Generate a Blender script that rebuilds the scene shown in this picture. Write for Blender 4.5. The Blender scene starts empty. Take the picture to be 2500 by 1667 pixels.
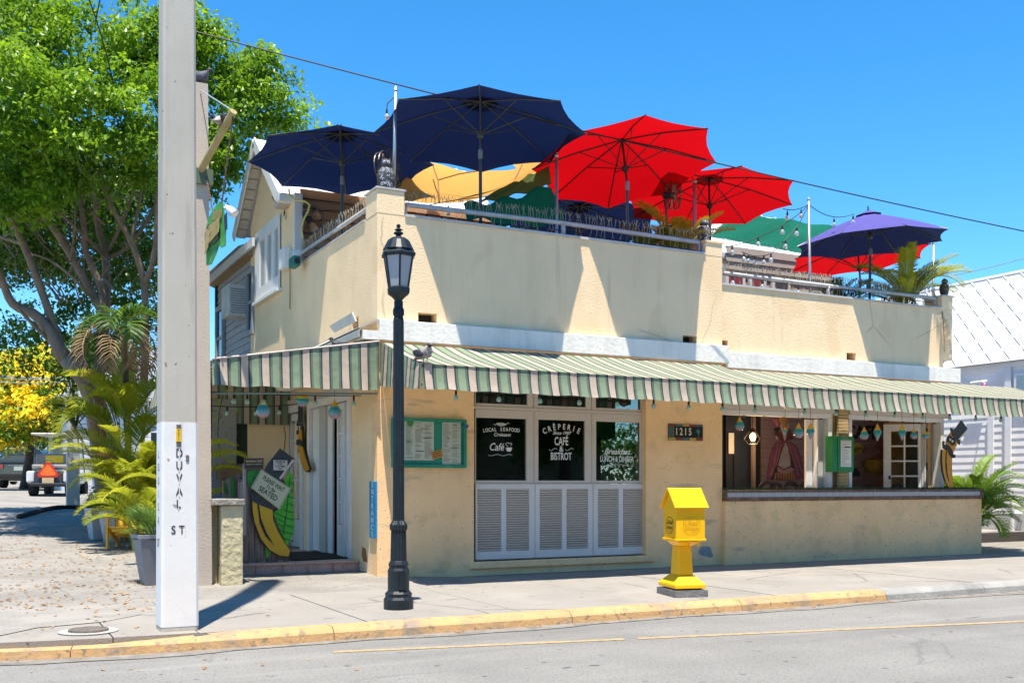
import bpy, math, random
from mathutils import Vector, Matrix
random.seed(7)
SC = bpy.context.scene
COL = SC.collection
R_ = math.radians

# ------------------------------------------------------------------ camera
FOC, CX, HOR, CAMZ = 2530.0, 1250.0, 1180.0, 1.3      # focal length in photo pixels, centre column, horizon row, eye height
YAW = R_(27.47)
FX, FY = math.sin(YAW), math.cos(YAW)
RX, RY = math.cos(YAW), -math.sin(YAW)
cam = bpy.data.cameras.new('camera'); camo = bpy.data.objects.new('camera', cam); COL.objects.link(camo)
cam.sensor_width = 36.0; cam.lens = 36.0 * FOC / 2500.0
cam.shift_x = 0.0; cam.shift_y = (HOR - 833.5) / 2500.0
cam.clip_start = 0.1; cam.clip_end = 2000
camo.location = (0, 0, CAMZ); camo.rotation_euler = (math.pi / 2, 0, -YAW)
SC.camera = camo

# ------------------------------------------------------------------ sky, sun, exposure
SUNV = Vector((-0.115, -0.235, 1.0)).normalized()       # towards the sun
ELEV = math.asin(SUNV.z); AZ = math.atan2(SUNV.x, SUNV.y)
w = bpy.data.worlds.new('World'); SC.world = w; w.use_nodes = True
nt = w.node_tree; nt.nodes.clear()
sky = nt.nodes.new('ShaderNodeTexSky'); sky.sky_type = 'NISHITA'; sky.sun_disc = False
sky.sun_elevation = ELEV; sky.sun_rotation = AZ
sky.altitude = 0; sky.air_density = 0.8; sky.dust_density = 0.0; sky.ozone_density = 2.0
hs = nt.nodes.new('ShaderNodeHueSaturation'); hs.inputs['Saturation'].default_value = 1.26; hs.inputs['Hue'].default_value = 0.492
bg = nt.nodes.new('ShaderNodeBackground'); bg.inputs['Strength'].default_value = 0.142
wo = nt.nodes.new('ShaderNodeOutputWorld')
tm = nt.nodes.new('ShaderNodeMix'); tm.data_type = 'RGBA'; tm.blend_type = 'MULTIPLY'; tm.inputs[0].default_value = 1.0; tm.inputs[7].default_value = (.83, .91, 1.0, 1)
nt.links.new(sky.outputs[0], tm.inputs[6]); nt.links.new(tm.outputs[2], hs.inputs['Color']); nt.links.new(hs.outputs[0], bg.inputs['Color']); nt.links.new(bg.outputs[0], wo.inputs['Surface'])
sl = bpy.data.lights.new('sun', 'SUN'); sl.energy = 4.9; sl.angle = R_(0.5); sl.color = (1.0, 0.93, 0.80)
slo = bpy.data.objects.new('sun', sl); COL.objects.link(slo); slo.location = (0, 0, 30)
slo.rotation_euler = SUNV.to_track_quat('Z', 'Y').to_euler()
SC.view_settings.view_transform = 'Standard'; SC.view_settings.look = 'None'
SC.view_settings.gamma = 1.0; SC.view_settings.exposure = 1.0; SC.view_settings.use_curve_mapping = False
SC.cycles.max_bounces = 8; SC.cycles.transparent_max_bounces = 24; SC.cycles.diffuse_bounces = 4

# ------------------------------------------------------------------ measuring the place: a photo pixel seen on a real plane
def ray(u, v):
    t = (u - CX) / FOC; s = (HOR - v) / FOC
    return Vector((FX + RX * t, FY + RY * t, s))
def atD(u, v, d): return Vector((0, 0, CAMZ)) + ray(u, v) * d
def onY(u, v, Y): r = ray(u, v); return Vector((0, 0, CAMZ)) + r * (Y / r.y)
def onX(u, v, X): r = ray(u, v); return Vector((0, 0, CAMZ)) + r * (X / r.x)
YK = 9.05   # street face of the kerb
def gz(x, y):
    """level of the side street: climbs gently away from the corner"""
    k = 0.045 * max(0.0, min(y, 34) - 12.0) + 0.010 * max(0.0, min(y, 60) - 34)
    return k * max(0.0, min(1.0, (6.0 - x) / 1.0))
def onG(u, v, up=0.0):
    """where a pixel's line of sight meets the rising side street"""
    lo, hi = 2.0, 120.0
    f = lambda d: (lambda p: p.z - gz(p.x, p.y) - up)(atD(u, v, d))
    d = lo
    while d < hi and f(d) > 0: d += .25
    a, b = d - .25, d
    for _ in range(20):
        m = (a + b) / 2
        if f(m) > 0: a = m
        else: b = m
    return atD(u, v, a)
def onZ(u, v, Z): r = ray(u, v); return Vector((0, 0, CAMZ)) + r * ((Z - CAMZ) / r.z)

# ------------------------------------------------------------------ object helpers
LOC = {}
def tag(o, label=None, cat=None, group=None, kind=None):
    if label: o['label'] = label
    if cat: o['category'] = cat
    if group: o['group'] = group
    if kind: o['kind'] = kind
    return o
def thing(name, loc, label, cat, group=None, kind=None):
    o = bpy.data.objects.new(name, None); COL.objects.link(o)
    o.location = loc; o.empty_display_size = .2; LOC[o.name] = Vector(loc)
    return tag(o, label, cat, group, kind)
def link_mesh(name, me, parent=None, loc=(0, 0, 0)):
    o = bpy.data.objects.new(name, me); COL.objects.link(o)
    if parent is not None:
        o.parent = parent; LOC[o.name] = LOC.get(parent.name, Vector((0, 0, 0)))
        o.location = Vector(loc)
    else:
        o.location = Vector(loc); LOC[o.name] = Vector(loc)
    return o
def piece(name, me, parent, wloc, rot=None, scale=None):
    """one of many alike pieces sharing a mesh built round the origin, placed at a world point"""
    o = bpy.data.objects.new(name, me); COL.objects.link(o); o.parent = parent
    o.location = Vector(wloc) - LOC.get(parent.name, Vector((0, 0, 0)))
    if rot is not None: o.rotation_euler = rot
    if scale is not None: o.scale = scale
    return o

class MB:
    def __init__(s): s.v = []; s.f = []; s.mi = []; s.cur = 0; s.uv = None
    def add(s, vs, fs):
        b = len(s.v); s.v += [tuple(p) for p in vs]
        for f in fs: s.f.append(tuple(i + b for i in f)); s.mi.append(s.cur)
        return s
    def box(s, x0, x1, y0, y1, z0, z1):
        return s.add([(x0,y0,z0),(x1,y0,z0),(x1,y1,z0),(x0,y1,z0),(x0,y0,z1),(x1,y0,z1),(x1,y1,z1),(x0,y1,z1)],
                     [(0,3,2,1),(4,5,6,7),(0,1,5,4),(1,2,6,5),(2,3,7,6),(3,0,4,7)])
    def obox(s, c, ex, ey, ez):
        c = Vector(c); ex = Vector(ex) * .5; ey = Vector(ey) * .5; ez = Vector(ez) * .5
        vs = [c + ex*i + ey*j + ez*k for k in (-1, 1) for j in (-1, 1) for i in (-1, 1)]
        return s.add(vs, [(0,2,3,1),(4,5,7,6),(0,1,5,4),(1,3,7,5),(3,2,6,7),(2,0,4,6)])
    def beam(s, a, b, w, h, up=(0, 0, 1)):
        a = Vector(a); b = Vector(b); d = b - a; side = d.cross(Vector(up)).normalized() * w; upv = side.cross(d).normalized() * h
        return s.obox((a + b) / 2, d, side, upv)
    def quad(s, a, b, c, d): return s.add([a, b, c, d], [(0, 1, 2, 3)])
    def poly(s, pts, n=None, th=0):
        pts = [Vector(p) for p in pts]; k = len(pts)
        if th == 0: return s.add(pts, [tuple(range(k))])
        n = Vector(n).normalized() * th
        back = [p + n for p in pts]
        fs = [tuple(range(k)), tuple(range(2 * k - 1, k - 1, -1))]
        for i in range(k): j = (i + 1) % k; fs.append((j, i, i + k, j + k))
        return s.add(pts + back, fs)
    def tube(s, path, rad, seg=8, cap=True):
        path = [Vector(p) for p in path]; n = len(path)
        if not hasattr(rad, '__len__'): rad = [rad] * n
        vs = []; fs = []; up = Vector((0, 0, 1)); prev = None
        for i, p in enumerate(path):
            d = (path[min(i + 1, n - 1)] - path[max(i - 1, 0)])
            if d.length < 1e-9: d = Vector((0, 0, 1))
            d.normalize()
            if prev is None:
                a = d.orthogonal().normalized()
            else:
                a = prev - d * prev.dot(d)
                a = a.normalized() if a.length > 1e-6 else d.orthogonal().normalized()
            prev = a; b = d.cross(a)
            for k in range(seg):
                t = 2 * math.pi * k / seg
                vs.append(p + (a * math.cos(t) + b * math.sin(t)) * rad[i])
        for i in range(n - 1):
            for k in range(seg):
                k2 = (k + 1) % seg
                fs.append((i*seg+k, i*seg+k2, (i+1)*seg+k2, (i+1)*seg+k))
        if cap: fs.append(tuple(range(seg - 1, -1, -1))); fs.append(tuple(range((n-1)*seg, n*seg)))
        return s.add(vs, fs)
    def lathe(s, prof, c=(0, 0, 0), seg=24, axis=None, ph=0.0, flute=0):
        c = Vector(c); vs = []; fs = []; n = len(prof)
        M = Matrix.Identity(3) if axis is None else Vector(axis).to_track_quat('Z', 'Y').to_matrix()
        for r, z in prof:
            for k in range(seg):
                t = 2 * math.pi * k / seg + ph
                rr = r * (1 - flute * (k % 2))
                vs.append(c + M @ Vector((rr * math.cos(t), rr * math.sin(t), z)))
        for i in range(n - 1):
            for k in range(seg):
                k2 = (k + 1) % seg
                fs.append((i*seg+k, i*seg+k2, (i+1)*seg+k2, (i+1)*seg+k))
        fs.append(tuple(range(seg - 1, -1, -1))); fs.append(tuple(range((n-1)*seg, n*seg)))
        return s.add(vs, fs)
    def ball(s, c, rx, ry=None, rz=None, seg=12, rings=8, M=None):
        ry = rx if ry is None else ry; rz = rx if rz is None else rz; c = Vector(c)
        vs = []; fs = []
        for i in range(rings + 1):
            a = math.pi * i / rings - math.pi / 2
            rr = max(math.cos(a), 1e-4)
            for k in range(seg):
                t = 2 * math.pi * k / seg
                q = Vector((rx * rr * math.cos(t), ry * rr * math.sin(t), rz * math.sin(a)))
                vs.append(c + (M @ q if M else q))
        for i in range(rings):
            for k in range(seg):
                k2 = (k + 1) % seg
                fs.append((i*seg+k, i*seg+k2, (i+1)*seg+k2, (i+1)*seg+k))
        return s.add(vs, fs)
    def mesh(s, name, mats, off=(0, 0, 0), smooth=False, bevel=0):
        off = Vector(off)
        me = bpy.data.meshes.new(name)
        me.from_pydata([tuple(Vector(p) - off) for p in s.v], [], s.f)
        if not isinstance(mats, (list, tuple)): mats = [mats]
        for m in mats: me.materials.append(m)
        if len(mats) > 1: me.polygons.foreach_set('material_index', s.mi)
        if smooth: me.polygons.foreach_set('use_smooth', [True] * len(me.polygons))
        me.update()
        return me
    def build(s, name, mats, parent=None, smooth=False, bevel=0, label=None, cat=None, group=None, kind=None, base=None):
        if parent is not None: off = LOC.get(parent.name, Vector((0, 0, 0)))
        elif base is not None: off = Vector(base)
        else:
            xs = [p[0] for p in s.v]; ys = [p[1] for p in s.v]; zs = [p[2] for p in s.v]
            off = Vector(((min(xs)+max(xs))/2, (min(ys)+max(ys))/2, min(zs)))
        me = s.mesh(name, mats, off, smooth)
        o = link_mesh(name, me, parent, (0, 0, 0) if parent is not None else off)
        if bevel:
            md = o.modifiers.new('bevel', 'BEVEL'); md.width = bevel; md.segments = 2; md.limit_method = 'ANGLE'; md.angle_limit = R_(40)
        tag(o, label, cat, group, kind)
        return o

def boxp(name, mat, parent, x0, x1, y0, y1, z0, z1, **k):
    return MB().box(x0, x1, y0, y1, z0, z1).build(name, mat, parent, **k)

# ------------------------------------------------------------------ materials
MATS = {}
def nodes(name):
    m = bpy.data.materials.new(name); m.use_nodes = True; nt = m.node_tree
    b = nt.nodes['Principled BSDF']
    return m, nt, b
def mat(name, col, rough=.6, metal=0, var=.12, vs=3.0, bump=0.0, bs=60.0, spec=.4, stain=None, sscale=1.2, samt=.5, streak=False, voro=False, lo=.48, hi=.72, coat=0, stretch=None):
    if name in MATS: return MATS[name]
    m, nt, b = nodes(name); L = nt.links.new; N = nt.nodes.new
    b.inputs['Roughness'].default_value = rough; b.inputs['Metallic'].default_value = metal
    b.inputs['Specular IOR Level'].default_value = spec
    if coat: b.inputs['Coat Weight'].default_value = coat
    tc = N('ShaderNodeTexCoord'); src = tc.outputs['Object']
    if stretch:
        mp = N('ShaderNodeMapping'); mp.inputs['Scale'].default_value = stretch; L(src, mp.inputs[0]); src = mp.outputs[0]
    n = N('ShaderNodeTexNoise'); n.inputs['Scale'].default_value = vs; n.inputs['Detail'].default_value = 6; n.inputs['Roughness'].default_value = .6
    L(src, n.inputs['Vector'])
    mx = N('ShaderNodeMix'); mx.data_type = 'RGBA'
    c = Vector(col[:3])
    mx.inputs[6].default_value = (*(c * (1 - var)), 1); mx.inputs[7].default_value = (*[min(x * (1 + var), 1) for x in c], 1)
    mr = N('ShaderNodeMapRange'); mr.inputs[1].default_value = .3; mr.inputs[2].default_value = .7
    L(n.outputs[0], mr.inputs[0]); L(mr.outputs[0], mx.inputs[0])
    out = mx.outputs[2]
    if stain is not None:
        n2 = N('ShaderNodeTexNoise'); n2.inputs['Scale'].default_value = sscale; n2.inputs['Detail'].default_value = 8; n2.inputs['Roughness'].default_value = .65
        if streak:
            mp2 = N('ShaderNodeMapping'); mp2.inputs['Scale'].default_value = (3.2, 3.2, .35); L(tc.outputs['Object'], mp2.inputs[0]); L(mp2.outputs[0], n2.inputs['Vector'])
        else: L(src, n2.inputs['Vector'])
        cr = N('ShaderNodeMapRange'); cr.inputs[1].default_value = lo; cr.inputs[2].default_value = hi; cr.inputs[4].default_value = samt
        L(n2.outputs[0], cr.inputs[0])
        m2 = N('ShaderNodeMix'); m2.data_type = 'RGBA'; m2.inputs[7].default_value = (*stain, 1)
        L(cr.outputs[0], m2.inputs[0]); L(out, m2.inputs[6]); out = m2.outputs[2]
    L(out, b.inputs['Base Color'])
    if bump:
        n3 = N('ShaderNodeTexNoise') if not voro else N('ShaderNodeTexVoronoi')
        n3.inputs['Scale'].default_value = bs
        if not voro: n3.inputs['Detail'].default_value = 5
        L(src, n3.inputs['Vector'])
        bp = N('ShaderNodeBump'); bp.inputs['Strength'].default_value = min(1, bump); bp.inputs['Distance'].default_value = .012 if bump <= 1 else .012 * bump
        L(n3.outputs[0], bp.inputs['Height']); L(bp.outputs[0], b.inputs['Normal'])
    MATS[name] = m
    return m
def leafmat(name, c1, c2, trans=.35, rough=.45, c3=None):
    if name in MATS: return MATS[name]
    m, nt, b = nodes(name); L = nt.links.new; N = nt.nodes.new
    g = N('ShaderNodeNewGeometry'); rp = N('ShaderNodeValToRGB')
    rp.color_ramp.elements[0].color = (*c1, 1); rp.color_ramp.elements[1].color = (*c2, 1)
    if c3:
        e = rp.color_ramp.elements.new(.93); e.color = (*c2, 1); rp.color_ramp.elements[2].color = (*c3, 1)
    nz = N('ShaderNodeTexNoise'); nz.inputs['Scale'].default_value = 1.5; nz.inputs['Detail'].default_value = 2; L(g.outputs['Position'], nz.inputs['Vector'])
    mn = N('ShaderNodeMapRange'); mn.inputs[1].default_value = .32; mn.inputs[2].default_value = .68; L(nz.outputs[0], mn.inputs[0])
    mm = N('ShaderNodeMix'); mm.inputs[0].default_value = .6; L(g.outputs['Random Per Island'], mm.inputs[2]); L(mn.outputs[0], mm.inputs[3]); L(mm.outputs[0], rp.inputs[0])
    b.inputs['Roughness'].default_value = rough; b.inputs['Specular IOR Level'].default_value = .35
    L(rp.outputs[0], b.inputs['Base Color'])
    tr = N('ShaderNodeBsdfTranslucent'); hsv = N('ShaderNodeHueSaturation'); hsv.inputs['Value'].default_value = 1.5; hsv.inputs['Hue'].default_value = .49
    L(rp.outputs[0], hsv.inputs['Color']); L(hsv.outputs[0], tr.inputs['Color'])
    ms = N('ShaderNodeMixShader'); ms.inputs[0].default_value = trans
    L(b.outputs[0], ms.inputs[1]); L(tr.outputs[0], ms.inputs[2]); L(ms.outputs[0], nt.nodes['Material Output'].inputs['Surface'])
    MATS[name] = m; return m
def clothmat(name, col, trans=.3, fleck=.1, tcol=None):
    m, nt, b = nodes(name); L = nt.links.new; N = nt.nodes.new
    tc = N('ShaderNodeTexCoord'); n = N('ShaderNodeTexNoise'); n.inputs['Scale'].default_value = 5; n.inputs['Detail'].default_value = 4; L(tc.outputs['Object'], n.inputs['Vector'])
    mx = N('ShaderNodeMix'); mx.data_type = 'RGBA'; c = Vector(col)
    mx.inputs[6].default_value = (*(c * (1 - fleck)), 1); mx.inputs[7].default_value = (*(c * (1 + fleck)), 1); L(n.outputs[0], mx.inputs[0]); L(mx.outputs[2], b.inputs['Base Color'])
    b.inputs['Roughness'].default_value = .85; b.inputs['Specular IOR Level'].default_value = .15
    b.inputs['Sheen Weight'].default_value = .0
    n3 = N('ShaderNodeTexNoise'); n3.inputs['Scale'].default_value = 7; L(tc.outputs['Object'], n3.inputs['Vector'])
    bp = N('ShaderNodeBump'); bp.inputs['Strength'].default_value = .25; bp.inputs['Distance'].default_value = .03; L(n3.outputs[0], bp.inputs['Height']); L(bp.outputs[0], b.inputs['Normal'])
    tr = N('ShaderNodeBsdfTranslucent'); tr.inputs['Color'].default_value = (*(tcol or col), 1)
    ms = N('ShaderNodeMixShader'); ms.inputs[0].default_value = trans
    L(b.outputs[0], ms.inputs[1]); L(tr.outputs[0], ms.inputs[2]); L(ms.outputs[0], nt.nodes['Material Output'].inputs['Surface'])
    MATS[name] = m; return m
def glassmat(name, tint=(.6, .65, .65), gl=1.0, ior=1.5):
    m, nt, b = nodes(name); L = nt.links.new; N = nt.nodes.new; nt.nodes.remove(b)
    tr = N('ShaderNodeBsdfTransparent'); tr.inputs[0].default_value = (*tint, 1)
    g = N('ShaderNodeBsdfGlossy'); g.inputs['Roughness'].default_value = .02; g.inputs['Color'].default_value = (gl, gl, gl, 1)
    fr = N('ShaderNodeFresnel'); fr.inputs['IOR'].default_value = ior
    ms = N('ShaderNodeMixShader'); L(fr.outputs[0], ms.inputs[0]); L(tr.outputs[0], ms.inputs[1]); L(g.outputs[0], ms.inputs[2])
    L(ms.outputs[0], nt.nodes['Material Output'].inputs['Surface']); MATS[name] = m; return m
def stripemat(name, axis, period, phase=0.0, dirt=.35):
    """woven awning stripes printed in the cloth: green band with dark edges, then a pink-cream band"""
    m, nt, b = nodes(name); L = nt.links.new; N = nt.nodes.new
    g = N('ShaderNodeNewGeometry'); sp = N('ShaderNodeSeparateXYZ'); L(g.outputs['Position'], sp.inputs[0])
    md = N('ShaderNodeMath'); md.operation = 'MULTIPLY_ADD'; md.inputs[1].default_value = 1 / period; md.inputs[2].default_value = phase + 50
    L(sp.outputs[axis], md.inputs[0])
    fr = N('ShaderNodeMath'); fr.operation = 'FRACT'; L(md.outputs[0], fr.inputs[0])
    rp = N('ShaderNodeValToRGB'); rp.color_ramp.interpolation = 'CONSTANT'
    G, Mi, D, P = (.25, .315, .21, 1), (.13, .175, .13, 1), (.045, .06, .055, 1), (.56, .45, .365, 1)
    els = [(0, D), (.07, Mi), (.17, G), (.49, Mi), (.59, D), (.66, P)]
    rp.color_ramp.elements[0].position = 0; rp.color_ramp.elements[0].color = D
    rp.color_ramp.elements[1].position = .07; rp.color_ramp.elements[1].color = Mi
    for p, c in els[2:]: e = rp.color_ramp.elements.new(p); e.color = c
    L(fr.outputs[0], rp.inputs[0])
    n = N('ShaderNodeTexNoise'); n.inputs['Scale'].default_value = 2.2; n.inputs['Detail'].default_value = 8; L(g.outputs['Position'], n.inputs['Vector'])
    mr = N('ShaderNodeMapRange'); mr.inputs[1].default_value = .45; mr.inputs[2].default_value = .75; mr.inputs[4].default_value = dirt; L(n.outputs[0], mr.inputs[0])
    mx = N('ShaderNodeMix'); mx.data_type = 'RGBA'; mx.inputs[7].default_value = (.28, .27, .22, 1); L(mr.outputs[0], mx.inputs[0]); L(rp.outputs[0], mx.inputs[6])
    L(mx.outputs[2], b.inputs['Base Color']); b.inputs['Roughness'].default_value = .8; b.inputs['Specular IOR Level'].default_value = .2
    n3 = N('ShaderNodeTexNoise'); n3.inputs['Scale'].default_value = 6; n3.inputs['Detail'].default_value = 3; L(g.outputs['Position'], n3.inputs['Vector'])
    bp = N('ShaderNodeBump'); bp.inputs['Strength'].default_value = .35; bp.inputs['Distance'].default_value = .04; L(n3.outputs[0], bp.inputs['Height']); L(bp.outputs[0], b.inputs['Normal'])
    tr = N('ShaderNodeBsdfTranslucent'); L(mx.outputs[2], tr.inputs['Color'])
    ms = N('ShaderNodeMixShader'); ms.inputs[0].default_value = .22
    L(b.outputs[0], ms.inputs[1]); L(tr.outputs[0], ms.inputs[2]); L(ms.outputs[0], nt.nodes['Material Output'].inputs['Surface'])
    return m

stucco = mat('stucco_yellow', (.93, .69, .43), rough=.9, var=.06, vs=.9, bump=.6, bs=44, spec=.15, stain=(.66, .48, .28), sscale=1.1, samt=.45, lo=.50, hi=.78, streak=True)
stucco_low = mat('stucco_low', (.96, .61, .32), rough=.9, var=.08, vs=1.2, bump=.5, bs=44, spec=.15, stain=(.42, .32, .21), sscale=1.7, samt=.6, lo=.52, hi=.8)
stucco_side = mat('stucco_side', (.92, .67, .41), rough=.9, var=.05, vs=.9, bump=.6, bs=46, spec=.15, stain=(.5, .40, .25), sscale=1.0, samt=.3)
bandwhite = mat('band_white', (.84, .79, .71), rough=.8, var=.06, bump=.5, bs=18, stain=(.42, .40, .36), sscale=1.4, samt=.35, streak=True)
white = mat('white_paint', (.76, .75, .74), rough=.55, var=.05, vs=2, bump=.1, bs=30, stain=(.5, .48, .46), sscale=2.5, samt=.25)
greywhite = mat('greywhite_paint', (.68, .65, .62), rough=.5, var=.05, stain=(.42, .42, .44), sscale=3, samt=.3, bump=.1)
trimcream = mat('trim_cream', (.60, .53, .47), rough=.55, var=.07, stain=(.35, .3, .27), sscale=3, samt=.35)
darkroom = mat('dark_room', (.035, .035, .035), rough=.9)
blackmetal = mat('black_metal', (.012, .018, .024), rough=.42, var=.25, vs=9, stain=(.3, .31, .31), sscale=22, samt=.5, lo=.74, hi=.8, spec=.35)
galv = mat('galvanised', (.42, .46, .48), rough=.4, metal=.7, var=.15, vs=14)
whitepipe = mat('pipe_grey', (.50, .48, .46), rough=.6, var=.12, vs=5, stain=(.28, .25, .22), sscale=4, samt=.5)
blackp = mat('black_paint', (.02, .02, .022), rough=.55, var=.1)
rubber = mat('rubber', (.018, .018, .018), rough=.85, var=.2)
letter_black = mat('letter_black', (.015, .015, .016), rough=.8, var=.2, vs=20)
letter_white = mat('letter_white', (.72, .72, .70), rough=.7, var=.05)
pane_glass = glassmat('pane_glass', (.5, .55, .54), 1.0, 1.7)
clear_glass = glassmat('clear_glass', (.8, .85, .85))

def text(body, name, m, parent, o, ux, uy, size, depth=.003, ax='CENTER', sx=1.0, space=1.0, shear=0.0, bold=0.0, nrm=None, **k):
    cu = bpy.data.curves.new('t', 'FONT'); cu.body = body; cu.size = size; cu.align_x = ax; cu.align_y = 'CENTER'
    cu.space_character = space; cu.shear = shear; cu.offset = bold * size; cu.resolution_u = 3
    ob = bpy.data.objects.new('t', cu); me = bpy.data.meshes.new_from_object(ob)
    ux = Vector(ux).normalized(); uy = Vector(uy).normalized(); n = ux.cross(uy); o = Vector(o)
    mb = MB(); vs = [o + ux * (p.co.x * sx) + uy * p.co.y + n * depth for p in me.vertices]
    mb.add(vs, [tuple(p.vertices) for p in me.polygons])
    bpy.data.objects.remove(ob); bpy.data.curves.remove(cu); bpy.data.meshes.remove(me)
    if not mb.f: return None
    return mb.build(name, m, parent, **k)

def wall_holes(mb, a0, a1, z0, z1, y0, y1, holes, axis='X'):
    """wall slab with rectangular openings; axis X: runs along X with depth y0..y1, axis Y: runs along Y with depth x0..x1"""
    A = sorted({a0, a1, *[h[0] for h in holes], *[h[1] for h in holes]}); Z = sorted({z0, z1, *[h[2] for h in holes], *[h[3] for h in holes]})
    A = [a for a in A if a0 - 1e-6 <= a <= a1 + 1e-6]; Z = [z for z in Z if z0 - 1e-6 <= z <= z1 + 1e-6]
    def P(a, d, z): return (a, d, z) if axis == 'X' else (d, a, z)
    def solid(i, j):
        if i < 0 or j < 0 or i >= len(A) - 1 or j >= len(Z) - 1: return False
        ca = (A[i] + A[i+1]) / 2; cz = (Z[j] + Z[j+1]) / 2
        return not any(h[0] < ca < h[1] and h[2] < cz < h[3] for h in holes)
    for i in range(len(A) - 1):
        for j in range(len(Z) - 1):
            if not solid(i, j): continue
            a, b, c, d = A[i], A[i+1], Z[j], Z[j+1]
            mb.quad(P(a, y0, c), P(b, y0, c), P(b, y0, d), P(a, y0, d))
            mb.quad(P(b, y1, c), P(a, y1, c), P(a, y1, d), P(b, y1, d))
            if not solid(i - 1, j): mb.quad(P(a, y0, c), P(a, y1, c), P(a, y1, d), P(a, y0, d))
            if not solid(i + 1, j): mb.quad(P(b, y0, c), P(b, y1, c), P(b, y1, d), P(b, y0, d))
            if not solid(i, j - 1): mb.quad(P(a, y0, c), P(b, y0, c), P(b, y1, c), P(a, y1, c))
            if not solid(i, j + 1): mb.quad(P(a, y0, d), P(b, y0, d), P(b, y1, d), P(a, y1, d))
    return mb
# ================================================================== ground
asphalt = mat('asphalt', (.25, .24, .225), rough=.9, var=.12, vs=.8, bump=.9, bs=140, stain=(.17, .165, .158), sscale=.45, samt=.55, lo=.5, hi=.8, spec=.2)
def speckle(m, scale, lo, hi, dark, amt=1.0):
    nt = m.node_tree; N = nt.nodes.new; L = nt.links.new; b = nt.nodes['Principled BSDF']
    src = b.inputs['Base Color'].links[0].from_socket
    tc = N('ShaderNodeTexCoord'); n = N('ShaderNodeTexNoise'); n.inputs['Scale'].default_value = scale; n.inputs['Detail'].default_value = 2; L(tc.outputs['Object'], n.inputs['Vector'])
    mr = N('ShaderNodeMapRange'); mr.inputs[1].default_value = lo; mr.inputs[2].default_value = hi; mr.inputs[4].default_value = amt; L(n.outputs[0], mr.inputs[0])
    mx = N('ShaderNodeMix'); mx.data_type = 'RGBA'; mx.inputs[7].default_value = (*dark, 1); L(mr.outputs[0], mx.inputs[0]); L(src, mx.inputs[6]); L(mx.outputs[2], b.inputs['Base Color'])
speckle(asphalt, 45, .52, .68, (.13, .128, .122), .75)
speckle(asphalt, 60, .60, .75, (.27, .26, .25), .6)
speckle(asphalt, 7, .70, .74, (.07, .07, .07), .8)
def cracks(m, scale, width, dark, amt=.8, lo=.5, hi=.56, msc=.5):
    nt = m.node_tree; N = nt.nodes.new; L = nt.links.new; b = nt.nodes['Principled BSDF']; src = b.inputs['Base Color'].links[0].from_socket
    g = N('ShaderNodeNewGeometry'); nz = N('ShaderNodeTexNoise'); nz.inputs['Scale'].default_value = 2.5; nz.inputs['Detail'].default_value = 5; L(g.outputs['Position'], nz.inputs['Vector'])
    av = N('ShaderNodeMix'); av.data_type = 'RGBA'; av.inputs[0].default_value = .12; L(g.outputs['Position'], av.inputs[6]); L(nz.outputs[1], av.inputs[7])
    vo = N('ShaderNodeTexVoronoi'); vo.feature = 'DISTANCE_TO_EDGE'; vo.inputs['Scale'].default_value = scale; L(av.outputs[2], vo.inputs['Vector'])
    a = N('ShaderNodeMapRange'); a.inputs[1].default_value = 0; a.inputs[2].default_value = width; a.inputs[3].default_value = 1; a.inputs[4].default_value = 0; L(vo.outputs[0], a.inputs[0])
    n2 = N('ShaderNodeTexNoise'); n2.inputs['Scale'].default_value = msc; n2.inputs['Detail'].default_value = 3; L(g.outputs['Position'], n2.inputs['Vector'])
    c = N('ShaderNodeMapRange'); c.inputs[1].default_value = lo; c.inputs[2].default_value = hi; c.inputs[4].default_value = amt; L(n2.outputs[0], c.inputs[0])
    mu = N('ShaderNodeMath'); mu.operation = 'MULTIPLY'; L(a.outputs[0], mu.inputs[0]); L(c.outputs[0], mu.inputs[1])
    mx = N('ShaderNodeMix'); mx.data_type = 'RGBA'; mx.inputs[7].default_value = (*dark, 1); L(mu.outputs[0], mx.inputs[0]); L(src, mx.inputs[6]); L(mx.outputs[2], b.inputs['Base Color'])
def streaks(m, sc, lo, hi, col, amt):
    nt = m.node_tree; N = nt.nodes.new; L = nt.links.new; b = nt.nodes['Principled BSDF']; src = b.inputs['Base Color'].links[0].from_socket
    g = N('ShaderNodeNewGeometry'); mp = N('ShaderNodeMapping'); mp.inputs['Scale'].default_value = sc; L(g.outputs['Position'], mp.inputs[0])
    n = N('ShaderNodeTexNoise'); n.inputs['Scale'].default_value = 1; n.inputs['Detail'].default_value = 6; n.inputs['Roughness'].default_value = .6; L(mp.outputs[0], n.inputs['Vector'])
    c = N('ShaderNodeMapRange'); c.inputs[1].default_value = lo; c.inputs[2].default_value = hi; c.inputs[4].default_value = amt; L(n.outputs[0], c.inputs[0])
    mx = N('ShaderNodeMix'); mx.data_type = 'RGBA'; mx.inputs[7].default_value = (*col, 1); L(c.outputs[0], mx.inputs[0]); L(src, mx.inputs[6]); L(mx.outputs[2], b.inputs['Base Color'])
cracks(asphalt, .55, .010, (.12, .118, .112), .45, .50, .56)
streaks(asphalt, (.12, 1.6, 1), .52, .7, (.16, .155, .15), .6)
streaks(asphalt, (.25, 2.6, 1), .56, .7, (.32, .31, .29), .5)
streaks(asphalt, (1.2, 5.0, 1), .68, .72, (.09, .09, .09), .7)
concrete = mat('pavement_concrete', (.285, .262, .235), rough=.9, var=.12, vs=.9, bump=.7, bs=90, stain=(.25, .235, .215), sscale=.7, samt=.6, spec=.2)
speckle(concrete, 9, .69, .73, (.09, .085, .08), .8)
cracks(concrete, .5, .010, (.10, .09, .08), .8, .5, .55)
streaks(concrete, (1.4, 1.4, 1), .56, .66, (.20, .185, .165), .45)
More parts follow.
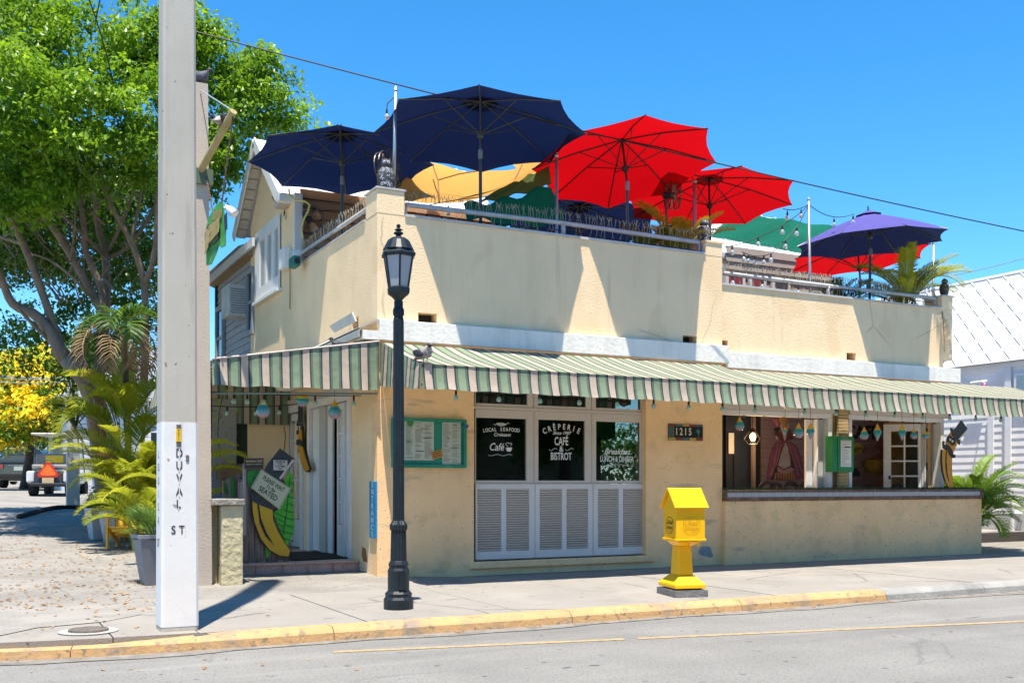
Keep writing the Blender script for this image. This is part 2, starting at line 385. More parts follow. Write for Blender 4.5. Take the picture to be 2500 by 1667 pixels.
streaks(concrete, (2.2, 5, 1), .66, .70, (.11, .10, .09), .7)
speckle(concrete, 120, .6, .75, (.17, .16, .15), .5)
sidest = mat('side_street', (.268, .248, .225), rough=.95, var=.18, vs=1.1, bump=.9, bs=70, stain=(.15, .14, .13), sscale=.8, samt=.6, spec=.2)
speckle(sidest, 40, .58, .7, (.13, .12, .11), .8)
cracks(sidest, .8, .015, (.13, .12, .10), .6, .45, .52)
speckle(sidest, 25, .6, .7, (.33, .29, .25), .5)

MB().box(-400, 400, -300, 500, -.5, -.30).build('ground', mat('far_ground', (.20, .19, .16), rough=1), kind='structure', base=(0, 0, -.3))
# carriageway
MB().box(-60, 90, -3.0, 12.6, -.3, -.125).build('road', asphalt, kind='structure', base=(0, 5, -.3))
MB().box(-60, 90, -7.0, -3.0, -.3, -.005).build('far_pavement', concrete, kind='structure', base=(0, -5, -.3))
# kerb path, curving back at the corner
def kerb_path():
    pts = []
    for i in range(0, 200):
        x = -9 + i * .3
        pts.append((x, ky(x)))
    return pts
def ky(x):
    return YK + (0.12 * max(0, 1.6 - x) ** 1.55 * .9 if x < 1.6 else 0)
curbyellow = mat('kerb_yellow', (.50, .30, .135), rough=.8, var=.12, vs=3, bump=.6, bs=30, stain=(.24, .20, .16), sscale=2.4, samt=.85, lo=.5, hi=.66)
speckle(curbyellow, 14, .6, .68, (.16, .13, .10), .7)
curbgrey = mat('kerb_grey', (.30, .29, .27), rough=.9, var=.15, vs=3, bump=.8, bs=30, stain=(.15, .15, .15), sscale=2.2, samt=.8)
speckle(stucco_low, 30, .68, .71, (.25, .19, .13), .8)
speckle(stucco_low, 3.2, .60, .66, (.74, .52, .22), .5)
streaks(stucco_low, (1.2, 1.2, 6), .62, .70, (.36, .30, .22), .5)
speckle(stucco, .8, .58, .61, (.84, .60, .35), .6)
streaks(stucco, (2.6, 2.6, .25), .62, .72, (.48, .38, .26), .5)
cracks(stucco, .45, .006, (.40, .31, .20), .6, .5, .56)
kerb = thing('kerb', (3, 9.1, -.12), None, None); kerb['kind'] = 'structure'
def kprof(h): return [(0.0, -.14), (0.015, -.05), (.035, h - .03), (.07, h - .004), (.12, h), (.24, h + .001), (.24, -.14)]
cuts = [-9, -6.4, -3.6, -1.1, .7, 2.9, 5.4, 7.6, 9.83, 11.6, 12.75, 15.2, 18.2, 22, 27, 33, 45]
for a, b in zip(cuts[:-1], cuts[1:]):
    mb = MB(); n = max(2, int((b - a) / .25)); rows = []
    for i in range(n + 1):
        x = a + .004 + (b - a - .008) * i / n
        h = 0.0 - (.055 if x < .9 else (.055 * (1 - (x - .9) / 1.2) if x < 2.1 else 0))
        wob = .006 * math.sin(x * 5.1) + .005 * math.sin(x * 11.3 + 1)
        dx = .05; s = (ky(x + dx) - ky(x - dx)) / (2 * dx); nn = Vector((-s, 1)).normalized()
        rows.append([(x + nn.x * p[0], ky(x) + nn.y * p[0] + wob, p[1]) for p in kprof(h)])
    k = len(rows[0]); vs = [p for r in rows for p in r]
    fs = [(i*k+j, (i+1)*k+j, (i+1)*k+j+1, i*k+j+1) for i in range(n) for j in range(k-1)]
    fs += [tuple(range(k)), tuple(range((n+1)*k-1, n*k-1, -1))]
    mb.add(vs, fs)
    o = mb.build('kerb_stone', curbyellow if b <= 9.9 else curbgrey, kerb, smooth=False)
    if b > 9.9 and a < 10: tag(o, 'unpainted grey concrete kerb length')
# gutter strip of broken paler asphalt under the kerb
gm = mat('gutter', (.22, .20, .18), rough=1, var=.25, vs=6, bump=1, bs=50, stain=(.10, .085, .07), sscale=5, samt=.8)
mb = MB(); n = 120
for i in range(n):
    x0 = -6 + i * .4; x1 = x0 + .4
    w0 = .16 + .06 * math.sin(x0 * 1.7) + .03 * math.sin(x0 * 5.3); w1 = .16 + .06 * math.sin(x1 * 1.7) + .03 * math.sin(x1 * 5.3)
    mb.quad((x0, ky(x0) - w0, -.119), (x1, ky(x1) - w1, -.119), (x1, ky(x1) + .05, -.117), (x0, ky(x0) + .05, -.117))
mb.build('gutter', gm, kind='structure')
# painted line: follows the photograph's shallow taper
ly = mat('line_yellow', (.44, .29, .13), rough=.85, var=.15, vs=12, stain=(.22, .2, .17), sscale=14, samt=.9, lo=.46, hi=.6)
a0, a1 = onZ(812, 1590, -.12), onZ(2440, 1518, -.12)
dv = (a1 - a0).normalized(); a1 = a1 + dv * 14; nv = Vector((-dv.y, dv.x, 0)) * .045
mb = MB()
b0, b1 = a0 + dv * 4.2, a0 + dv * 4.2
for (s0, s1) in ((0, 2.65), (2.78, 26)):
    p, q = a0 + dv * s0, a0 + dv * s1; z = Vector((0, 0, .001))
    mb.quad(p - nv - z, q - nv - z, q + nv - z, p + nv - z)
mb.build('road_marking', ly, kind='structure')

# pavement in front of the building: cast panels with open joints
pav = thing('pavement', (4, 11, 0), None, None); pav['kind'] = 'structure'
def panel(x0, x1, y0, y1, m=concrete, z=0.0, zz=None):
    g = .006
    tl = 0
    mb = MB(); n = max(2, int((x1 - x0) / .4)); vs = []; fs = []
    for i in range(n + 1):
        x = x0 + g + (x1 - x0 - 2 * g) * i / n
        ya = (y0 if y0 > 9.5 else ky(x) + .236) + g
        vs += [(x, ya, -.2), (x, ya, z), (x, y1 - g, z), (x, y1 - g, -.2)]
    for i in range(n):
        for j in range(3): fs.append((i*4+j, i*4+j+4, i*4+j+5, i*4+j+1))
    fs += [(0, 1, 2, 3), (n*4+3, n*4+2, n*4+1, n*4)]
    mb.add(vs, fs); return mb.build('paving_slab', m, pav)
xs = [-3.0, -.9, 1.05, 1.75, 3.3, 4.95, 6.6, 8.3, 10.0, 11.7, 13.4, 15.1, 16.8, 18.6, 20.4, 22.3, 25, 30, 40]
for i in range(len(xs) - 1):
    z = random.uniform(-.004, .002)
    if xs[i] < 1.0: panel(xs[i], xs[i+1], 0, 11.0, z=z); panel(xs[i], xs[i+1], 11.0, 12.0, z=z)
    else: panel(xs[i], xs[i+1], 0, 11.35 if i % 2 else 11.4, z=z); panel(xs[i], xs[i+1], 11.35 if i % 2 else 11.4, 14.0, z=z - .001)
MB().box(1.7, 40, 9.2, 14.0, -.25, -.012).box(-3, 1.69, 10.45, 14.0, -.25, -.012).build('pavement_bed', mat('joint_dark', (.09, .085, .08), rough=1), kind='structure')
# tactile diamond panel pressed into the corner ramp
m, nt, b = nodes('tactile'); L = nt.links.new; N = nt.nodes.new
g = N('ShaderNodeNewGeometry'); mp = N('ShaderNodeMapping'); mp.inputs['Rotation'].default_value = (0, 0, R_(45)); mp.inputs['Scale'].default_value = (13, 13, 13); L(g.outputs['Position'], mp.inputs[0])
br = N('ShaderNodeTexBrick'); br.offset = 0; br.inputs['Scale'].default_value = 1; br.inputs['Mortar Size'].default_value = .09; br.inputs['Brick Width'].default_value = 1; br.inputs['Row Height'].default_value = 1
br.inputs['Color1'].default_value = (.285, .262, .235, 1); br.inputs['Color2'].default_value = (.27, .25, .225, 1); br.inputs['Mortar'].default_value = (.14, .13, .115, 1)
L(mp.outputs[0], br.inputs['Vector'])
nz = N('ShaderNodeTexNoise'); nz.inputs['Scale'].default_value = 1.6; nz.inputs['Detail'].default_value = 7; L(g.outputs['Position'], nz.inputs['Vector'])
mrr = N('ShaderNodeMapRange'); mrr.inputs[1].default_value = .42; mrr.inputs[2].default_value = .58; L(nz.outputs[0], mrr.inputs[0])
mx = N('ShaderNodeMix'); mx.data_type = 'RGBA'; mx.inputs[6].default_value = (.285, .262, .235, 1); L(mrr.outputs[0], mx.inputs[0]); L(br.outputs[0], mx.inputs[7])
L(mx.outputs[2], b.inputs['Base Color']); b.inputs['Roughness'].default_value = .9
tactile = m
pts = [onZ(u, v, .0) for u, v in ((-40, 1560), (90, 1532), (250, 1518), (345, 1500), (290, 1452), (120, 1470), (-40, 1488))]
MB().poly([p + Vector((0, 0, .004)) for p in pts]).build('tactile_paving', tactile, kind='structure')
# side street running back and uphill
mb = MB(); xsn = [-60, -40, -25, -15, -10, -7, -5, -3, -2, -1, 0, 1, 2, 2.6, 3.5, 4.6, 5.0, 5.5, 6.0]; ysn = [12.0, 13, 14, 15, 16, 18, 20, 23, 26, 30, 34, 40, 50, 60, 90, 160, 300]
vs = [(x, y, gz(x, y) - .004) for y in ysn for x in xsn]; k = len(xsn)
fs = [(j*k+i, j*k+i+1, (j+1)*k+i+1, (j+1)*k+i) for j in range(len(ysn)-1) for i in range(k-1)]
mb.add(vs, fs).build('side_street', sidest, kind='structure')
MB().quad((-60, 9.7, -.02), (-3, 9.7, -.02), (-3, 12.0, -.006), (-60, 12.0, -.006)).build('side_street_mouth', sidest, kind='structure')
MB().quad((16.9, 14.0, -.01), (90, 14.0, -.01), (90, 300, -.01), (16.9, 300, -.01)).build('neighbour_yard', mat('yard', (.22, .2, .17), rough=1, var=.2, bump=.6), kind='structure')
# fallen leaves on the side street and gutter
lf = MB(); rr = random.Random(3)
def leaf_at(x, y, z, s):
    a = rr.uniform(0, 6.28); ca, sa = math.cos(a) * s, math.sin(a) * s; c = rr.uniform(.1, .5) * s
    lf.add([(x - ca, y - sa, z), (x + sa * .45, y - ca * .45, z + c), (x + ca, y + sa, z + .1 * s), (x - sa * .45, y + ca * .45, z + c * .6)], [(0, 1, 2, 3)])
for i in range(700):
    u = rr.uniform(-60, 375); v = 1290 + 200 * rr.random() ** 1.2
    p = onG(u, v, .004)
    if p.x < 2.2: leaf_at(p.x, p.y, max(p.z, .004), rr.uniform(.018, .045))
for i in range(26):
    p = onZ(rr.uniform(0, 700), rr.uniform(1475, 1545), .006)
    if p.y > ky(p.x) + .3 and p.y < 12.7: leaf_at(p.x, p.y, .006, rr.uniform(.02, .04))
for i in range(16):
    p = onZ(rr.uniform(0, 900), rr.uniform(1595, 1640), -.118); leaf_at(p.x, p.y, -.118, rr.uniform(.015, .035))
for i in range(60):
    x = rr.uniform(4, 13); leaf_at(x, ky(x) - rr.uniform(.0, .12), -.115, rr.uniform(.01, .03))
lf.build('fallen_leaves', leafmat('dry_leaf', (.28, .12, .03), (.55, .30, .06), .1, .8), kind='stuff')
# round cover in the corner, with its pale concrete collar
c = onZ(216, 1541, .0)
cv = thing('manhole_cover', (c.x, c.y, .005), 'small round rusty grey utility cover beside the white painted pole', 'manhole cover')
MB().lathe([(.25, .0), (.25, .006)], (c.x, c.y, .003), 32).build('collar', mat('collar', (.36, .35, .33), rough=.9, var=.1, bump=.5), cv)
MB().lathe([(.17, .0), (.165, .02), (.14, .022), (.135, .017), (.06, .018), (.05, .024), (.001, .024)], (c.x, c.y, .006), 32).build('lid', mat('rust_iron', (.13, .11, .095), rough=.9, var=.3, vs=20, bump=.9, bs=60), cv)
# black ribbed hose laid across the side street
pts = []
for i in range(161):
    t = i / 160; u = 45 + 230 * t; v = 1261 - 22 * math.sin(min(1, t * 2.2) * math.pi / 2) + 1.5 * math.sin(t * 9)
    p = onG(u, v, .04)
    pts.append(p)
MB().tube(pts, [.058 if i % 2 else .044 for i in range(161)], 10).build('corrugated_pipe', rubber, label='black ribbed drainage pipe lying across the side street', cat='pipe')
# ================================================================== cafe building
XC, YF, XE = 4.82, 13.2, 16.08
XS = onY(1763, 600, YF).x          # the step between the two halves
cafe = thing('cafe_building', (XC, YF, 0), 'two-storey yellow stucco cafe with roof terrace, white band and French doors', 'building')
WX1, WX2 = onY(1157, 1170, YF).x, onY(1577, 1170, YF).x     # shuttered window opening
OX1, OX2 = onY(1760, 1190, YF).x + .02, onY(2027, 1100, YF + .25).x
PX1, PX2 = onY(2069, 1100, YF + .25).x, onY(2300, 1100, YF + .25).x
def hole(u0, u1, v0, v1, Y=YF): a, b = onY(u0, v0, Y), onY(u1, v1, Y); return (a.x, b.x, b.z, a.z)
vent1 = hole(1021, 1067, 762, 790); vent2 = hole(1667, 1701, 818, 841)
mb = MB(); wall_holes(mb, XC, XS, 0, 3.25, YF, YF + .22, [(WX1, WX2, .2, 3.1)])
mb.build('wall', stucco_low, cafe)
mb = MB(); wall_holes(mb, XC, XS, 3.25, 4.93, YF, YF + .2, [vent1, vent2]); mb.build('parapet_wall', stucco, cafe)
# corner pillar and step pillar
x1 = onY(988, 478, YF).x
boxp('pillar', stucco, cafe, XC - .003, x1, YF - .003, YF + .46, 4.932, 5.27, bevel=.012)
x2 = onY(1722, 600, YF).x
boxp('pillar', stucco, cafe, x2, XS, YF - .003, YF + .4, 4.932, 5.14)
# thin metal capping
cap = mat('capping', (.52, .51, .50), rough=.6, var=.1, stain=(.3, .28, .26), sscale=4, samt=.5)
boxp('coping', cap, cafe, XC - .02, x1 + .02, YF - .02, YF + .48, 5.27, 5.295)
boxp('coping', cap, cafe, x1 + .002, x2 - .002, YF - .025, YF + .22, 4.93, 4.965)
boxp('coping', stucco, cafe, x2 - .02, XS + .03, YF - .02, YF + .42, 5.14, 5.17)
# second, lower and set-back half
YS = YF + .06
v3, v4, v5 = hole(1765, 1777, 830, 850, YS), hole(2067, 2090, 860, 880, YS), hole(2303, 2326, 878, 899, YS)
v3 = (XS + .02, v3[1], v3[2], v3[3])
mb = MB(); wall_holes(mb, XS, XE, 3.2, 4.5, YS, YS + .2, [v3, v4, v5]); mb.build('parapet_wall', stucco, cafe)
x3 = onY(2300, 740, YS).x
boxp('pillar', stucco, cafe, x3, XE + .002, YS - .003, YS + .4, 4.502, 4.74)
boxp('coping', cap, cafe, x3 - .02, XE + .03, YS - .025, YS + .42, 4.74, 4.765)
boxp('coping', cap, cafe, XS + .035, x3 - .022, YS - .025, YS + .22, 4.5, 4.53)
for h, Y in ((vent1, YF), (vent2, YF), (v3, YS), (v4, YS), (v5, YS)):     # scupper liners
    mb = MB(); d = .35
    mb.quad((h[0], Y + .02, h[2] + .004), (h[1], Y + .02, h[2] + .004), (h[1], Y + d, h[2] + .004), (h[0], Y + d, h[2] + .004))
    mb.quad((h[0], Y + .21, h[2]), (h[1], Y + .21, h[2]), (h[1], Y + .21, h[3]), (h[0], Y + .21, h[3]))
    mb.build('scupper', mat('scupper_dark', (.05, .048, .045), rough=.9), cafe)
# white band course
boxp('band_course', bandwhite, cafe, XC - .0, XS + .07, YF - .10, YF - .002, 3.22, 3.50, bevel=.008)
boxp('band_course', bandwhite, cafe, XS + .072, XE + .13, YS - .08, YS - .002, 3.16, 3.42, bevel=.008)
boxp('band_course', bandwhite, cafe, XE + .002, XE + .12, YS, YS + .9, 3.17, 3.41)
# ---- right half, ground floor: low wall with tiled ledge, posts, openings
YW = YF + .25
LX1 = onY(2397, 1250, YF - .08).x
boxp('low_wall', stucco_low, cafe, XS + .002, LX1, YF - .08, YF + .2, -.02, 1.02, bevel=.01)
ledgebrown = mat('ledge_brown', (.16, .085, .055), rough=.7, var=.35, vs=9, stain=(.3, .25, .22), sscale=8, samt=.6)
ledgetile = mat('ledge_tile', (.42, .42, .43), rough=.35, var=.15, vs=14, stain=(.22, .2, .2), sscale=9, samt=.6)
boxp('ledge', ledgebrown, cafe, XS + .004, LX1 + .02, YF - .12, YF + .26, 1.022, 1.20, bevel=.02)
tl = MB().box(-.077, .077, -.008, .008, -.035, .035).mesh('ledge_tile', ledgetile)
n = int((LX1 - XS) / .16)
for i in range(n):
    piece('tile', tl, cafe, (XS + .09 + i * .16, YF - .121 - random.uniform(0, .002), 1.118), (0, random.uniform(-.01, .01), 0))
turf = MB(); rr = random.Random(5)
for i in range(5200):
    x = rr.uniform(XS + .02, LX1 - .05); y = rr.uniform(YF - .08, YF + .2); h = rr.uniform(.02, .045); a = rr.uniform(0, 3.14)
    dx, dy = math.cos(a) * .006, math.sin(a) * .006
    turf.add([(x - dx, y - dy, 1.198), (x + dx, y + dy, 1.198), (x + rr.uniform(-.015, .015), y + rr.uniform(-.015, .015), 1.198 + h)], [(0, 1, 2)])
turf.build('artificial_turf', leafmat('turf', (.02, .07, .025), (.05, .14, .04), .1, .7), cafe, kind='stuff')
# wall around the two openings
mb = MB(); HZ = 2.53 
wall_holes(mb, XS + .002, XE, 0, 3.2, YW, YW + .18, [(XS + .05, OX2, .9, HZ), (PX1, PX2, .9, HZ)])
mb.build('wall', stucco_low, cafe)
boxp('wall', stucco_low, cafe, XE - .2, XE - .002, YW + .182, 17, -.02, 4.45)
def frame(u0, u1, Y):    # white frames with outer casing and track hooks
    x0, x1 = u0, u1
    boxp('window_frame', trimcream, cafe, x0 - .02, x1 + .08, Y - .08, Y + .0, HZ - .02, HZ + .09)
    boxp('window_frame', white, cafe, x0 + .002, x1 - .002, Y - .03, Y + .1, HZ - .10, HZ - .022)
    boxp('window_frame', white, cafe, x0 - .0, x0 + .07, Y - .04, Y + .12, 1.2, HZ - .102)
    boxp('window_frame', white, cafe, x1 - .08, x1, Y - .04, Y + .12, 1.2, HZ - .102)
    for k in range(5):
        xx = x0 + (x1 - x0) * (.25 + .17 * k)
        MB().lathe([(.03, 0), (.02, .02)], (xx, Y + .03, HZ - .122), 8).build('track_hook', mat('hook', (.12, .08, .06), rough=.6), cafe)
frame(XS + .05, OX2, YW); frame(PX1, PX2, YW)
boxp('awning_housing', trimcream, cafe, XS + .05, OX2 + .05, YW - .14, YW - .004, HZ + .13, HZ + .20)
boxp('awning_housing', trimcream, cafe, PX1 - .03, PX2 + .05, YW - .14, YW - .004, HZ + .13, HZ + .20)
# stacked folding doors at the right side of each opening
def leafdoor(parent, P0, ux, w, z0, z1, cols, rows, m=white, glass=pane_glass, bottom=.0, name='door', rail=.11, th=.04):
    """a glazed leaf: frame, muntins, panes. P0 = lower left corner, ux along the leaf"""
    ux = Vector(ux).normalized(); n = ux.cross(Vector((0, 0, 1))); P0 = Vector(P0); H = z1 - z0
    def bx(mb, a, b, c, d, t=th):
        mb.obox(P0 + ux * ((a + b) / 2) + Vector((0, 0, (c + d) / 2)), ux * (b - a), n * t, (0, 0, d - c))
    mb = MB(); bx(mb, 0, rail, 0, H); bx(mb, w - rail, w, 0, H); bx(mb, rail, w - rail, H - rail, H); bx(mb, rail, w - rail, 0, max(bottom, rail))
    fr = mb.build(name, m, parent)
    b0 = max(bottom, rail); pw = (w - 2 * rail) / cols; ph = (H - rail - b0) / rows
    mb = MB()
    for c in range(1, cols): bx(mb, rail + pw * c - .014, rail + pw * c + .014, b0, H - rail, th * .8)
    for r in range(1, rows): bx(mb, rail, w - rail, b0 + ph * r - .014, b0 + ph * r + .014, th * .7)
    if cols > 1 or rows > 1: mb.build('muntin', m, fr)
    for c in range(cols):
        for r in range(rows):
            mb = MB(); bx(mb, rail + pw * c + .014, rail + pw * (c + 1) - .014, b0 + ph * r + .014, b0 + ph * (r + 1) - .014, .004)
            mb.build('pane', glass, fr)
    return fr
greypanel = mat('panel_grey', (.50, .49, .47), rough=.6, var=.06, stain=(.36, .34, .32), sscale=3, samt=.3)
boxp('folding_door', white, cafe, OX2 - .44, OX2 - .30, YW + .12, YW + .17, .25, HZ - .12, bevel=.004)
boxp('folding_door', greypanel, cafe, OX2 - .26, OX2 - .09, YW + .08, YW + .14, .25, HZ - .12)
boxp('folding_door', white, cafe, OX2 - .29, OX2 - .262, YW + .02, YW + .16, .25, HZ - .12)
# open leaf in the second opening
dx0, dx1 = onY(2164, 1100, YW + .55).x, onY(2241, 1100, YW + .2).x
leafdoor(cafe, (dx0, YW + .62, .25), (dx1 - dx0, -.42, 0), .74, .25, HZ - .12, 2, 6, white, pane_glass, .35, 'french_door', .13)
boxp('folding_door', trimcream, cafe, dx1 + .02, dx1 + .1, YW + .12, YW + .3, .25, HZ - .12)
boxp('folding_door', greypanel, cafe, dx1 + .13, dx1 + .3, YW + .22, YW + .26, .25, HZ - .12)
boxp('folding_door', greypanel, cafe, dx1 + .33, PX2 - .09, YW + .12, YW + .16, .25, HZ - .12)
for zz in (2.2, 1.55):
    boxp('hinge', mat('hinge', (.07, .03, .025), rough=.5), cafe, dx1 + .17, dx1 + .29, YW + .2, YW + .218, zz, zz + .14)
ch = MB(); 
for k in range(34): ch.lathe([(.006, 0), (.014, .012), (.006, .024)], (dx1 + .06, YW + .105, 1.25 + k * .034), 6)
ch.build('door_chain', galv, cafe, kind='stuff')
boxp('door_handle', blackp, cafe, dx0 + .05, dx0 + .08, YW + .52, YW + .57, 1.38, 1.45)
# brick strip between the openings: single bricks
brickm = mat('strip_brick', (.46, .33, .17), rough=.9, var=.15, vs=10, bump=.6)
bm1 = MB().box(-.115, .115, -.05, .05, -.024, .024).mesh('brick', brickm)
bx = onY(2050, 1000, YW).x
boxp('brick_backing', mat('mortar', (.2, .15, .09), rough=1), cafe, bx - .12, bx + .12, YW - .05, YW - .001, 1.2, 3.15)
for i in range(34):
    piece('brick', bm1, cafe, (bx + random.uniform(-.003, .003), YW - .045 + random.uniform(-.004, .004), 1.235 + i * .056))
MB().tube([(bx - .15, YW - .02, 1.2), (bx - .15, YW - .02, 3.1)], .014, 8).build('conduit', mat('conduit', (.2, .15, .1), rough=.7), cafe)
# ---- interior of the right room
woodwall = mat('mural_wood', (.21, .155, .18), rough=.75, var=.25, vs=2.5, stretch=(.6, 1, 9), bump=.4, bs=20, stain=(.30, .235, .26), sscale=1.5, samt=.5)
YM = 14.65
lf_ = mat('interior_floor', (.3, .25, .2), rough=.6, var=.2)
boxp('interior_floor', lf_, cafe, XC + .3, XE - .21, YF + .24, 17.0, .14, .2)
boxp('interior_ceiling', mat('interior_ceiling', (.6, .56, .55), rough=.8), cafe, XC + .3, XE - .21, YW + .19, 17.0, 3.0, 3.08)
bw = MB().box(0, 1, -.011, .011, .002, .148).mesh('board', woodwall)
bxa, bxb = onY(1857, 1100, YM).x, XE - .25
for r in range(16):
    z = .25 + r * .17
    x = bxa
    first = True
    while x < bxb - .02:
        wd = min(random.uniform(1.6, 2.6), bxb - x)
        piece('board', bw, cafe, (x + .003, YM + random.uniform(-.003, .003), z), scale=(wd - .006, 1, 1.13)); x += wd
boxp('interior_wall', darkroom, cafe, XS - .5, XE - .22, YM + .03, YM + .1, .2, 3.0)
navy = mat('navy_panel', (.022, .028, .042), rough=.5, var=.3)
boxp('interior_door', navy, cafe, onY(1768, 1100, YM).x, onY(1842, 1100, YM).x, YM - .05, YM - .002, .2, 2.95)
boxp('interior_door', navy, cafe, onY(1785, 1100, YM).x, onY(1815, 1100, YM).x, YM - .08, YM - .052, .4, 2.1)
boxp('post', mat('post_brown', (.13, .10, .09), rough=.6), cafe, onY(1838, 1100, YM - .5).x, onY(1845, 1100, YM - .5).x, YM - .5, YM - .45, .2, 2.98)
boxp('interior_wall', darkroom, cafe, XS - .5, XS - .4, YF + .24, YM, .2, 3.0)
boxp('notice', letter_white, cafe, onY(1779, 1000, YM - .09).x, onY(1792, 1000, YM - .09).x, YM - .092, YM - .088, 1.83, 2.2)
# mural: a woman's bell-shaped gown with apron, painted on the boards in flat layers
def P2(cu, cv, Y, s=6.189, ou=1700, ov=980): return onY(ou + cu / s, ov + cv / s, Y)
def flat(name, pts, col, lay, s=6.189, ou=1700, ov=980, Y=None, rough=.7):
    Y = (YM - .0155 - lay * .002) if Y is None else Y
    m = mat('paint_%02d_%02d_%02d' % tuple(int(c * 99) for c in col), col, rough=rough, var=.28, vs=7, stain=tuple(c * .5 for c in col), sscale=5, samt=.5)
    o = MB().poly([P2(a, b, Y, s, ou, ov) for a, b in pts]).build(name, m, cafe); return o
dress = [(1330,600),(1230,600),(1160,690),(1110,850),(1080,1060),(1070,1180),(1200,1170),(1490,1180),(1640,1150),(1600,980),(1560,800),(1500,660),(1420,600)]
flat('mural_outline', [(a + (8 if a > 1350 else -8), b) for a, b in dress], (.03, .02, .03), 0)
flat('mural_gown', dress, (.22, .07, .13), 1)
for i, (a, b) in enumerate([((1230,640),(1120,1120)), ((1270,640),(1170,1130)), ((1440,640),(1590,1080)), ((1400,640),(1530,1120))]):
    flat('mural_fold', [(a[0], a[1]), (a[0] + 12, a[1]), (b[0] + 34, b[1]), (b[0], b[1])], (.30, .14, .2), 2)
flat('mural_apron', [(1340,600),(1300,700),(1250,830),(1215,960),(1150,1090),(1120,1180),(1190,1180),(1240,1060),(1330,1085),(1420,1060),(1500,1010),(1440,860),(1400,720),(1370,620)], (.05, .04, .05), 3)
flat('mural_apron', [(1342,620),(1312,700),(1268,830),(1235,960),(1320,1020),(1425,970),(1420,860),(1392,720),(1362,630)], (.40, .36, .39), 4)
flat('mural_frill', [(1225,985),(1320,1035),(1440,990),(1480,1030),(1400,1080),(1310,1090),(1225,1055)], (.42, .24, .26), 4)
flat('mural_petticoat', [(1195,1070),(1310,1095),(1460,1060),(1500,1180),(1175,1185)], (.36, .22, .08), 5)
for k in range(7): flat('mural_stripe', [(1215 + k*40, 1085), (1235 + k*38, 1090), (1228 + k*41, 1180), (1198 + k*43, 1182)], (.13, .05, .04), 6)
for a, b in ((1340, 800),): flat('mural_flower', [(a-14,b),(a,b-14),(a+14,b),(a,b+14)], (.2, .07, .1), 6)
flat('mural_bodice', [(1250,480),(1300,440),(1330,560),(1400,440),(1440,500),(1400,590),(1345,605),(1270,590)], (.14, .04, .05), 2)
flat('mural_neck', [(1235,215),(1290,170),(1370,180),(1370,300),(1340,420),(1310,420),(1280,340),(1250,290)], (.52, .28, .10), 2)
flat('mural_collar', [(1262,345),(1285,350),(1335,460),(1385,330),(1400,345),(1345,590),(1330,590)], (.5, .48, .5), 4)
flat('mural_sleeve', [(1180,460),(1250,430),(1280,520),(1255,580),(1190,570)], (.10, .04, .05), 1)
flat('mural_sleeve', [(1395,470),(1420,420),(1470,560),(1410,590)], (.10, .04, .05), 1)
flat('mural_cuff', [(1195,500),(1250,560),(1200,580)], (.5, .47, .48), 3)
flat('mural_fan', [(1150,255),(1200,250),(1265,330),(1262,385),(1180,390),(1140,300)], (.40, .10, .16), 3)
for k in range(4): flat('mural_fan_stick', [(1240,385),(1236,390),(1150 + k*26, 262 + k*8),(1156 + k*26, 260 + k*8)], (.65, .4, .45), 4)
flat('mural_glove', [(1175,400),(1255,390),(1262,420),(1215,455),(1180,440)], (.02, .02, .03), 4)
# second mural: word, oval sign, banana skirt
S2 = dict(s=6.533, ou=2040, ov=980)
p = P2(420, 500, YM - .02, **S2); text('CAFE', 'mural_lettering', letter_black, cafe, p, (1, 0, 0), (0, 0, 1), .36, bold=.03, depth=.003)
flat('mural_oval', [(285 + 0, 660), (380, 665), (440, 700), (475, 750), (440, 800), (370, 840), (285, 850)], (.36, .28, .06), 2, **S2)
p = P2(350, 755, YM - .03, **S2); text('perie', 'mural_lettering', letter_black, cafe, p, (1, .0, 0), (0, 0, 1), .2, shear=.3, depth=.003)
flat('mural_skirt', [(400,960),(600,890),(790,980),(800,1140),(700,1160),(480,1140)], (.10, .055, .03), 2, **S2)
for k in range(15):
    t = k / 14; a = R_(205 - 230 * t * .56 - 0); 
    x0, y0 = 600, 920; ex = 410 + 400 * t; ey = 1010 + 190 * math.sin(math.pi * t) ** .7
    cxx, cyy = (x0 * .45 + ex * .55), 905 + 20 * math.sin(math.pi * t) + abs(t - .5) * 10
    L1 = []; L2 = []
    for j in range(7):
        q = j / 6; bxx = (1-q)**2*x0 + 2*q*(1-q)*cxx + q*q*ex; byy = (1-q)**2*y0 + 2*q*(1-q)*cyy + q*q*ey
        wdt = 4 + 9 * math.sin(math.pi * q)
        L1.append((bxx - wdt, byy)); L2.append((bxx + wdt, byy))
    flat('mural_banana', L1 + L2[::-1], (.42, .33, .08) if k % 2 else (.30, .25, .06), 3 + k % 2, **S2)
flat('mural_body', [(620,700),(690,640),(760,560),(800,520),(800,880),(700,940),(600,900),(680,830),(740,800),(640,740)], (.17, .085, .07), 1, **S2)
flat('mural_leaf', [(290,1060),(340,1060),(400,1160),(380,1190),(260,1190)], (.02, .035, .06), 1, **S2)
flat('mural_wrap', [(750,570),(790,580),(800,640),(770,610)], (.4, .33, .12), 3, **S2)

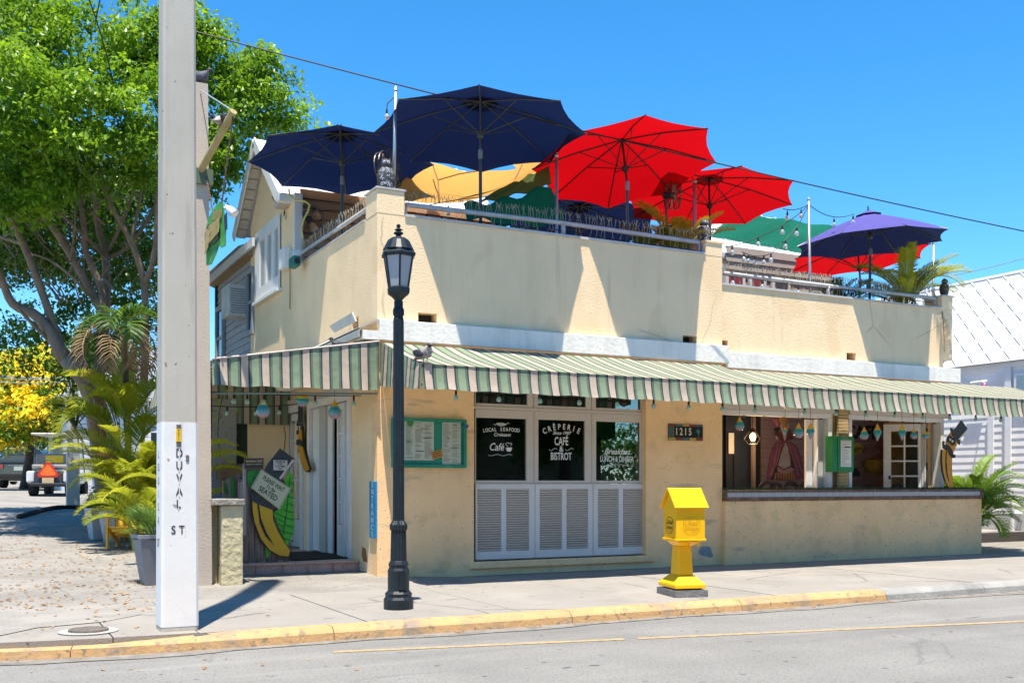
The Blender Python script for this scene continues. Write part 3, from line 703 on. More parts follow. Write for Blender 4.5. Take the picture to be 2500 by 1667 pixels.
# ---- left half window: three bays, each transom + fixed pane + pair of louvred shutters
YB = YF + .12
bays = [(1159, 1302, 1161, 1284, (140, 330), (370, 553)), (1304.5, 1443, 1313, 1427, (637, 815), (850, 1022)), (1446, 1576, 1454, 1561, (1100, 1265), (1300, 1460))]
slatm = greywhite
sx = lambda u: onY(u, 1180, YB).x
for bi, (a, b, pa, pb, c1, c2) in enumerate(bays):
    xa, xb = sx(a), sx(b); qa, qb = sx(pa), sx(pb)
    # fixed sash: frame bars butted round the pane
    fr = thing  # placeholder to keep names short
    win = MB()
    win.box(xa, qa, YB - .02, YB + .04, 1.30, 2.36); win.box(qb, xb, YB - .02, YB + .04, 1.30, 2.36)
    win.box(qa, qb, YB - .02, YB + .04, 2.24, 2.36); win.box(qa, qb, YB - .02, YB + .04, 1.30, 1.345)
    wo_ = win.build('window_frame', trimcream, cafe, bevel=.004)
    boxp('pane', pane_glass, wo_, qa, qb, YB + .012, YB + .018, 1.345, 2.24)
    tr_ = MB(); 
    tr_.box(xa, qa, YB - .01, YB + .04, 2.40, 3.0); tr_.box(qb + .02, xb, YB - .01, YB + .04, 2.40, 3.0); tr_.box(qa, qb + .02, YB - .01, YB + .04, 2.40, 2.445); tr_.box(qa, qb + .02, YB - .01, YB + .04, 2.93, 3.0)
    to_ = tr_.build('transom_frame', trimcream, cafe, bevel=.004)
    boxp('pane', pane_glass, to_, qa, qb + .02, YB + .012, YB + .018, 2.445, 2.93)
    # shutter panel
    cx1 = [sx(1120 + c / 3.266) for c in (*c1, *c2)]
    sh = MB(); z0, z1 = .215, 1.292; s0, s1 = .33, 1.225
    wall_holes(sh, xa, xb, z0, z1, YB - .035, YB + .0, [(cx1[0], cx1[1], s0, s1), (cx1[2], cx1[3], s0, s1)])
    so = sh.build('shutter', slatm, cafe)
    boxp('slat_shade_sheet', mat('slat_shade', (.05, .05, .05), rough=.9), so, xa + .01, xb - .01, YB + .002, YB + .01, z0 + .02, z1 - .02)  # dark sheet standing in for the shade between the slats
    for (l, r) in ((cx1[0], cx1[1]), (cx1[2], cx1[3])):
        mbs = MB().obox((0, 0, 0), (r - l - .004, 0, 0), (0, .034, -.024), (0, .0045, .006)).mesh('slat', slatm)
        ns = 26
        for k in range(ns):
            zc = s0 + (s1 - s0) * (k + .5) / ns
            ob = bpy.data.objects.new('slat', mbs); COL.objects.link(ob); ob.parent = so
            # sub-part: location relative to the shutter, which sits at the building's base
            ob.location = Vector(((l + r) / 2, YB - .018, zc)) - LOC[cafe.name]
            ob.rotation_euler = (R_(random.uniform(-2.5, 2.5)), 0, 0)
boxp('window_rail', trimcream, cafe, WX1 + .002, WX2 - .002, YB - .03, YB + .04, 2.362, 2.398)
boxp('window_sill', greywhite, cafe, WX1 + .002, WX2 - .002, YB - .05, YB + .03, 1.293, 1.299)
for (a, b) in ((1302.2, 1304.3), (1443.2, 1445.8)):
    boxp('mullion', trimcream, cafe, sx(a), sx(b), YB - .03, YB + .04, .215, 2.36)
    boxp('mullion', trimcream, cafe, sx(a), sx(b), YB - .03, YB + .04, 2.4, 3.0)
boxp('sill', stucco_low, cafe, onY(1146, 1370, YF).x, onY(1594, 1370, YF).x, YF - .05, YF + .1, .10, .2, bevel=.012)
# dark room behind the panes with hanging pennants and table lamps
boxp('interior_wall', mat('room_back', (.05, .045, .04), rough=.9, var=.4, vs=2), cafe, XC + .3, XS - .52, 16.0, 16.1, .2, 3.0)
flags = [(1118,  (.03, .25, .15), 2.05, .34), (1200, (.02, .2, .17), 2.45, .4), (1310, (.03, .22, .18), 2.1, .3), (1368, (.35, .04, .04), 2.05, .55), (1445, (.03, .28, .12), 1.98, .42), (1500, (.3, .05, .04), 2.5, .3), (1165, (.3, .08, .03), 2.5, .3)]
PL = ['short dark green', 'small teal', 'blue-green', 'large red', 'long bright green', 'small red', 'small orange']
for (u, c, zb, wd), pl in zip(flags, PL):
    x = onY(u, 1050, YB + .12).x; mb = MB(); n = 6
    vs = []
    for j in range(n + 1): vs += [(x + wd * j / n, YB + .12 + .02 * math.sin(j * 2), 2.96), (x + wd * j / n, YB + .12 + .02 * math.sin(j * 2), zb + .02 * math.sin(j * 1.4))]
    mb.add(vs, [(2*j, 2*j+1, 2*j+3, 2*j+2) for j in range(n)])
    mb.build('pennant', clothmat('pennant_%.2f_%.2f' % (c[0], c[1]), c, .2), label='%s cloth pennant hanging inside the %s shuttered window' % (pl, 'left' if u < 1250 else 'middle' if u < 1440 else 'right'), cat='pennant', group='pennants hanging inside the shuttered windows')
# white lettering on the panes
GY = YB + .008
def wt(body, cu, cv, size, **k):
    p = onY(1120 + cu / 3.266, 920 + cv / 3.266, GY)
    return text(body, 'lettering', letter_white, cafe, p, (1, 0, 0), (0, 0, 1), size, depth=.001, **{'bold': .014, **k})
def arc(body, cu, cv, wpx, rise, size, bold=0, sx_=1.0):
    n = len(body)
    for i, chh in enumerate(body):
        if chh == ' ': continue
        t = (i / (n - 1)) * 2 - 1
        p = onY(1120 + (cu + t * wpx / 2) / 3.266, 920 + (cv + rise * t * t) / 3.266, GY)
        a = -t * math.atan2(4 * rise, wpx) * .9
        text(chh, 'lettering', letter_white, cafe, p, (math.cos(a), 0, math.sin(a)), (-math.sin(a), 0, math.cos(a)), size, depth=.001, bold=bold, sx=sx_)
arc('LOCAL SEAFOOD', 338, 418, 275, 10, .075, .02, .8)
wt('Croissant', 345, 460, .07, shear=.3)
wt('Café', 300, 560, .15, shear=.25, bold=.01, sx=.85)
arc('CRÊPERIE', 820, 398, 270, 34, .115, .015, .8)
wt('Since 1997', 820, 448, .07, shear=.35)
wt('CAFÉ', 818, 515, .17, sx=.6); wt('&', 818, 575, .12, bold=.01); wt('BISTROT', 816, 635, .155, sx=.6)
wt('Breakfast', 1262, 596, .125, shear=.35); wt('LUNCH & DINNER', 1262, 657, .12, sx=.62)
def flourish(cu, cv, w_, mode):   # one swirl
    mb = MB(); pts = []
    for i in range(61):
        t = i / 60
        if mode == 0: a = cu + (t - .5) * w_; b = cv + 5 * math.sin(t * 12.56)
        elif mode == 1: a = cu + (t - .5) * w_ + 14 * math.sin(t * 2 * math.pi * 6); b = cv - 12 * math.cos(t * 2 * math.pi * 6) * math.sin(math.pi * t)
        else: a = cu + (t - .5) * w_; b = cv + 9 * math.sin(t * 6.28)
        pts.append(onY(1120 + a / 3.266, 920 + b / 3.266, GY - .004))
    mb.tube(pts, .0035, 4).build('lettering', letter_white, cafe)
flourish(330, 622, 190, 0); flourish(1262, 707, 200, 1); flourish(340, 378, 60, 1); flourish(300, 374, 40, 2); flourish(382, 374, 40, 2); flourish(752, 577, 65, 2); flourish(882, 577, 65, 2)
cpts = [onY(1120 + a / 3.266, 920 + b / 3.266, GY - .002) for a, b in ((376, 562), (426, 562), (420, 585), (410, 594), (392, 594), (381, 585))]
MB().poly(cpts).build('lettering', letter_white, cafe)
MB().tube([onY(1120 + a / 3.266, 920 + b / 3.266, GY - .003) for a, b in ((392, 552), (376, 540), (378, 526), (392, 524), (404, 532), (416, 524), (424, 534), (414, 548))], .004, 4).build('lettering', letter_white, cafe)

# ---- side wall (runs back from the corner)
XG = XC
def yX(u, X=XC): return onX(u, 1100, X).y
D1, D2 = yX(858), yX(756); E1, E2 = yX(742), yX(661)
YP = onX(716, 700, XC).y            # rear end of the terrace parapet
ZD = 2.62
mb = MB(); wall_holes(mb, YF + .221, 24.0, 0, 3.2, XC, XC + .2, [(D1, D2, .0, ZD), (E1, E2, .0, ZD)], 'Y'); mb.build('wall', stucco_side, cafe)
scs = hole(0, 1, 0, 1)
a = onX(868, 790, XC).y
mb = MB(); wall_holes(mb, YF + .201, YP, 3.2, 4.93, XC, XC + .18, [(onX(875, 780, XC).y, onX(868, 780, XC).y + .16, 3.5, 3.66)], 'Y'); mb.build('parapet_wall', stucco_side, cafe)
boxp('coping', cap, cafe, XC - .02, XC + .2, YF + .48, YP, 4.93, 4.955)
# rust streak and doors in the side wall
def sidebox(name, m, y0, y1, z0, z1, x0, x1, parent=None, **k): return boxp(name, m, parent or cafe, x0, x1, y0, y1, z0, z1, **k)
for (A, B) in ((D1, D2), (E1, E2)):
    sidebox('door_frame', white, A - .02, A + .10, .2, ZD, XC - .04, XC + .1); sidebox('door_frame', white, B - .10, B + .02, .2, ZD, XC - .04, XC + .1)
    sidebox('door_frame', white, A + .102, B - .102, ZD - .12, ZD, XC - .04, XC + .1); sidebox('door_frame', trimcream, A - .06, B + .06, ZD + .002, ZD + .09, XC - .06, XC - .002)
gA, gB = yX(816), yX(789)
leafdoor(cafe, (XC + .03, D1 + .6 + .1, .24), (-.12, -1, 0), .56, .24, ZD - .14, 2, 5, white, pane_glass, .45, 'french_door', .10)
sidebox('door_panel', white, D1 + .95, D2 - .11, .24, ZD - .13, XC + .02, XC + .05)
sidebox('door_panel', greypanel, D1 + 1.2, D1 + 1.5, .24, ZD - .13, XC - .02, XC + .015)
leafdoor(cafe, (XC + .03, E1 + .95, .24), (0, -1, 0), .75, .24, ZD - .14, 2, 5, white, pane_glass, .45, 'french_door', .12)
leafdoor(cafe, (XC + .03, E2 - .12, .24), (0, -1, 0), .75, .24, ZD - .14, 2, 5, white, pane_glass, .45, 'french_door', .12)
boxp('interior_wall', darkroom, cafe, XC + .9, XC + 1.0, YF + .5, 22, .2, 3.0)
rust = mat('rust_stain', (.30, .13, .04), rough=.9, var=.4, vs=8)
MB().poly([(XC - .004, YF + .55, .22), (XC - .004, YF + .38, .22), (XC - .004, YF + .46, .40), (XC - .004, YF + .6, .42), (XC - .004, YF + .62, .3)]).build('rust_stain', rust, cafe)
# ---- porch: floor, step with herringbone tiles
porchfloor = mat('porch_tile', (.55, .40, .34), rough=.6, var=.12, vs=3, stain=(.25, .18, .16), sscale=3, samt=.5)
XL = 2.85; YSF = 13.92
boxp('porch_floor', porchfloor, cafe, XL, XC - .002, YSF + .02, 24, .0, .215)
tilem = mat('step_tile', (.50, .30, .24), rough=.55, var=.18, vs=6, stain=(.5, .40, .36), sscale=9, samt=.5)
nt_ = 5; wx = (XC - .02 - 3.0) / nt_
for i in range(nt_):
    boxp('step_tile', tilem, cafe, 3.0 + i * wx + .004, 3.0 + (i + 1) * wx - .004, YSF, YSF + .018, .005, .2, bevel=.003)
    # pressed herringbone ridges
    mb = MB(); x0 = 3.0 + i * wx + .02; k = 0
    while x0 + k * .028 < 3.0 + (i + 1) * wx - .05:
        xx = x0 + k * .028; up = (k // 4) % 2
        mb.obox((xx + .015, YSF - .002, .10), (.006, 0, 0), (0, .004, 0), (.05 if up else -.05, 0, .13)); k += 1
    mb.build('tile_ridge', mat('tile_ridge', (.68, .54, .47), rough=.6), cafe, kind='stuff')
nosing = mat('nosing', (.54, .37, .30), rough=.5, var=.15)
for i in range(4):
    w2 = (XC - .01 - 2.98) / 4; boxp('step_nosing', nosing, cafe, 2.98 + i * w2 + .003, 2.98 + (i + 1) * w2 - .003, YSF - .03, YSF + .35, .2, .225, bevel=.006)
# tiled apron flush with the pavement
for i in range(6):
    for j in range(2):
        w3 = .42
        if 2.98 + (i + 1) * w3 > 5.4: continue
        x0 = 2.98 + i * w3; x1_ = min(x0 + w3, XC - .01)
        if x1_ - x0 < .05: continue
        boxp('apron_tile', porchfloor, cafe, x0 + .004, x1_ - .004, 13.2 + j * .35 + .004, 13.2 + (j + 1) * .35 - .004, -.02, .012)
# porch rear: dark siding wall with grey doors
boxp('rear_wall', stucco_side, cafe, 4.1, XC - .01, 17.55, 17.65, .2, 3.2)
boxp('rear_wall', mat('dark_green', (.035, .05, .04), rough=.8), cafe, 3.05, 4.099, 17.55, 17.65, .2, 3.2)
greydoor = mat('grey_door', (.26, .26, .27), rough=.6, var=.08)
for x in (3.08, 3.5): boxp('rear_door', greydoor, cafe, x, x + .4, 17.45, 17.5, .3, 2.7, bevel=.01)
# low pillar with weathered cap
lp = thing('gate_pillar', (2.85, 13.1, 0), 'short rough yellow stucco pillar with chipped cap at the porch entrance', 'pillar')
boxp('shaft', mat('stucco_pillar', (.56, .48, .29), rough=.95, var=.1, vs=3, bump=2.2, bs=12, stain=(.38, .35, .26), sscale=3, samt=.6), lp, 2.72, 2.985, 13.0, 13.5, .0, 1.03, bevel=.02)
boxp('cap', mat('cap_worn', (.30, .27, .23), rough=.9, var=.4, vs=12, bump=1, bs=30), lp, 2.60, 3.0, 12.96, 13.9, 1.032, 1.11, bevel=.01)
boxp('side_wing', mat('stucco_pillar', ()), lp, 2.63, 2.718, 13.25, 13.9, .0, 1.03)
# mat
MB().poly([(3.95, 14.15, .229), (4.78, 14.3, .229), (4.78, 15.9, .229), (3.9, 15.9, .229)], (0, 0, 1), .012).build('door_mat', rubber, label='dark grey rubber mat on the porch floor by the open door', cat='mat')

# ---- upper storey behind the terrace: gabled house with metal roof
YE, YR, YBK = 17.84, 19.2, 20.56          # front eave, ridge, back eave
ZE, ZR = 6.42, 7.62; XH = onY(2030, 650, 17.5).x; XO = XC - .2
sid_peach = mat('peach_siding', (.50, .32, .20), rough=.8, var=.08, stain=(.38, .26, .18), sscale=3, samt=.4)
MB().poly([(XC + .01, YP - .05, 3.2), (XC + .01, YP - .05, 6.1), (XC + .01, 18.02, 6.3), (XC + .01, YR, ZR - .18), (XC + .01, 20.4, 6.3), (XC + .01, 20.4, 3.2)][::-1], (1, 0, 0), .15).build('gable_wall', stucco_side, cafe)
boxp('corner_board', greywhite, cafe, XC - .01, XC + .12, YP - .14, YP - .052, 4.96, 6.2)
XM1, XM2 = 8.9, onY(1752, 600, 17.6).x
sid_tan = mat('tan_siding', (.26, .21, .17), rough=.8, var=.1)
for k in range(15):
    z = 3.85 + k * .165
    for (xa_, xb_, sm) in ((XM1 - .19, XM2 - .01, sid_tan) if k < 9 else (XC + .121, XM1 - .2, sid_peach), (XC + .121, XM1 - .2, sid_peach), (XM2, XH - .15, sid_tan)):
        MB().add([(xa_, YP - .02, z), (xb_, YP - .02, z), (xb_, YP + .02, z + .165), (xa_, YP + .02, z + .165), (xa_, YP + .06, z), (xb_, YP + .06, z)], [(0, 1, 2, 3), (4, 5, 1, 0)]).build('siding_board', sm, cafe)
metalroof = mat('metal_roof', (.72, .73, .74), rough=.45, var=.04, stain=(.45, .46, .47), sscale=2, samt=.4)
soffit = mat('soffit', (.55, .49, .42), rough=.7, var=.08)
def roof_plane(y0, z0, y1, z1, x0, x1, th=.05):
    n = Vector((0, -(z1 - z0), (y1 - y0))).normalized(); 
    if n.z < 0: n = -n
    return MB().poly([(x0, y0, z0), (x1, y0, z0), (x1, y1, z1), (x0, y1, z1)], n, th)
XM1, XM2 = 8.9, onY(1752, 600, 17.6).x
roof_plane(YE - .3, ZE - .2, YR, ZR, XO, XM1).build('roof', metalroof, cafe)
roof_plane(YBK + .3, ZE - .2, YR, ZR, XO, XM1).build('roof', metalroof, cafe)
roof_plane(YE - .3, ZE - .2, YR, ZR, XM2, XH).build('roof', metalroof, cafe)
roof_plane(YBK + .3, ZE - .2, YR, ZR, XM2, XH).build('roof', metalroof, cafe)
for k in range(32):
    x = XO + .3 + k * .42
    if x < XM1 - .1 or XM2 + .1 < x < XH - .1: MB().beam((x, YE - .3, ZE - .2 + .065), (x, YR, ZR + .065), .03, .03).build('roof_seam', metalroof, cafe)
MB().beam((XO - .02, YE - .33, ZE - .24), (XO - .02, YR, ZR - .02), .03, .2).build('rake_board', white, cafe)
MB().beam((XO - .02, YBK + .33, ZE - .24), (XO - .02, YR, ZR - .02), .03, .2).build('rake_board', white, cafe)
for (ya, za, yb, zb) in ((YE - .25, ZE - .24, YR, ZR - .08), (YBK + .25, ZE - .24, YR, ZR - .08)):
    n = 9
    for k in range(n):   # soffit boards under the gable overhang
        t0, t1 = k / n, (k + 1) / n - .012
        MB().poly([(XO + .02, ya + (yb-ya)*t0, za + (zb-za)*t0), (XC + .0, ya + (yb-ya)*t0, za + (zb-za)*t0), (XC + .0, ya + (yb-ya)*t1, za + (zb-za)*t1), (XO + .02, ya + (yb-ya)*t1, za + (zb-za)*t1)]).build('soffit_board', soffit, cafe)
boxp('gutter', white, cafe, XM2, XH, YE - .46, YE - .30, ZE - .34, ZE - .2, bevel=.02)
boxp('gutter', white, cafe, XO - .03, XM1, YE - .46, YE - .30, ZE - .34, ZE - .2, bevel=.02)
boxp('eave_fascia', soffit, cafe, XM2, XH, YE - .30, YE + .0, ZE - .36, ZE - .3)
boxp('eave_fascia', soffit, cafe, XO, XM1, YE - .30, YE + .0, ZE - .36, ZE - .3)
# (the roof over the right-hand rear rooms is a second stretch, see below)
# rear building right part, windows with red curtains
boxp('rear_extension', stucco_side, cafe, XE + .3, 18.1, 16.4, 20, -.02, 3.9)
for i, (ua, ub) in enumerate(((1775, 1808), (1832, 1860), (1888, 1918))):
    a, b = onY(ua, 680, YP - .03), onY(ub, 680, YP - .03)
    wf = boxp('window_frame', trimcream, cafe, a.x - .08, b.x + .08, YP - .09, YP - .03, 4.75, 5.75)
    boxp('pane', mat('curtain_red', (.22, .03, .03), rough=.4) if i < 2 else mat('curtain_dark', (.05, .05, .05), rough=.3), wf, a.x, b.x, YP - .1, YP - .092, 4.82, 5.68)
# terrace deck
boxp('terrace_deck', mat('deck', (.25, .22, .19), rough=.9, var=.15), cafe, XC + .181, XE - .01, YF + .23, YP + .3, 3.55, 3.75)
# gable shutters: three narrow louvred panels in a frame, bottom sill
gs = [(600, 410), (800, 235), (800, 860), (610, 975)]
y_a, y_b = onX(460 + 600 / 3.565, 600, XC).y, onX(460 + 805 / 3.565, 600, XC).y
za_, zb_ = onX(460 + 800 / 3.565, 460 + 868 / 3.565, XC).z, onX(460 + 800 / 3.565, 460 + 228 / 3.565, XC).z
colsU = [(620, 662), (680, 720), (740, 780)]
hls = [(onX(460 + c / 3.565, 600, XC - .05).y, onX(460 + b / 3.565, 600, XC - .05).y, za_ + .22, zb_ - .22) for b, c in colsU]
mb = MB(); wall_holes(mb, y_b, y_a, za_, zb_, XC - .05, XC - .012, hls, 'Y'); gsh = mb.build('shutter', white, cafe)
boxp('slat_shade_sheet', mat('slat_shade', ()), gsh, XC - .011, XC - .004, y_b + .02, y_a - .02, za_ + .03, zb_ - .03)  # same dark sheet: shade in the louvre gaps put in as colour
for h in hls:
    ln = h[1] - h[0]
    mbs = MB().obox((0, 0, 0), (0, ln - .004, 0), (.012, 0, .028), (.004, 0, -.002)).mesh('slat', white)
    for k in range(24):
        ob = bpy.data.objects.new('slat', mbs); COL.objects.link(ob); ob.parent = gsh
        ob.location = Vector((XC - .03, (h[0] + h[1]) / 2, h[2] + (h[3] - h[2]) * (k + .5) / 24)) - LOC[cafe.name]
boxp('window_sill', white, cafe, XC - .09, XC + .002, y_b - .05, y_a + .05, za_ - .06, za_ - .004)
# ---- grey clapboard wing further back
grey_side = mat('grey_clapboard', (.36, .37, .39), rough=.8, var=.12, vs=4, stain=(.52, .52, .54), sscale=5, samt=.5, bump=.3, bs=20)
Y1g, Y2g = 20.42, 23.6; XW = XC + .05
for k in range(19):
    z = 2.9 + k * .15
    MB().add([(XW, Y1g, z), (XW, Y2g, z), (XW - .028, Y1g, z), (XW - .028, Y2g, z), (XW, Y1g, z + .152), (XW, Y2g, z + .152)], [(2, 3, 5, 4), (0, 1, 3, 2)]).build('siding_board', grey_side, cafe)
MB().box(XW + .001, XW + .2, Y1g, Y2g, 0, 5.75).build('wing_wall', darkroom, cafe)
boxp('corner_board', mat('dark_green', ()), cafe, XW - .06, XW + .0, Y2g, Y2g + .12, 0, 5.75)
MB().beam((XO + .05, Y1g - .9, 5.84), (XO + .05, Y2g + .4, 5.84), .05, .16).build('eave_fascia', greywhite, cafe)
MB().poly([(XO, Y1g + .15, 5.92), (XO, Y2g + .5, 5.92), (XC + 3, Y2g + .5, 7.3), (XC + 3, Y1g + .15, 7.3)], (0, 0, 1), .05).build('roof', mat('roof_shingle', (.2, .19, .18), rough=.9, var=.2), cafe)
MB().quad((XO + .05, Y1g - .2, 5.78), (XO + .05, Y2g + .3, 5.78), (XW, Y2g + .3, 5.70), (XW, Y1g - .2, 5.70)).build('soffit_board', mat('soffit_brown', (.28, .18, .09), rough=.8), cafe)
def gwin(u0, u1, z0, z1):
    ya, yb = onX(u1, 700, XW - .04).y, onX(u0, 700, XW - .04).y
    mb = MB(); wall_holes(mb, ya - .09, yb + .09, z0 - .1, z1 + .1, XW - .09, XW - .02, [(ya, yb, z0, z1)], 'Y')
    wf = mb.build('window_frame', mat('wing_trim', (.30, .31, .33), rough=.7, var=.1), cafe)
    boxp('sash_bar', mat('wing_trim', ()), wf, XW - .07, XW - .04, ya, yb, (z0 + z1) / 2 - .03, (z0 + z1) / 2 + .03)
    boxp('pane', pane_glass, wf, XW - .05, XW - .045, ya, yb, z0, z1)
gwin(532, 546, 3.9, 5.1); gwin(608, 619, 4.3, 5.4)
# gutter box and bent flashing above the side awning
gt = mat('gutter_grey', (.40, .40, .37), rough=.6, var=.08, stain=(.25, .23, .2), sscale=4, samt=.5)
mb = MB(); ya, yb = YF - .1, onX(690, 860, XC - .1).y
mb.poly([(XC - .30, ya, 3.36), (XC - .02, ya, 3.50), (XC - .02, yb, 3.45), (XC - .30, yb, 3.27)], (0, 0, -1), .02)
mb.poly([(XC - .30, ya, 3.24), (XC - .30, ya, 3.359), (XC - .30, yb, 3.269), (XC - .30, yb, 3.15)], (1, 0, 0), .02)
mb.build('gutter', gt, cafe)
boxp('flashing', bandwhite, cafe, XC - .24, XC - .002, YF - .1, YF + .3, 3.22, 3.34)
q = [onX(804, 796, XC - .3), onX(859, 763, XC - .3), onX(868, 784, XC - .3), onX(816, 812, XC - .3)]
MB().poly(q, (1, 0, .2), .02).build('flashing', gt, cafe)
# blue chip in the paint
blue = mat('blue_plaster', (.26, .28, .28), rough=.9, var=.3, vs=14)
pts = [(712, 905), (745, 850), (800, 845), (845, 850), (865, 890), (878, 930), (893, 965), (855, 985), (800, 968), (735, 955), (718, 930)]
MB().poly([onY(1560 + a / 4.9, 1160 + b / 4.9, YF - .004) for a, b in pts]).build('paint_chip', blue, cafe)
# ================================================================== awnings
stX = stripemat('awning_stripes_x', 0, .295, .10)
stX2 = stripemat('awning_stripes_side', 0, .262, .30)
stY = stripemat('awning_stripes_y', 1, .27, .10)
YV = 11.7 
def awning(label, x0, x1, zt, zv0, zv1, drop, ends, cat='awning'):
    t = thing('awning', ((x0 + x1) / 2, YV + .7, zv0 - drop), label, cat, 'green and cream striped awnings round the cafe')
    # canvas: slight sag between rafters
    n = int((x1 - x0) / .1); m_ = 8; vs = []; fs = []
    for i in range(n + 1):
        x = x0 + (x1 - x0) * i / n
        for j in range(m_ + 1):
            q = j / m_; zz = zv0 + (zv1 - zv0) * (i / n)
            xx = x
            sag = .018 * math.sin(math.pi * q) * (1 + math.sin(x * 2.6))
            y = YF - .07 + (YV - YF + .07) * q
            vs.append((xx, y, zt + (zz - zt) * q - sag))
    k = m_ + 1
    fs = [(i*k+j, i*k+j+1, (i+1)*k+j+1, (i+1)*k+j) for i in range(n) for j in range(m_)]
    MB().add(vs, fs).build('canopy', stX, t, smooth=True)
    # valance
    n = int((x1 - x0) / .05); vs = []; rows = 5
    for i in range(n + 1):
        x = x0 + (x1 - x0) * i / n; zz = zv0 + (zv1 - zv0) * (i / n)
        for j in range(rows + 1):
            q = j / rows
            wv = (.010 * math.sin(x * 9.1) + .006 * math.sin(x * 21.3 + 2) + .006 * math.sin(x * 3.3)) * q
            vs.append((x, YV + .012 + wv - .06 * q * q, zz - drop * q - (.007 * math.sin(x * 10.6) * q if j == rows else 0)))
    k = rows + 1
    fs = [(i*k+j, (i+1)*k+j, (i+1)*k+j+1, i*k+j+1) for i in range(n) for j in range(rows)]
    MB().add(vs, fs).build('valance', stX, t, smooth=True)
    # frame bars
    fm = mat('awning_frame', (.16, .2, .17), rough=.5)
    MB().tube([(x0 + .02, YV + .05, zv0 - .03), (x1 - .02, YV + .05, zv1 - .03)], .016, 8).build('front_bar', fm, t)
    MB().tube([(x0 + .02, YV + .05, zv0 - drop + .06), (x1 - .02, YV + .05, zv1 - drop + .06)], .013, 8).build('front_bar', fm, t)
    nb = int((x1 - x0) / 1.2)
    for i in range(nb + 1):
        x = x0 + .03 + (x1 - x0 - .06) * i / nb
        MB().tube([(x, YF - .1, zt - .04), (x, YV + .05, zv0 + (zv1 - zv0) * i / nb - .04)], .013, 6).build('rafter', fm, t)
    return t
A1 = awning('striped awning over the louvred window, the left one of the two long front awnings', XC + .02, XS - .14, 3.19, 2.76, 2.74, .31, None)
# its left cheek, splayed from the wall corner to the front rail
vs = []; n = 12
for i in range(n + 1):
    q = i / n; y = YF - .08 + (YV - YF + .08) * q; zt = 3.19 + (2.76 - 3.19) * q; zb = 2.60 - .15 * q + .012 * math.sin(q * 20)
    for j in range(4): r = j / 3; vs.append((XC + .015 - .05 * r * math.sin(q * 3) - .02 * math.sin(q * 16) * r, y, zt + (zb - zt) * r))
MB().add(vs, [(i*4+j, i*4+j+1, (i+1)*4+j+1, (i+1)*4+j) for i in range(n) for j in range(3)]).build('cheek', stY, A1, smooth=True)
A2 = awning('striped awning over the open dining windows, the right one of the two front awnings', XS - .150, 17.6, 3.13, 2.73, 2.74, .31, None)
# side awning over the entrance: roof falls away to the left, striped end panel faces the street
xl, xr, y0 = 2.62, XC - .02, 13.08
A3 = thing('awning', (3.6, 16, 2.5), 'green and pink striped awning end panel over the entrance porch, left of the corner', 'awning', 'green and cream striped awnings round the cafe')
n = 60; vs = []
for i in range(n + 1):
    q = i / n; x = xl + (xr - xl) * q; zt = 2.83 + (3.19 - 2.83) * q; zb = 2.51 + .03 * q
    for j in range(6):
        r = j / 5; vs.append((x, y0 - .04 * r * r + .014 * math.sin(x * 11) * r + .01 * math.sin(x * 27) * r, zt + (zb - zt) * r + (.008 * math.sin(x * 12) if j == 5 else 0)))
MB().add(vs, [(i*6+j, (i+1)*6+j, (i+1)*6+j+1, i*6+j+1) for i in range(n) for j in range(5)]).build('end_panel', stX2, A3, smooth=True)
MB().tube([(xl, y0 - .005, 2.84), (xr, y0 - .005, 3.195)], .012, 6).build('piping', mat('piping', (.66, .54, .47), rough=.8), A3)
n = 40; vs = []
for i in range(n + 1):
    y = y0 + (17.5 - y0) * i / n
    vs += [(xl, y, 2.825), (xr, y, 3.185)]
MB().add(vs, [(2*i, 2*i+2, 2*i+3, 2*i+1) for i in range(n)]).build('canopy', stY, A3)
vs = []
for i in range(n + 1):
    y = y0 + (17.5 - y0) * i / n
    vs += [(xl - .02, y, 2.82), (xl - .10, y, 2.5)]
MB().add(vs, [(2*i, 2*i+1, 2*i+3, 2*i+2) for i in range(n)]).build('valance', stY, A3)
fm = mat('awning_frame', ())
MB().tube([(xl + .03, y0 + .05, 2.42), (xr, y0 + .05, 2.50)], .013, 6).build('front_bar', fm, A3)
for k in range(6):
    y = 13.9 + k * .55; MB().tube([(xl + .02, y, 2.78), (xr, y, 3.14)], .015, 6).build('rafter', fm, A3)
boxp('back_panel', stX2, A3, xl, xr, 17.48, 17.5, 2.3, 3.1)
MB().lathe([(.11, 0), (.16, .05), (.16, .09), (.001, .1)], (3.95, 14.6, 2.62), 12).build('porch_lamp_shade', mat('lamp_cream', (.6, .55, .42), rough=.5), label='cream ceiling lamp under the porch awning', cat='lamp')

# ================================================================== umbrellas
navyc = clothmat('umbrella_navy', (.004, .013, .055), .07, tcol=(.02, .05, .22))
redc = clothmat('umbrella_red', (.48, .003, .007), .40, tcol=(.55, .002, .006))
fadedc = clothmat('umbrella_faded', (.085, .075, .27), .04, tcol=(.05, .07, .3))
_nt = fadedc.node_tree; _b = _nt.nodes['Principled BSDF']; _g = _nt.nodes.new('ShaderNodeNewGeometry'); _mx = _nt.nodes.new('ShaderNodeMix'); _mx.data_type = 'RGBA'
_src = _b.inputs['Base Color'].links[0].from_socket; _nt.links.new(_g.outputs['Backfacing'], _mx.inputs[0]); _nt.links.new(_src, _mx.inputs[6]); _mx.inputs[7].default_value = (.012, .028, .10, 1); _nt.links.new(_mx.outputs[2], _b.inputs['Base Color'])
ribm = mat('rib_metal', (.09, .10, .10), rough=.4, metal=.3)
ribd = mat('rib_dark', (.03, .02, .02), rough=.5)
polem = mat('umbrella_pole', (.045, .055, .06), rough=.4)
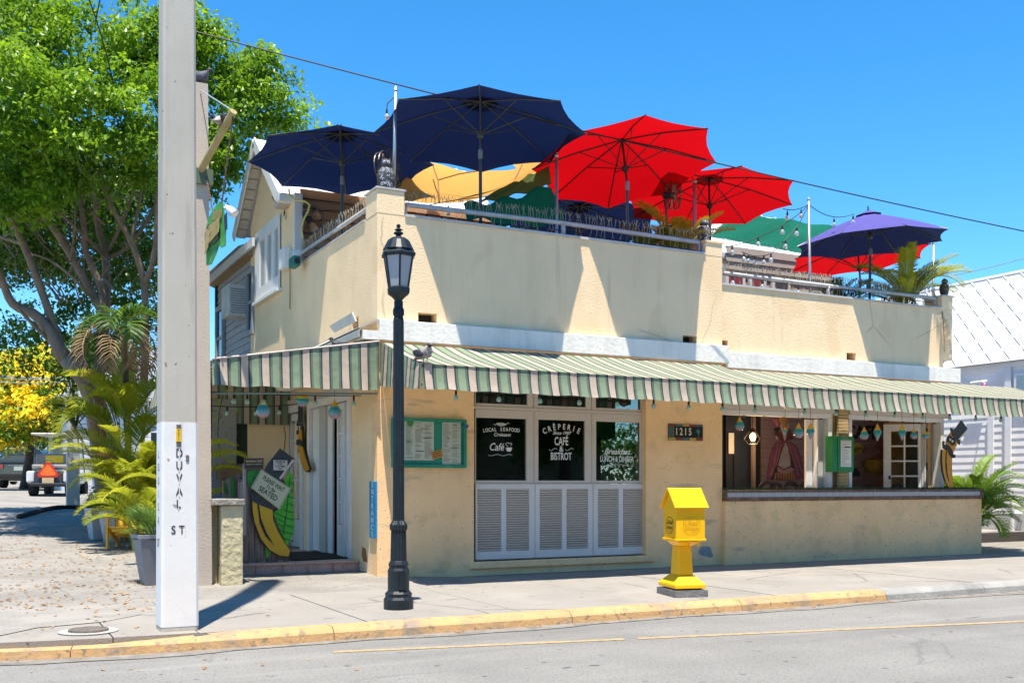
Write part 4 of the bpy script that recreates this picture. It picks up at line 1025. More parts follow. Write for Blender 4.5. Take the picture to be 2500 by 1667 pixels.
def umbrella(label, hub, r, rise, cloth, base, tilt=(0, 0), sides=8, ph=0.0, vent=True, rib=ribm, runner=.52):
    hub = Vector(hub); base = Vector(base)
    t = thing('patio_umbrella', tuple(base), label, 'umbrella', 'patio umbrellas on the roof terrace')
    # tilted frame of the canopy
    nz = Vector((-tilt[0], -tilt[1], 1)).normalized(); ax = Vector((0, 0, 1)).cross(nz)
    M = Matrix.Rotation(Vector((0, 0, 1)).angle(nz), 3, ax) if ax.length > 1e-6 else Matrix.Identity(3)
    a0 = math.atan2(-FY, -FX) + ph
    def rim(k): a = a0 + 2 * math.pi * k / sides; return Vector((r * math.cos(a), r * math.sin(a), -rise))
    vs = [hub.copy()]; fs = []; NR = 6; NS = 4
    vs = []
    for k in range(sides):
        A, B = rim(k), rim(k + 1)
        b = len(vs)
        for i in range(NR + 1):
            q = i / NR
            for j in range(NS + 1):
                s_ = j / NS; e = A * (1 - s_) + B * s_
                p = e * q
                belly = math.sin(math.pi * s_)
                p = Vector((p.x * (1 - .055 * belly * q * q), p.y * (1 - .055 * belly * q * q), p.z + .045 * q * (1 - q) * 4 * .8 - .03 * belly * q + .035 * belly * q * q * 1.4))
                vs.append(hub + M @ p)
        for i in range(NR):
            for j in range(NS): c = b + i * (NS + 1) + j; fs.append((c, c + NS + 1, c + NS + 2, c + 1))
    MB().add(vs, fs).build('canopy', cloth, t, smooth=True)
    if vent:
        v2 = []; f2 = []
        for k in range(sides):
            A, B = rim(k) * .17, rim(k + 1) * .17; v2 += [hub + M @ Vector((0, 0, .05)), hub + M @ (A + Vector((0, 0, .055))), hub + M @ (B + Vector((0, 0, .055)))]; f2.append((3*k, 3*k+1, 3*k+2))
        MB().add(v2, f2).build('vent', cloth, t)
    for k in range(sides):
        A = rim(k)
        mid = A * .5; mid.z += .045
        path = [hub + M @ Vector((0, 0, -.03)), hub + M @ (mid + Vector((0, 0, -.03))), hub + M @ (A + Vector((0, 0, .0)))]
        MB().tube(path, .011, 6).build('rib', rib, t)
        run = hub + M @ Vector((0, 0, -runner))
        MB().tube([run, hub + M @ (A * .48 + Vector((0, 0, .015)))], .008, 5).build('strut', rib, t)
    run = hub + M @ Vector((0, 0, -runner))
    MB().tube([base, run - (M @ Vector((0, 0, .25)))], .024, 10).build('pole', polem, t)
    MB().tube([run - (M @ Vector((0, 0, .25))), hub + M @ Vector((0, 0, .06))], .019, 10).build('pole', rib, t)
    MB().lathe([(.03, -.05), (.05, -.03), (.05, .03), (.03, .05)], run, 10).build('runner', rib, t)
    MB().lathe([(.028, -.06), (.034, -.04), (.034, .06), (.028, .08)], run - (M @ Vector((0, 0, .3))), 10).build('collar', mat('collar_grey', (.2, .22, .23), rough=.4), t)
    MB().tube([hub + M @ Vector((0, 0, .04)), hub + M @ Vector((0, 0, .12))], .015, 6).build('finial', rib, t)
    cz = base.z + 1.05
    MB().lathe([(.035, 0), (.045, .04), (.045, .14), (.035, .18)], (base.x, base.y, cz), 8).build('crank_housing', polem, t)
    MB().tube([(base.x - .04, base.y - .02, cz + .1), (base.x - .12, base.y - .04, cz + .1), (base.x - .13, base.y - .04, cz + .17)], .008, 5).build('crank_handle', polem, t)
    MB().lathe([(.26, 0), (.26, .05), (.06, .09), (.04, .3)], (base.x, base.y, base.z), 16).build('base_weight', polem, t)
    return t
ZT = 3.75
def ub(u, d): p = atD(u, 600, d); return (p.x, p.y, ZT)
def tl(a, b=0.0): return (-(FX * a + RX * b), -(FY * a + RY * b))     # a: tips away from the street corner, b: tips right
h = atD(833, 322, 16.8); umbrella('navy blue umbrella at the left, in front of the gabled house', h, 1.49, .53, navyc, ub(834, 16.8), tilt=tl(.075, -.03), ph=.12)
h = atD(1173, 243, 14.95); umbrella('largest navy blue umbrella, highest one, above the yellow shade cloth', h, 1.53, .50, navyc, ub(1174, 14.95), tilt=tl(.07, .0), ph=0.02)
h = atD(1518, 338, 16.3); umbrella('large red umbrella with leaning dark pole, left of the two big red ones', h, 1.47, .47, redc, ub(1536, 16.3), tilt=tl(.19, -.09), ph=.1, rib=ribd, vent=False)
h = atD(1731, 432, 18.1); umbrella('red umbrella partly hidden behind the larger red one and a palm', h, 1.52, .42, redc, ub(1738, 18.1), tilt=tl(.09, .0), ph=.15, rib=ribd)
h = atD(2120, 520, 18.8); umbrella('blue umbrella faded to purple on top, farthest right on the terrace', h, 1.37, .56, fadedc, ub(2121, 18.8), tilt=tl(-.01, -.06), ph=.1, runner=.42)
h = atD(2093, 596, 21.4); umbrella('low red umbrella mostly hidden behind the faded blue one', h, 1.42, .30, redc, (atD(2093, 600, 21.4).x, atD(2093, 600, 21.4).y, 3.9), tilt=tl(.06, -.06), ph=.2, rib=ribd)

# ================================================================== shade cloths
def cloth(name, label, m, corners, sagz=.25, nu=18, nv=12, ripple=.03, **k):
    a, b, c, d = [Vector(p) for p in corners]; vs = []
    for j in range(nv + 1):
        for i in range(nu + 1):
            s_, q = i / nu, j / nv
            p = (a * (1 - s_) + b * s_) * (1 - q) + (d * (1 - s_) + c * s_) * q
            p.z += -sagz * math.sin(math.pi * s_) * math.sin(math.pi * (q * .6 + .2)) + ripple * math.sin(s_ * 17 + q * 5)
            vs.append(p)
    K = nu + 1
    return MB().add(vs, [(j*K+i, j*K+i+1, (j+1)*K+i+1, (j+1)*K+i) for j in range(nv) for i in range(nu)]).build(name, m, smooth=True, label=label, cat='shade cloth', **k)
orange = clothmat('shade_orange', (.62, .34, .08), .45, tcol=(.75, .38, .08))
greenc = clothmat('shade_green', (.008, .13, .085), .4, tcol=(.01, .26, .15))
olive = clothmat('shade_olive', (.10, .13, .035), .4, tcol=(.16, .2, .05))
oc = cloth('shade_cloth', 'yellow orange shade sail slung behind the largest navy umbrella', orange, [atD(1045, 396, 18.6), atD(1372, 368, 18.6), atD(1335, 398, 16.3), atD(925, 488, 16.3)], .46, ripple=.018)
seamm = mat('seam_brown', (.22, .10, .03), rough=.8)
for pts in (((1057, 405, 17.9), (1069, 440, 17.3), (1073, 494, 16.2)), ((1069, 440, 17.3), (1120, 425, 17.3), (1170, 417, 17.3)), ((1275, 402, 17.2), (1262, 430, 16.7), (1246, 456, 16.25))):
    MB().tube([atD(*p) for p in pts], .012, 5).build('seam', seamm, oc)
cloth('shade_cloth', 'small pale orange shade corner left of the red umbrella', orange, [atD(1240, 395, 19), atD(1372, 375, 19), atD(1365, 440, 18.4), atD(1300, 450, 18.4)], .1)
cloth('shade_cloth', 'olive green shade cloth strip beneath the yellow orange sail', olive, [atD(1246, 452, 16.2), atD(1340, 396, 16.2), atD(1346, 452, 16.1), atD(1150, 500, 16.1)], .04)
cloth('shade_cloth', 'dark green shade cloth hanging behind the spiked rail, left of the red umbrella', greenc, [atD(1130, 498, 16.05), atD(1346, 450, 16.05), atD(1380, 545, 15.9), atD(1140, 532, 15.9)], .12, ripple=.05)
def rz(y): return 6.22 + (y - 17.54) * 1.4 / 1.66 + .13
def rc(u, y): q = onY(u, 600, y); return Vector((q.x, y, rz(y)))
cloth('shade_cloth', 'bright green shade cloth stretched over the white metal roof at the right', greenc, [rc(1800, 19.08), rc(2066, 19.08), rc(2000, 17.75), rc(1735, 17.95)], .0, ripple=.03)
h = atD(1415, 500, 19.5); umbrella('low navy umbrella glimpsed behind the rail beneath the large red one', h, 1.5, .42, navyc, ub(1415, 19.5), tilt=tl(.14, .0), ph=.3)
# ================================================================== street lamp
b = onZ(973, 1485, 0)
lx, ly_ = b.x, b.y; k = .00426
lamp = thing('street_lamp', (lx, ly_, 0), 'black fluted cast-iron street lamp with hexagonal lantern at the kerbside', 'street lamp')
def zz(v): return (1485 - v) * k
MB().lathe([(.155, 0), (.155, .10), (.135, .13), (.142, .16), (.112, .19), (.112, .40), (.096, .43), (.106, .46), (.088, .50)], (lx, ly_, 0), 16).build('base', blackmetal, lamp, bevel=.004)
MB().lathe([(.085, .50), (.078, zz(1295)), (.092, zz(1290)), (.092, zz(1280)), (.060, zz(1270)), (.055, 3.0), (.046, zz(772)), (.058, zz(768)), (.058, zz(756)), (.046, zz(750)), (.046, zz(735))], (lx, ly_, 0), 32, flute=.11).build('shaft', blackmetal, lamp)
hx = MB()
hx.lathe([(.04, zz(735)), (.06, zz(728)), (.125, zz(716)), (.128, zz(704)), (.105, zz(700))], (lx, ly_, 0), 6, ph=.25).build('lantern_base', blackmetal, lamp)
zt_, zb_2 = zz(628), zz(702)
fr = MB()
for i in range(6):
    a = .25 + i * math.pi / 3
    p0 = Vector((lx + .108 * math.cos(a), ly_ + .108 * math.sin(a), zb_2)); p1 = Vector((lx + .158 * math.cos(a), ly_ + .158 * math.sin(a), zt_))
    MB().beam(p0, p1, .018, .018).build('glazing_bar', blackmetal, lamp)
    a2 = a + math.pi / 3
    q0 = Vector((lx + .108 * math.cos(a2), ly_ + .108 * math.sin(a2), zb_2)); q1 = Vector((lx + .158 * math.cos(a2), ly_ + .158 * math.sin(a2), zt_))
    MB().quad(p0, q0, q1, p1).build('pane', mat('frosted_pane', (.40, .41, .44), rough=.35, var=.04), lamp)
    hp = []
MB().lathe([(.16, zt_), (.19, zt_ + .006), (.195, zt_ + .03), (.17, zt_ + .06), (.165, zt_ + .075)], (lx, ly_, 0), 6, ph=.25).build('lantern_rim', blackmetal, lamp)
MB().lathe([(.163, zt_ + .075), (.14, zt_ + .12), (.115, zt_ + .17), (.075, zt_ + .2), (.03, zt_ + .215), (.026, zt_ + .23), (.05, zt_ + .245), (.05, zt_ + .255), (.02, zt_ + .275), (.045, zt_ + .285), (.012, zt_ + .305), (.022, zt_ + .32), (.022, zt_ + .335), (.001, zt_ + .35)], (lx, ly_, 0), 18).build('dome', blackmetal, lamp)
boxp('access_door', blackmetal, lamp, lx - .04, lx + .04, ly_ - .125, ly_ - .10, .21, .38)

# ================================================================== concrete utility pole, lower part painted white with the street name
b = onZ(394, 1543, 0); px0, py0 = b.x, b.y; pw = onZ(485, 1537, 0).x - px0
conc = mat('pole_concrete', (.50, .455, .385), rough=.9, var=.07, vs=1.5, bump=.12, bs=70, stain=(.28, .26, .23), sscale=1.3, samt=.4, streak=True, spec=.2)
speckle(conc, 15, .70, .73, (.15, .12, .10), .8)
polewhite = mat('pole_white', (.80, .77, .74), rough=.6, var=.03, bump=.1, bs=25, stain=(.5, .5, .5), sscale=2, samt=.3)
speckle(polewhite, 14, .72, .74, (.2, .18, .16), .7)
HP = 15.5; pole = thing('utility_pole', (px0 + pw / 2, py0 + pw / 2, 0), 'tall square concrete pole, painted white below with DUVAL ST stencilled in black', 'pole')
cxp, cyp = px0 + pw / 2, py0 + pw / 2
def octo(z, m=0.0):
    s_ = pw / 2 * (1 - .024 * min(z, 7)) + m; c = s_ * .86
    return [(cxp + a, cyp + b_, z) for a, b_ in ((-c, -s_), (c, -s_), (s_, -c), (s_, c), (c, s_), (-c, s_), (-s_, c), (-s_, -c))]
def oct_seg(z0, z1, name, m_, ex=0.0):
    r0, r1 = octo(z0, ex), octo(z1, ex); mb = MB(); mb.add(r0 + r1, [(i, (i+1) % 8, (i+1) % 8 + 8, i + 8) for i in range(8)] + [tuple(range(7, -1, -1)), tuple(range(8, 16))])
    return mb.build(name, m_, pole)
ZW = 1.84
oct_seg(0, .04, 'bare_foot', conc); oct_seg(.04, ZW, 'painted_shaft', polewhite, .002); oct_seg(ZW, 7, 'shaft', conc); oct_seg(7.0, HP, 'shaft', conc)
stencil = mat('stencil', (.035, .03, .035), rough=.8, var=.3, vs=30)
def face(u, v, off=.006):
    Yf = cyp - pw / 2 * .985 - off; p = onY(u, v, Yf); return p
for chh, v in zip('DUVAL', (1107, 1137, 1168, 1200, 1231)):
    p = face(438 + (0 if chh != 'L' else -2), v); zq = p.z; p.y = cyp - pw / 2 * (1 - .024 * zq) - .005
    text(chh, 'lettering', stencil, pole, p, (1, 0, 0), (0, 0, 1), .105, depth=0, sx=.8, bold=.012)
    MB().box(p.x - .004, p.x + .004, p.y - .002, p.y - .001, p.z - .045, p.z + .045).build('stencil_bridge', polewhite, pole)
p = face(435, 1294); p.y = cyp - pw / 2 * (1 - .024 * p.z) - .005
text('S T', 'lettering', stencil, pole, p, (1, 0, 0), (0, 0, 1), .105, depth=0, sx=.85, bold=.012)
MB().box(p.x + .055, p.x + .061, p.y - .002, p.y - .001, p.z - .045, p.z + .045).build('stencil_bridge', polewhite, pole)
# side face lettering, LOUISA ST, seen edge on
for i, chh in enumerate('LOUISA'):
    z = onX(386, 1110 + i * 32, px0).z; 
    text(chh, 'lettering', stencil, pole, (cxp - pw / 2 * (1 - .024 * z) - .006, cyp, z), (0, -1, 0), (0, 0, 1), .10, depth=0, bold=.01)
z = onX(386, 1325, px0).z; text('ST', 'lettering', stencil, pole, (cxp - pw / 2 * (1 - .024 * z) - .006, cyp, z), (0, -1, 0), (0, 0, 1), .10, depth=0, bold=.01)
streaks(polewhite, (7, 7, 1.0), .60, .70, (.50, .47, .43), .45)
streaks(conc, (9, 9, .8), .58, .70, (.32, .29, .25), .5)
yl = mat('tag_yellow', (.75, .45, .02), rough=.5)
p0, p1 = face(430, 1046, .0), face(442, 1078, .0)
yq = cyp - pw / 2 * (1 - .024 * 1.7) - .006
boxp('number_tag', yl, pole, p0.x, p1.x, yq - .004, yq + .004, p1.z, p0.z)
p0, p1 = face(431, 1036, .0), face(442, 1090, .0); boxp('tag_tape', mat('tape', (.12, .11, .11), rough=.7, var=.5, vs=60), pole, p0.x - .001, p1.x + .001, yq - .002, yq + .006, p1.z, p0.z)
for i, chh in enumerate('8011'):
    p = face(436, 1050 + i * 8, 0); text(chh, 'lettering', letter_black, pole, (p.x, yq - .007, p.z), (1, 0, 0), (0, 0, 1), .03, depth=0)
for v in (1114, 1123):
    p = face(458, v); MB().lathe([(.016, 0), (.014, .004)], (p.x, cyp - pw / 2 * (1 - .024 * p.z) - .004, p.z), 12, axis=(0, -1, 0)).build('rivet_disc', mat('disc', (.15, .14, .14), rough=.6), pole)

# ================================================================== second pole with bracket and hanging banana sign
bq = onZ(518, 1437, 0); w2 = .26
x2b = bq.x; pole2 = thing('sign_post', (x2b - w2 / 2, bq.y + w2 / 2, 0), 'shorter square grey-pink post behind the concrete pole, holding the hanging palm sign', 'post')
postm = mat('post_pinkish', (.52, .42, .33), rough=.9, var=.10, vs=1.5, stain=(.38, .35, .32), sscale=1.5, samt=.6, streak=True, bump=.4)
zt2 = atD(480, 205, 12.8).z
MB().add([(x2b - w2, bq.y, 0), (x2b, bq.y, 0), (x2b, bq.y + w2, 0), (x2b - w2, bq.y + w2, 0), (x2b - w2 + .07, bq.y + .03, zt2), (x2b - .045, bq.y + .03, zt2), (x2b - .045, bq.y + w2 - .03, zt2), (x2b - w2 + .07, bq.y + w2 - .03, zt2)], [(0,3,2,1),(4,5,6,7),(0,1,5,4),(1,2,6,5),(2,3,7,6),(3,0,4,7)]).build('shaft', postm, pole2)
woodp = mat('bracket_wood', (.38, .30, .13), rough=.8, var=.2, vs=6)
A_, B_ = atD(489, 418, 12.75), atD(570, 272, 12.2)
MB().tube([A_, B_], .045, 12).build('bracket_arm', woodp, pole2)
MB().lathe([(.045, -.004), (.001, .0)], B_, 12, axis=(B_ - A_)).build('arm_end', mat('arm_end', (.45, .32, .22), rough=.8), pole2)
MB().tube([atD(489, 220, 12.75), atD(570, 272, 12.2)], .008, 5).build('stay_wire', galv, pole2)
sp = mat('bracket_green', (.10, .13, .08), rough=.7)
MB().box(x2b - w2 - .01, x2b + .01, bq.y - .02, bq.y + w2, onY(480, 440, bq.y).z - .04, onY(480, 410, bq.y).z).build('bracket_plate', sp, pole2)
rustm = mat('chain_rust', (.13, .08, .06), rough=.8, var=.4, vs=30)
def chain(a, b, sag, parent, n=26, r=.013):
    mb = MB(); a, b = Vector(a), Vector(b)
    for i in range(n):
        t = (i + .5) / n; p = a.lerp(b, t); p.z -= sag * 4 * t * (1 - t); d = (b - a) / n * .62
        if i % 2: mb.beam(p - d, p + d, .022, .006)
        else: mb.beam(p - d, p + d, .006, .022)
    return mb.build('chain', rustm, parent, kind='stuff')
chain(atD(503, 430, 12.7), atD(520, 520, 12.4), .0, pole2)
chain(atD(569, 285, 12.2), atD(541, 500, 12.25), .0, pole2, 34)
# hanging sign: palm and lettering cut-out with green frond shapes seen edge on
sg = thing('hanging_sign', tuple(atD(530, 640, 12.3)), 'green and yellow palm-shaped wooden sign hanging by chains from the post bracket', 'sign')
sgreen = mat('sign_green', (.06, .26, .06), rough=.7, var=.35, vs=9); sdark = mat('sign_dark', (.05, .07, .04), rough=.8, var=.4, vs=9); sgold = mat('sign_gold', (.38, .28, .11), rough=.7, var=.3, vs=12)
dv1 = (atD(505, 600, 12.5) - atD(560, 600, 11.9)).normalized()
def sgp(u, v): 
    t = (u - 503) / 55.0; return atD(u, v, 12.45 - .35 * t)
def sgpoly(pts, m_, off, th=.03):
    n = Vector((-.35, -.9, 0)).normalized()
    MB().poly([sgp(a, b_) + n * off for a, b_ in pts], n, th).build('panel', m_, sg)
sgpoly([(505,648),(503,560),(512,530),(530,500),(545,495),(548,520),(553,540),(552,600),(541,606),(536,600),(528,622),(517,646)], sgreen, 0)
sgpoly([(548,530),(555,520),(556,560),(550,565)], navy, .01)
sgpoly([(503,600),(502,575),(510,552),(525,545),(537,560),(535,585),(520,600)], sdark, .035)
for i in range(9):
    sgpoly([(512 + i * 3, 555 - i * 2.4), (514.5 + i * 3, 553 - i * 2.4), (513 + i * 3, 598 - i * 3.5), (510.5 + i * 3, 600 - i * 3.5)], sgold, .066, .012)
for i in range(7):
    sgpoly([(522 + i * 3.2, 520 - i), (524 + i * 3.2, 518 - i), (523 + i * 3.2, 540 - i), (521 + i * 3.2, 541 - i)], sgold, .035, .012)
for i in range(7):
    sgpoly([(505 + i * 1.5, 562 + i * 1), (507 + i * 1.5, 560 + i), (503.8 + i * 1.2, 625 - i * 3), (502.5 + i * 1.2, 627 - i * 3)], sgold, .07, .012)
# little spotlight on its arm
a, b_ = atD(540, 506, 12.3), atD(560, 512, 12.2)
so = thing('spotlight', tuple(a), 'small white spotlight on a short arm beside the hanging palm sign', 'spotlight')
MB().tube([a, b_], .018, 8).build('arm', white, so)
MB().lathe([(.02, -.12), (.045, -.05), (.055, .03), (.055, .04)], atD(568, 518, 12.15), 12, axis=(.5, -.5, -.6)).build('lamp_head', white, so)

# concrete pole further back up the side street
b = onG(178, 1237); pole3 = thing('utility_pole', (b.x, b.y, b.z), 'slim bare concrete pole standing further back behind the parked golf cart', 'pole')
hw = 15 / FOC * 25.8
zt3 = atD(178, 880, 25.8).z + .3
MB().add([(b.x - hw, b.y - hw, b.z - .05), (b.x + hw, b.y - hw, b.z - .05), (b.x + hw, b.y + hw, b.z - .05), (b.x - hw, b.y + hw, b.z - .05), (b.x - hw*.75, b.y - hw*.75, zt3), (b.x + hw*.75, b.y - hw*.75, zt3), (b.x + hw*.75, b.y + hw*.75, zt3), (b.x - hw*.75, b.y + hw*.75, zt3)], [(0,3,2,1),(4,5,6,7),(0,1,5,4),(1,2,6,5),(2,3,7,6),(3,0,4,7)]).build('shaft', conc, pole3)

# ================================================================== newspaper box
nb = onZ(1650, 1458, 0)
RZ = R_(-13); cR, sR = math.cos(RZ), math.sin(RZ)
ybox = mat('box_yellow', (.92, .49, .004), rough=.4, var=.04, vs=4, bump=.15, bs=20, stain=(.6, .33, .02), sscale=4, samt=.3)
news = thing('newspaper_box', (nb.x, nb.y, 0), 'bright yellow house-shaped newspaper box on a pedestal by the kerb', 'newspaper box')
def NM(mb, name, m_, parent=None, bevel=0, **k):
    """local box frame: origin at near corner, x along front, y depth"""
    mb.v = [(nb.x + p[0] * cR - p[1] * sR, nb.y + p[0] * sR + p[1] * cR, p[2]) for p in mb.v]
    return mb.build(name, m_, parent or news, bevel=bevel, **k)
streaks(ybox, (9, 9, 1.6), .62, .72, (.50, .27, .02), .45)
W_, D_ = .40, .44; kk = 11.9 / FOC
def nz(v): return (1452 - v) * kk + .0
NM(MB().box(-.01, W_ - .0, -.0, D_ + .1, 0, .075), 'plinth_slab', mat('slab_grey', (.20, .19, .18), rough=.95, var=.2, vs=10, bump=1, bs=40))
def frus(mb, x0, x1, y0, y1, z0, X0, X1, Y0, Y1, z1):
    return mb.add([(x0,y0,z0),(x1,y0,z0),(x1,y1,z0),(x0,y1,z0),(X0,Y0,z1),(X1,Y0,z1),(X1,Y1,z1),(X0,Y1,z1)], [(0,3,2,1),(4,5,6,7),(0,1,5,4),(1,2,6,5),(2,3,7,6),(3,0,4,7)])
mb = MB(); mb.box(0, W_ - .02, .01, D_ + .08, .095, .135)
frus(mb, 0, W_ - .02, .01, D_ + .08, .136, .09, .29, .12, .40, .235)
NM(mb, 'foot', ybox, bevel=.006)
mb = MB(); frus(mb, .10, .275, .13, .39, .236, .115, .26, .15, .37, nz(1330)); 
NM(mb, 'pedestal', ybox, bevel=.008)
mb = MB(); frus(mb, .115, .26, .15, .37, nz(1330) + .001, .06, .34, .06, .42, nz(1318)); NM(mb, 'bracket', ybox, bevel=.004)
zb0, zb1, zr = nz(1316), nz(1233), nz(1187)
NM(MB().box(0, W_ - .02, 0, D_ - .04, zb0 - .0, zb0 + .028), 'bottom_flange', ybox, bevel=.006)
mb = MB(); mb.poly([(0.012, 0.012, zb0 + .029), (0.012, 0.012, zb1), (.012, (D_ - .04) / 2, zr - .03), (0.012, D_ - .052, zb1), (0.012, D_ - .052, zb0 + .029)], (1, 0, 0), W_ - .044)
NM(mb, 'body', ybox, bevel=.006)
# roof planes with clapboard ridges, ridge runs along the front
hd = (D_ - .04) / 2; 
for s_ in (0, 1):
    n = 10
    for i in range(n):
        t0, t1 = i / n, (i + 1) / n
        if s_ == 0: y0_, y1_ = -.02 + (hd + .02) * t0, -.02 + (hd + .02) * t1
        else: y0_, y1_ = 2 * hd + .02 - (hd + .02) * t0, 2 * hd + .02 - (hd + .02) * t1
        z0_, z1_ = zb1 - .01 + (zr - zb1 + .01) * t0, zb1 - .01 + (zr - zb1 + .01) * t1
        o = -.006 if s_ == 0 else .006
        mb = MB(); mb.add([(-.02, y0_ + o, z0_ + .008), (W_, y0_ + o, z0_ + .008), (W_, y1_, z1_ + .003), (-.02, y1_, z1_ + .003), (-.02, y0_, z0_ - .008), (W_, y0_, z0_ - .008), (W_, y1_, z1_ - .012), (-.02, y1_, z1_ - .012)], [(0,1,2,3),(7,6,5,4),(0,4,5,1),(1,5,6,2),(2,6,7,3),(3,7,4,0)])
        NM(mb, 'roof_board', ybox)
def oct2(w_, h_, c=.25): return [(-w_/2 + c*w_, -h_/2), (w_/2 - c*w_, -h_/2), (w_/2, -h_/2 + c*h_), (w_/2, h_/2 - c*h_), (w_/2 - c*w_, h_/2), (-w_/2 + c*w_, h_/2), (-w_/2, h_/2 - c*h_), (-w_/2, -h_/2 + c*h_)]
def LW(p): return Vector((nb.x + p[0] * cR - p[1] * sR, nb.y + p[0] * sR + p[1] * cR, p[2]))
zc = nz(1278)
fad = mat('box_faded_print', (.62, .33, .01), rough=.5); dk = mat('box_print', (.16, .085, .012), rough=.6)
for (o, ux, m_, sz) in ((LW((.20, .011, zc)), Vector((cR, sR, 0)), fad, 1.0), (LW((.011, hd, zc)), Vector((sR, -cR, 0)), dk, 1.0)):
    nn = ux.cross(Vector((0, 0, 1))); ring = MB(); o1 = [o + ux * a * sz + Vector((0, 0, b2)) + nn * .004 for a, b2 in oct2(.21, .19)]; i1 = [o + ux * a * sz + Vector((0, 0, b2)) + nn * .004 for a, b2 in oct2(.198, .178)]
    ring.add(o1 + i1, [(i, (i+1) % 8, (i+1) % 8 + 8, i + 8) for i in range(8)]).build('badge', m_, news)
    text('Real', 'lettering', m_, news, o + Vector((0, 0, .033)) + ux * .02, ux, (0, 0, 1), .075, depth=.003, bold=.012)
    text('the', 'lettering', m_, news, o + Vector((0, 0, .025)) - ux * .075, ux, (0, 0, 1), .035, depth=.003)
    text('Estate', 'lettering', m_, news, o + Vector((0, 0, -.025)), ux, (0, 0, 1), .068, depth=.003, bold=.012)
    text('Book', 'lettering', m_, news, o + Vector((0, 0, -.068)) + ux * .03, ux, (0, 0, 1), .028, depth=.003)
for a in (.17, .30):
    NM(MB().box(a - .012, a + .012, .03, .055, zb0 - .06, zb0 - .002), 'latch', ybox, bevel=.004)
# ================================================================== trees and plants
bark = mat('bark', (.20, .15, .11), rough=.9, var=.3, vs=5, bump=1.2, bs=18, stain=(.30, .24, .19), sscale=3, samt=.7, stretch=(1, 1, .4))
barkd = mat('bark_dark', (.10, .075, .06), rough=.95, var=.3, vs=5, bump=1.2, bs=18)
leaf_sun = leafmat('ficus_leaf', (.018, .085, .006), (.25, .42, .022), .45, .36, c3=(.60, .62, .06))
leaf_dk = leafmat('ficus_leaf_dark', (.022, .08, .010), (.10, .20, .02), .42, .4, c3=(.22, .34, .04))  # darker leaf copy; in the fig it carries the crown's inner shade
leaf_yf = leafmat('flower_leaf', (.08, .18, .02), (.26, .36, .04), .4, .5)
flower = leafmat('yellow_flower', (.85, .60, .01), (.90, .78, .05), .35, .6)
def hang_leaf(mb, p, s, rnd, droop=.7):
    """one pointed leaf of four triangles, folded on its midrib"""
    a = rnd.uniform(0, 6.283); el = rnd.uniform(-1.9, .2) * droop
    d = Vector((math.cos(a) * math.cos(el), math.sin(a) * math.cos(el), math.sin(el)))
    w = Vector((-math.sin(a), math.cos(a), 0)); up = w.cross(d) 
    roll = rnd.uniform(-.8, .8); w, up = w * math.cos(roll) + up * math.sin(roll), up * math.cos(roll) - w * math.sin(roll)
    m = p + d * s * .5
    b = len(mb.v)
    mb.v += [tuple(p), tuple(m + w * s * .27 + up * s * .07), tuple(p + d * s), tuple(m - w * s * .27 + up * s * .07)]
    mb.f += [(b, b + 1, b + 2), (b, b + 2, b + 3)]; mb.mi += [0, 0]
def crown(blobs, density, leafsize, rnd, clump=(.35, .7), per=60, shell=.55):
    """leaf clumps hung over the surface of uneven lobes"""
    mb = MB()
    for (c, r, sq) in blobs:
        c = Vector(c); n = int(density * 4 * r * r)
        for _ in range(n):
            while True:
                v = Vector((rnd.gauss(0, 1), rnd.gauss(0, 1), rnd.gauss(0, 1)))
                if v.length > 1e-3: break
            v.normalize(); q = r * (shell + (1.06 - shell) * rnd.random() ** .6) * (1 + .16 * math.sin(v.x * 7 + c.x) * math.cos(v.z * 6 + c.z))
            cc = c + Vector((v.x * q, v.y * q, v.z * q * sq))
            cr = rnd.uniform(*clump)
            k = int(per * rnd.uniform(.6, 1.3))
            for _ in range(k):
                o = Vector((rnd.gauss(0, 1), rnd.gauss(0, 1), rnd.gauss(0, .8)))
                o = o.normalized() * cr * rnd.random() ** .45
                o.z = abs(o.z) * .9 if rnd.random() < .6 else o.z * .7
                hang_leaf(mb, cc + o, leafsize * rnd.uniform(.7, 1.25), rnd)
    return mb
def limb(mb, path, r0, r1, rnd, seg=8, wob=.05):
    pts = [Vector(p) for p in path]; out = []; n = len(pts)
    # catmull-rom
    for i in range(n - 1):
        p0 = pts[max(i-1, 0)]; p1 = pts[i]; p2 = pts[i+1]; p3 = pts[min(i+2, n-1)]
        for k in range(4):
            t = k / 4
            q = .5 * ((2*p1) + (-p0+p2)*t + (2*p0-5*p1+4*p2-p3)*t*t + (-p0+3*p1-3*p2+p3)*t**3)
            out.append(q + Vector((rnd.uniform(-1, 1), rnd.uniform(-1, 1), 0)) * wob * r0)
    out.append(pts[-1]); m = len(out)
    mb.tube(out, [r0 + (r1 - r0) * i / (m - 1) for i in range(m)], seg)
    return out
rt = random.Random(11)
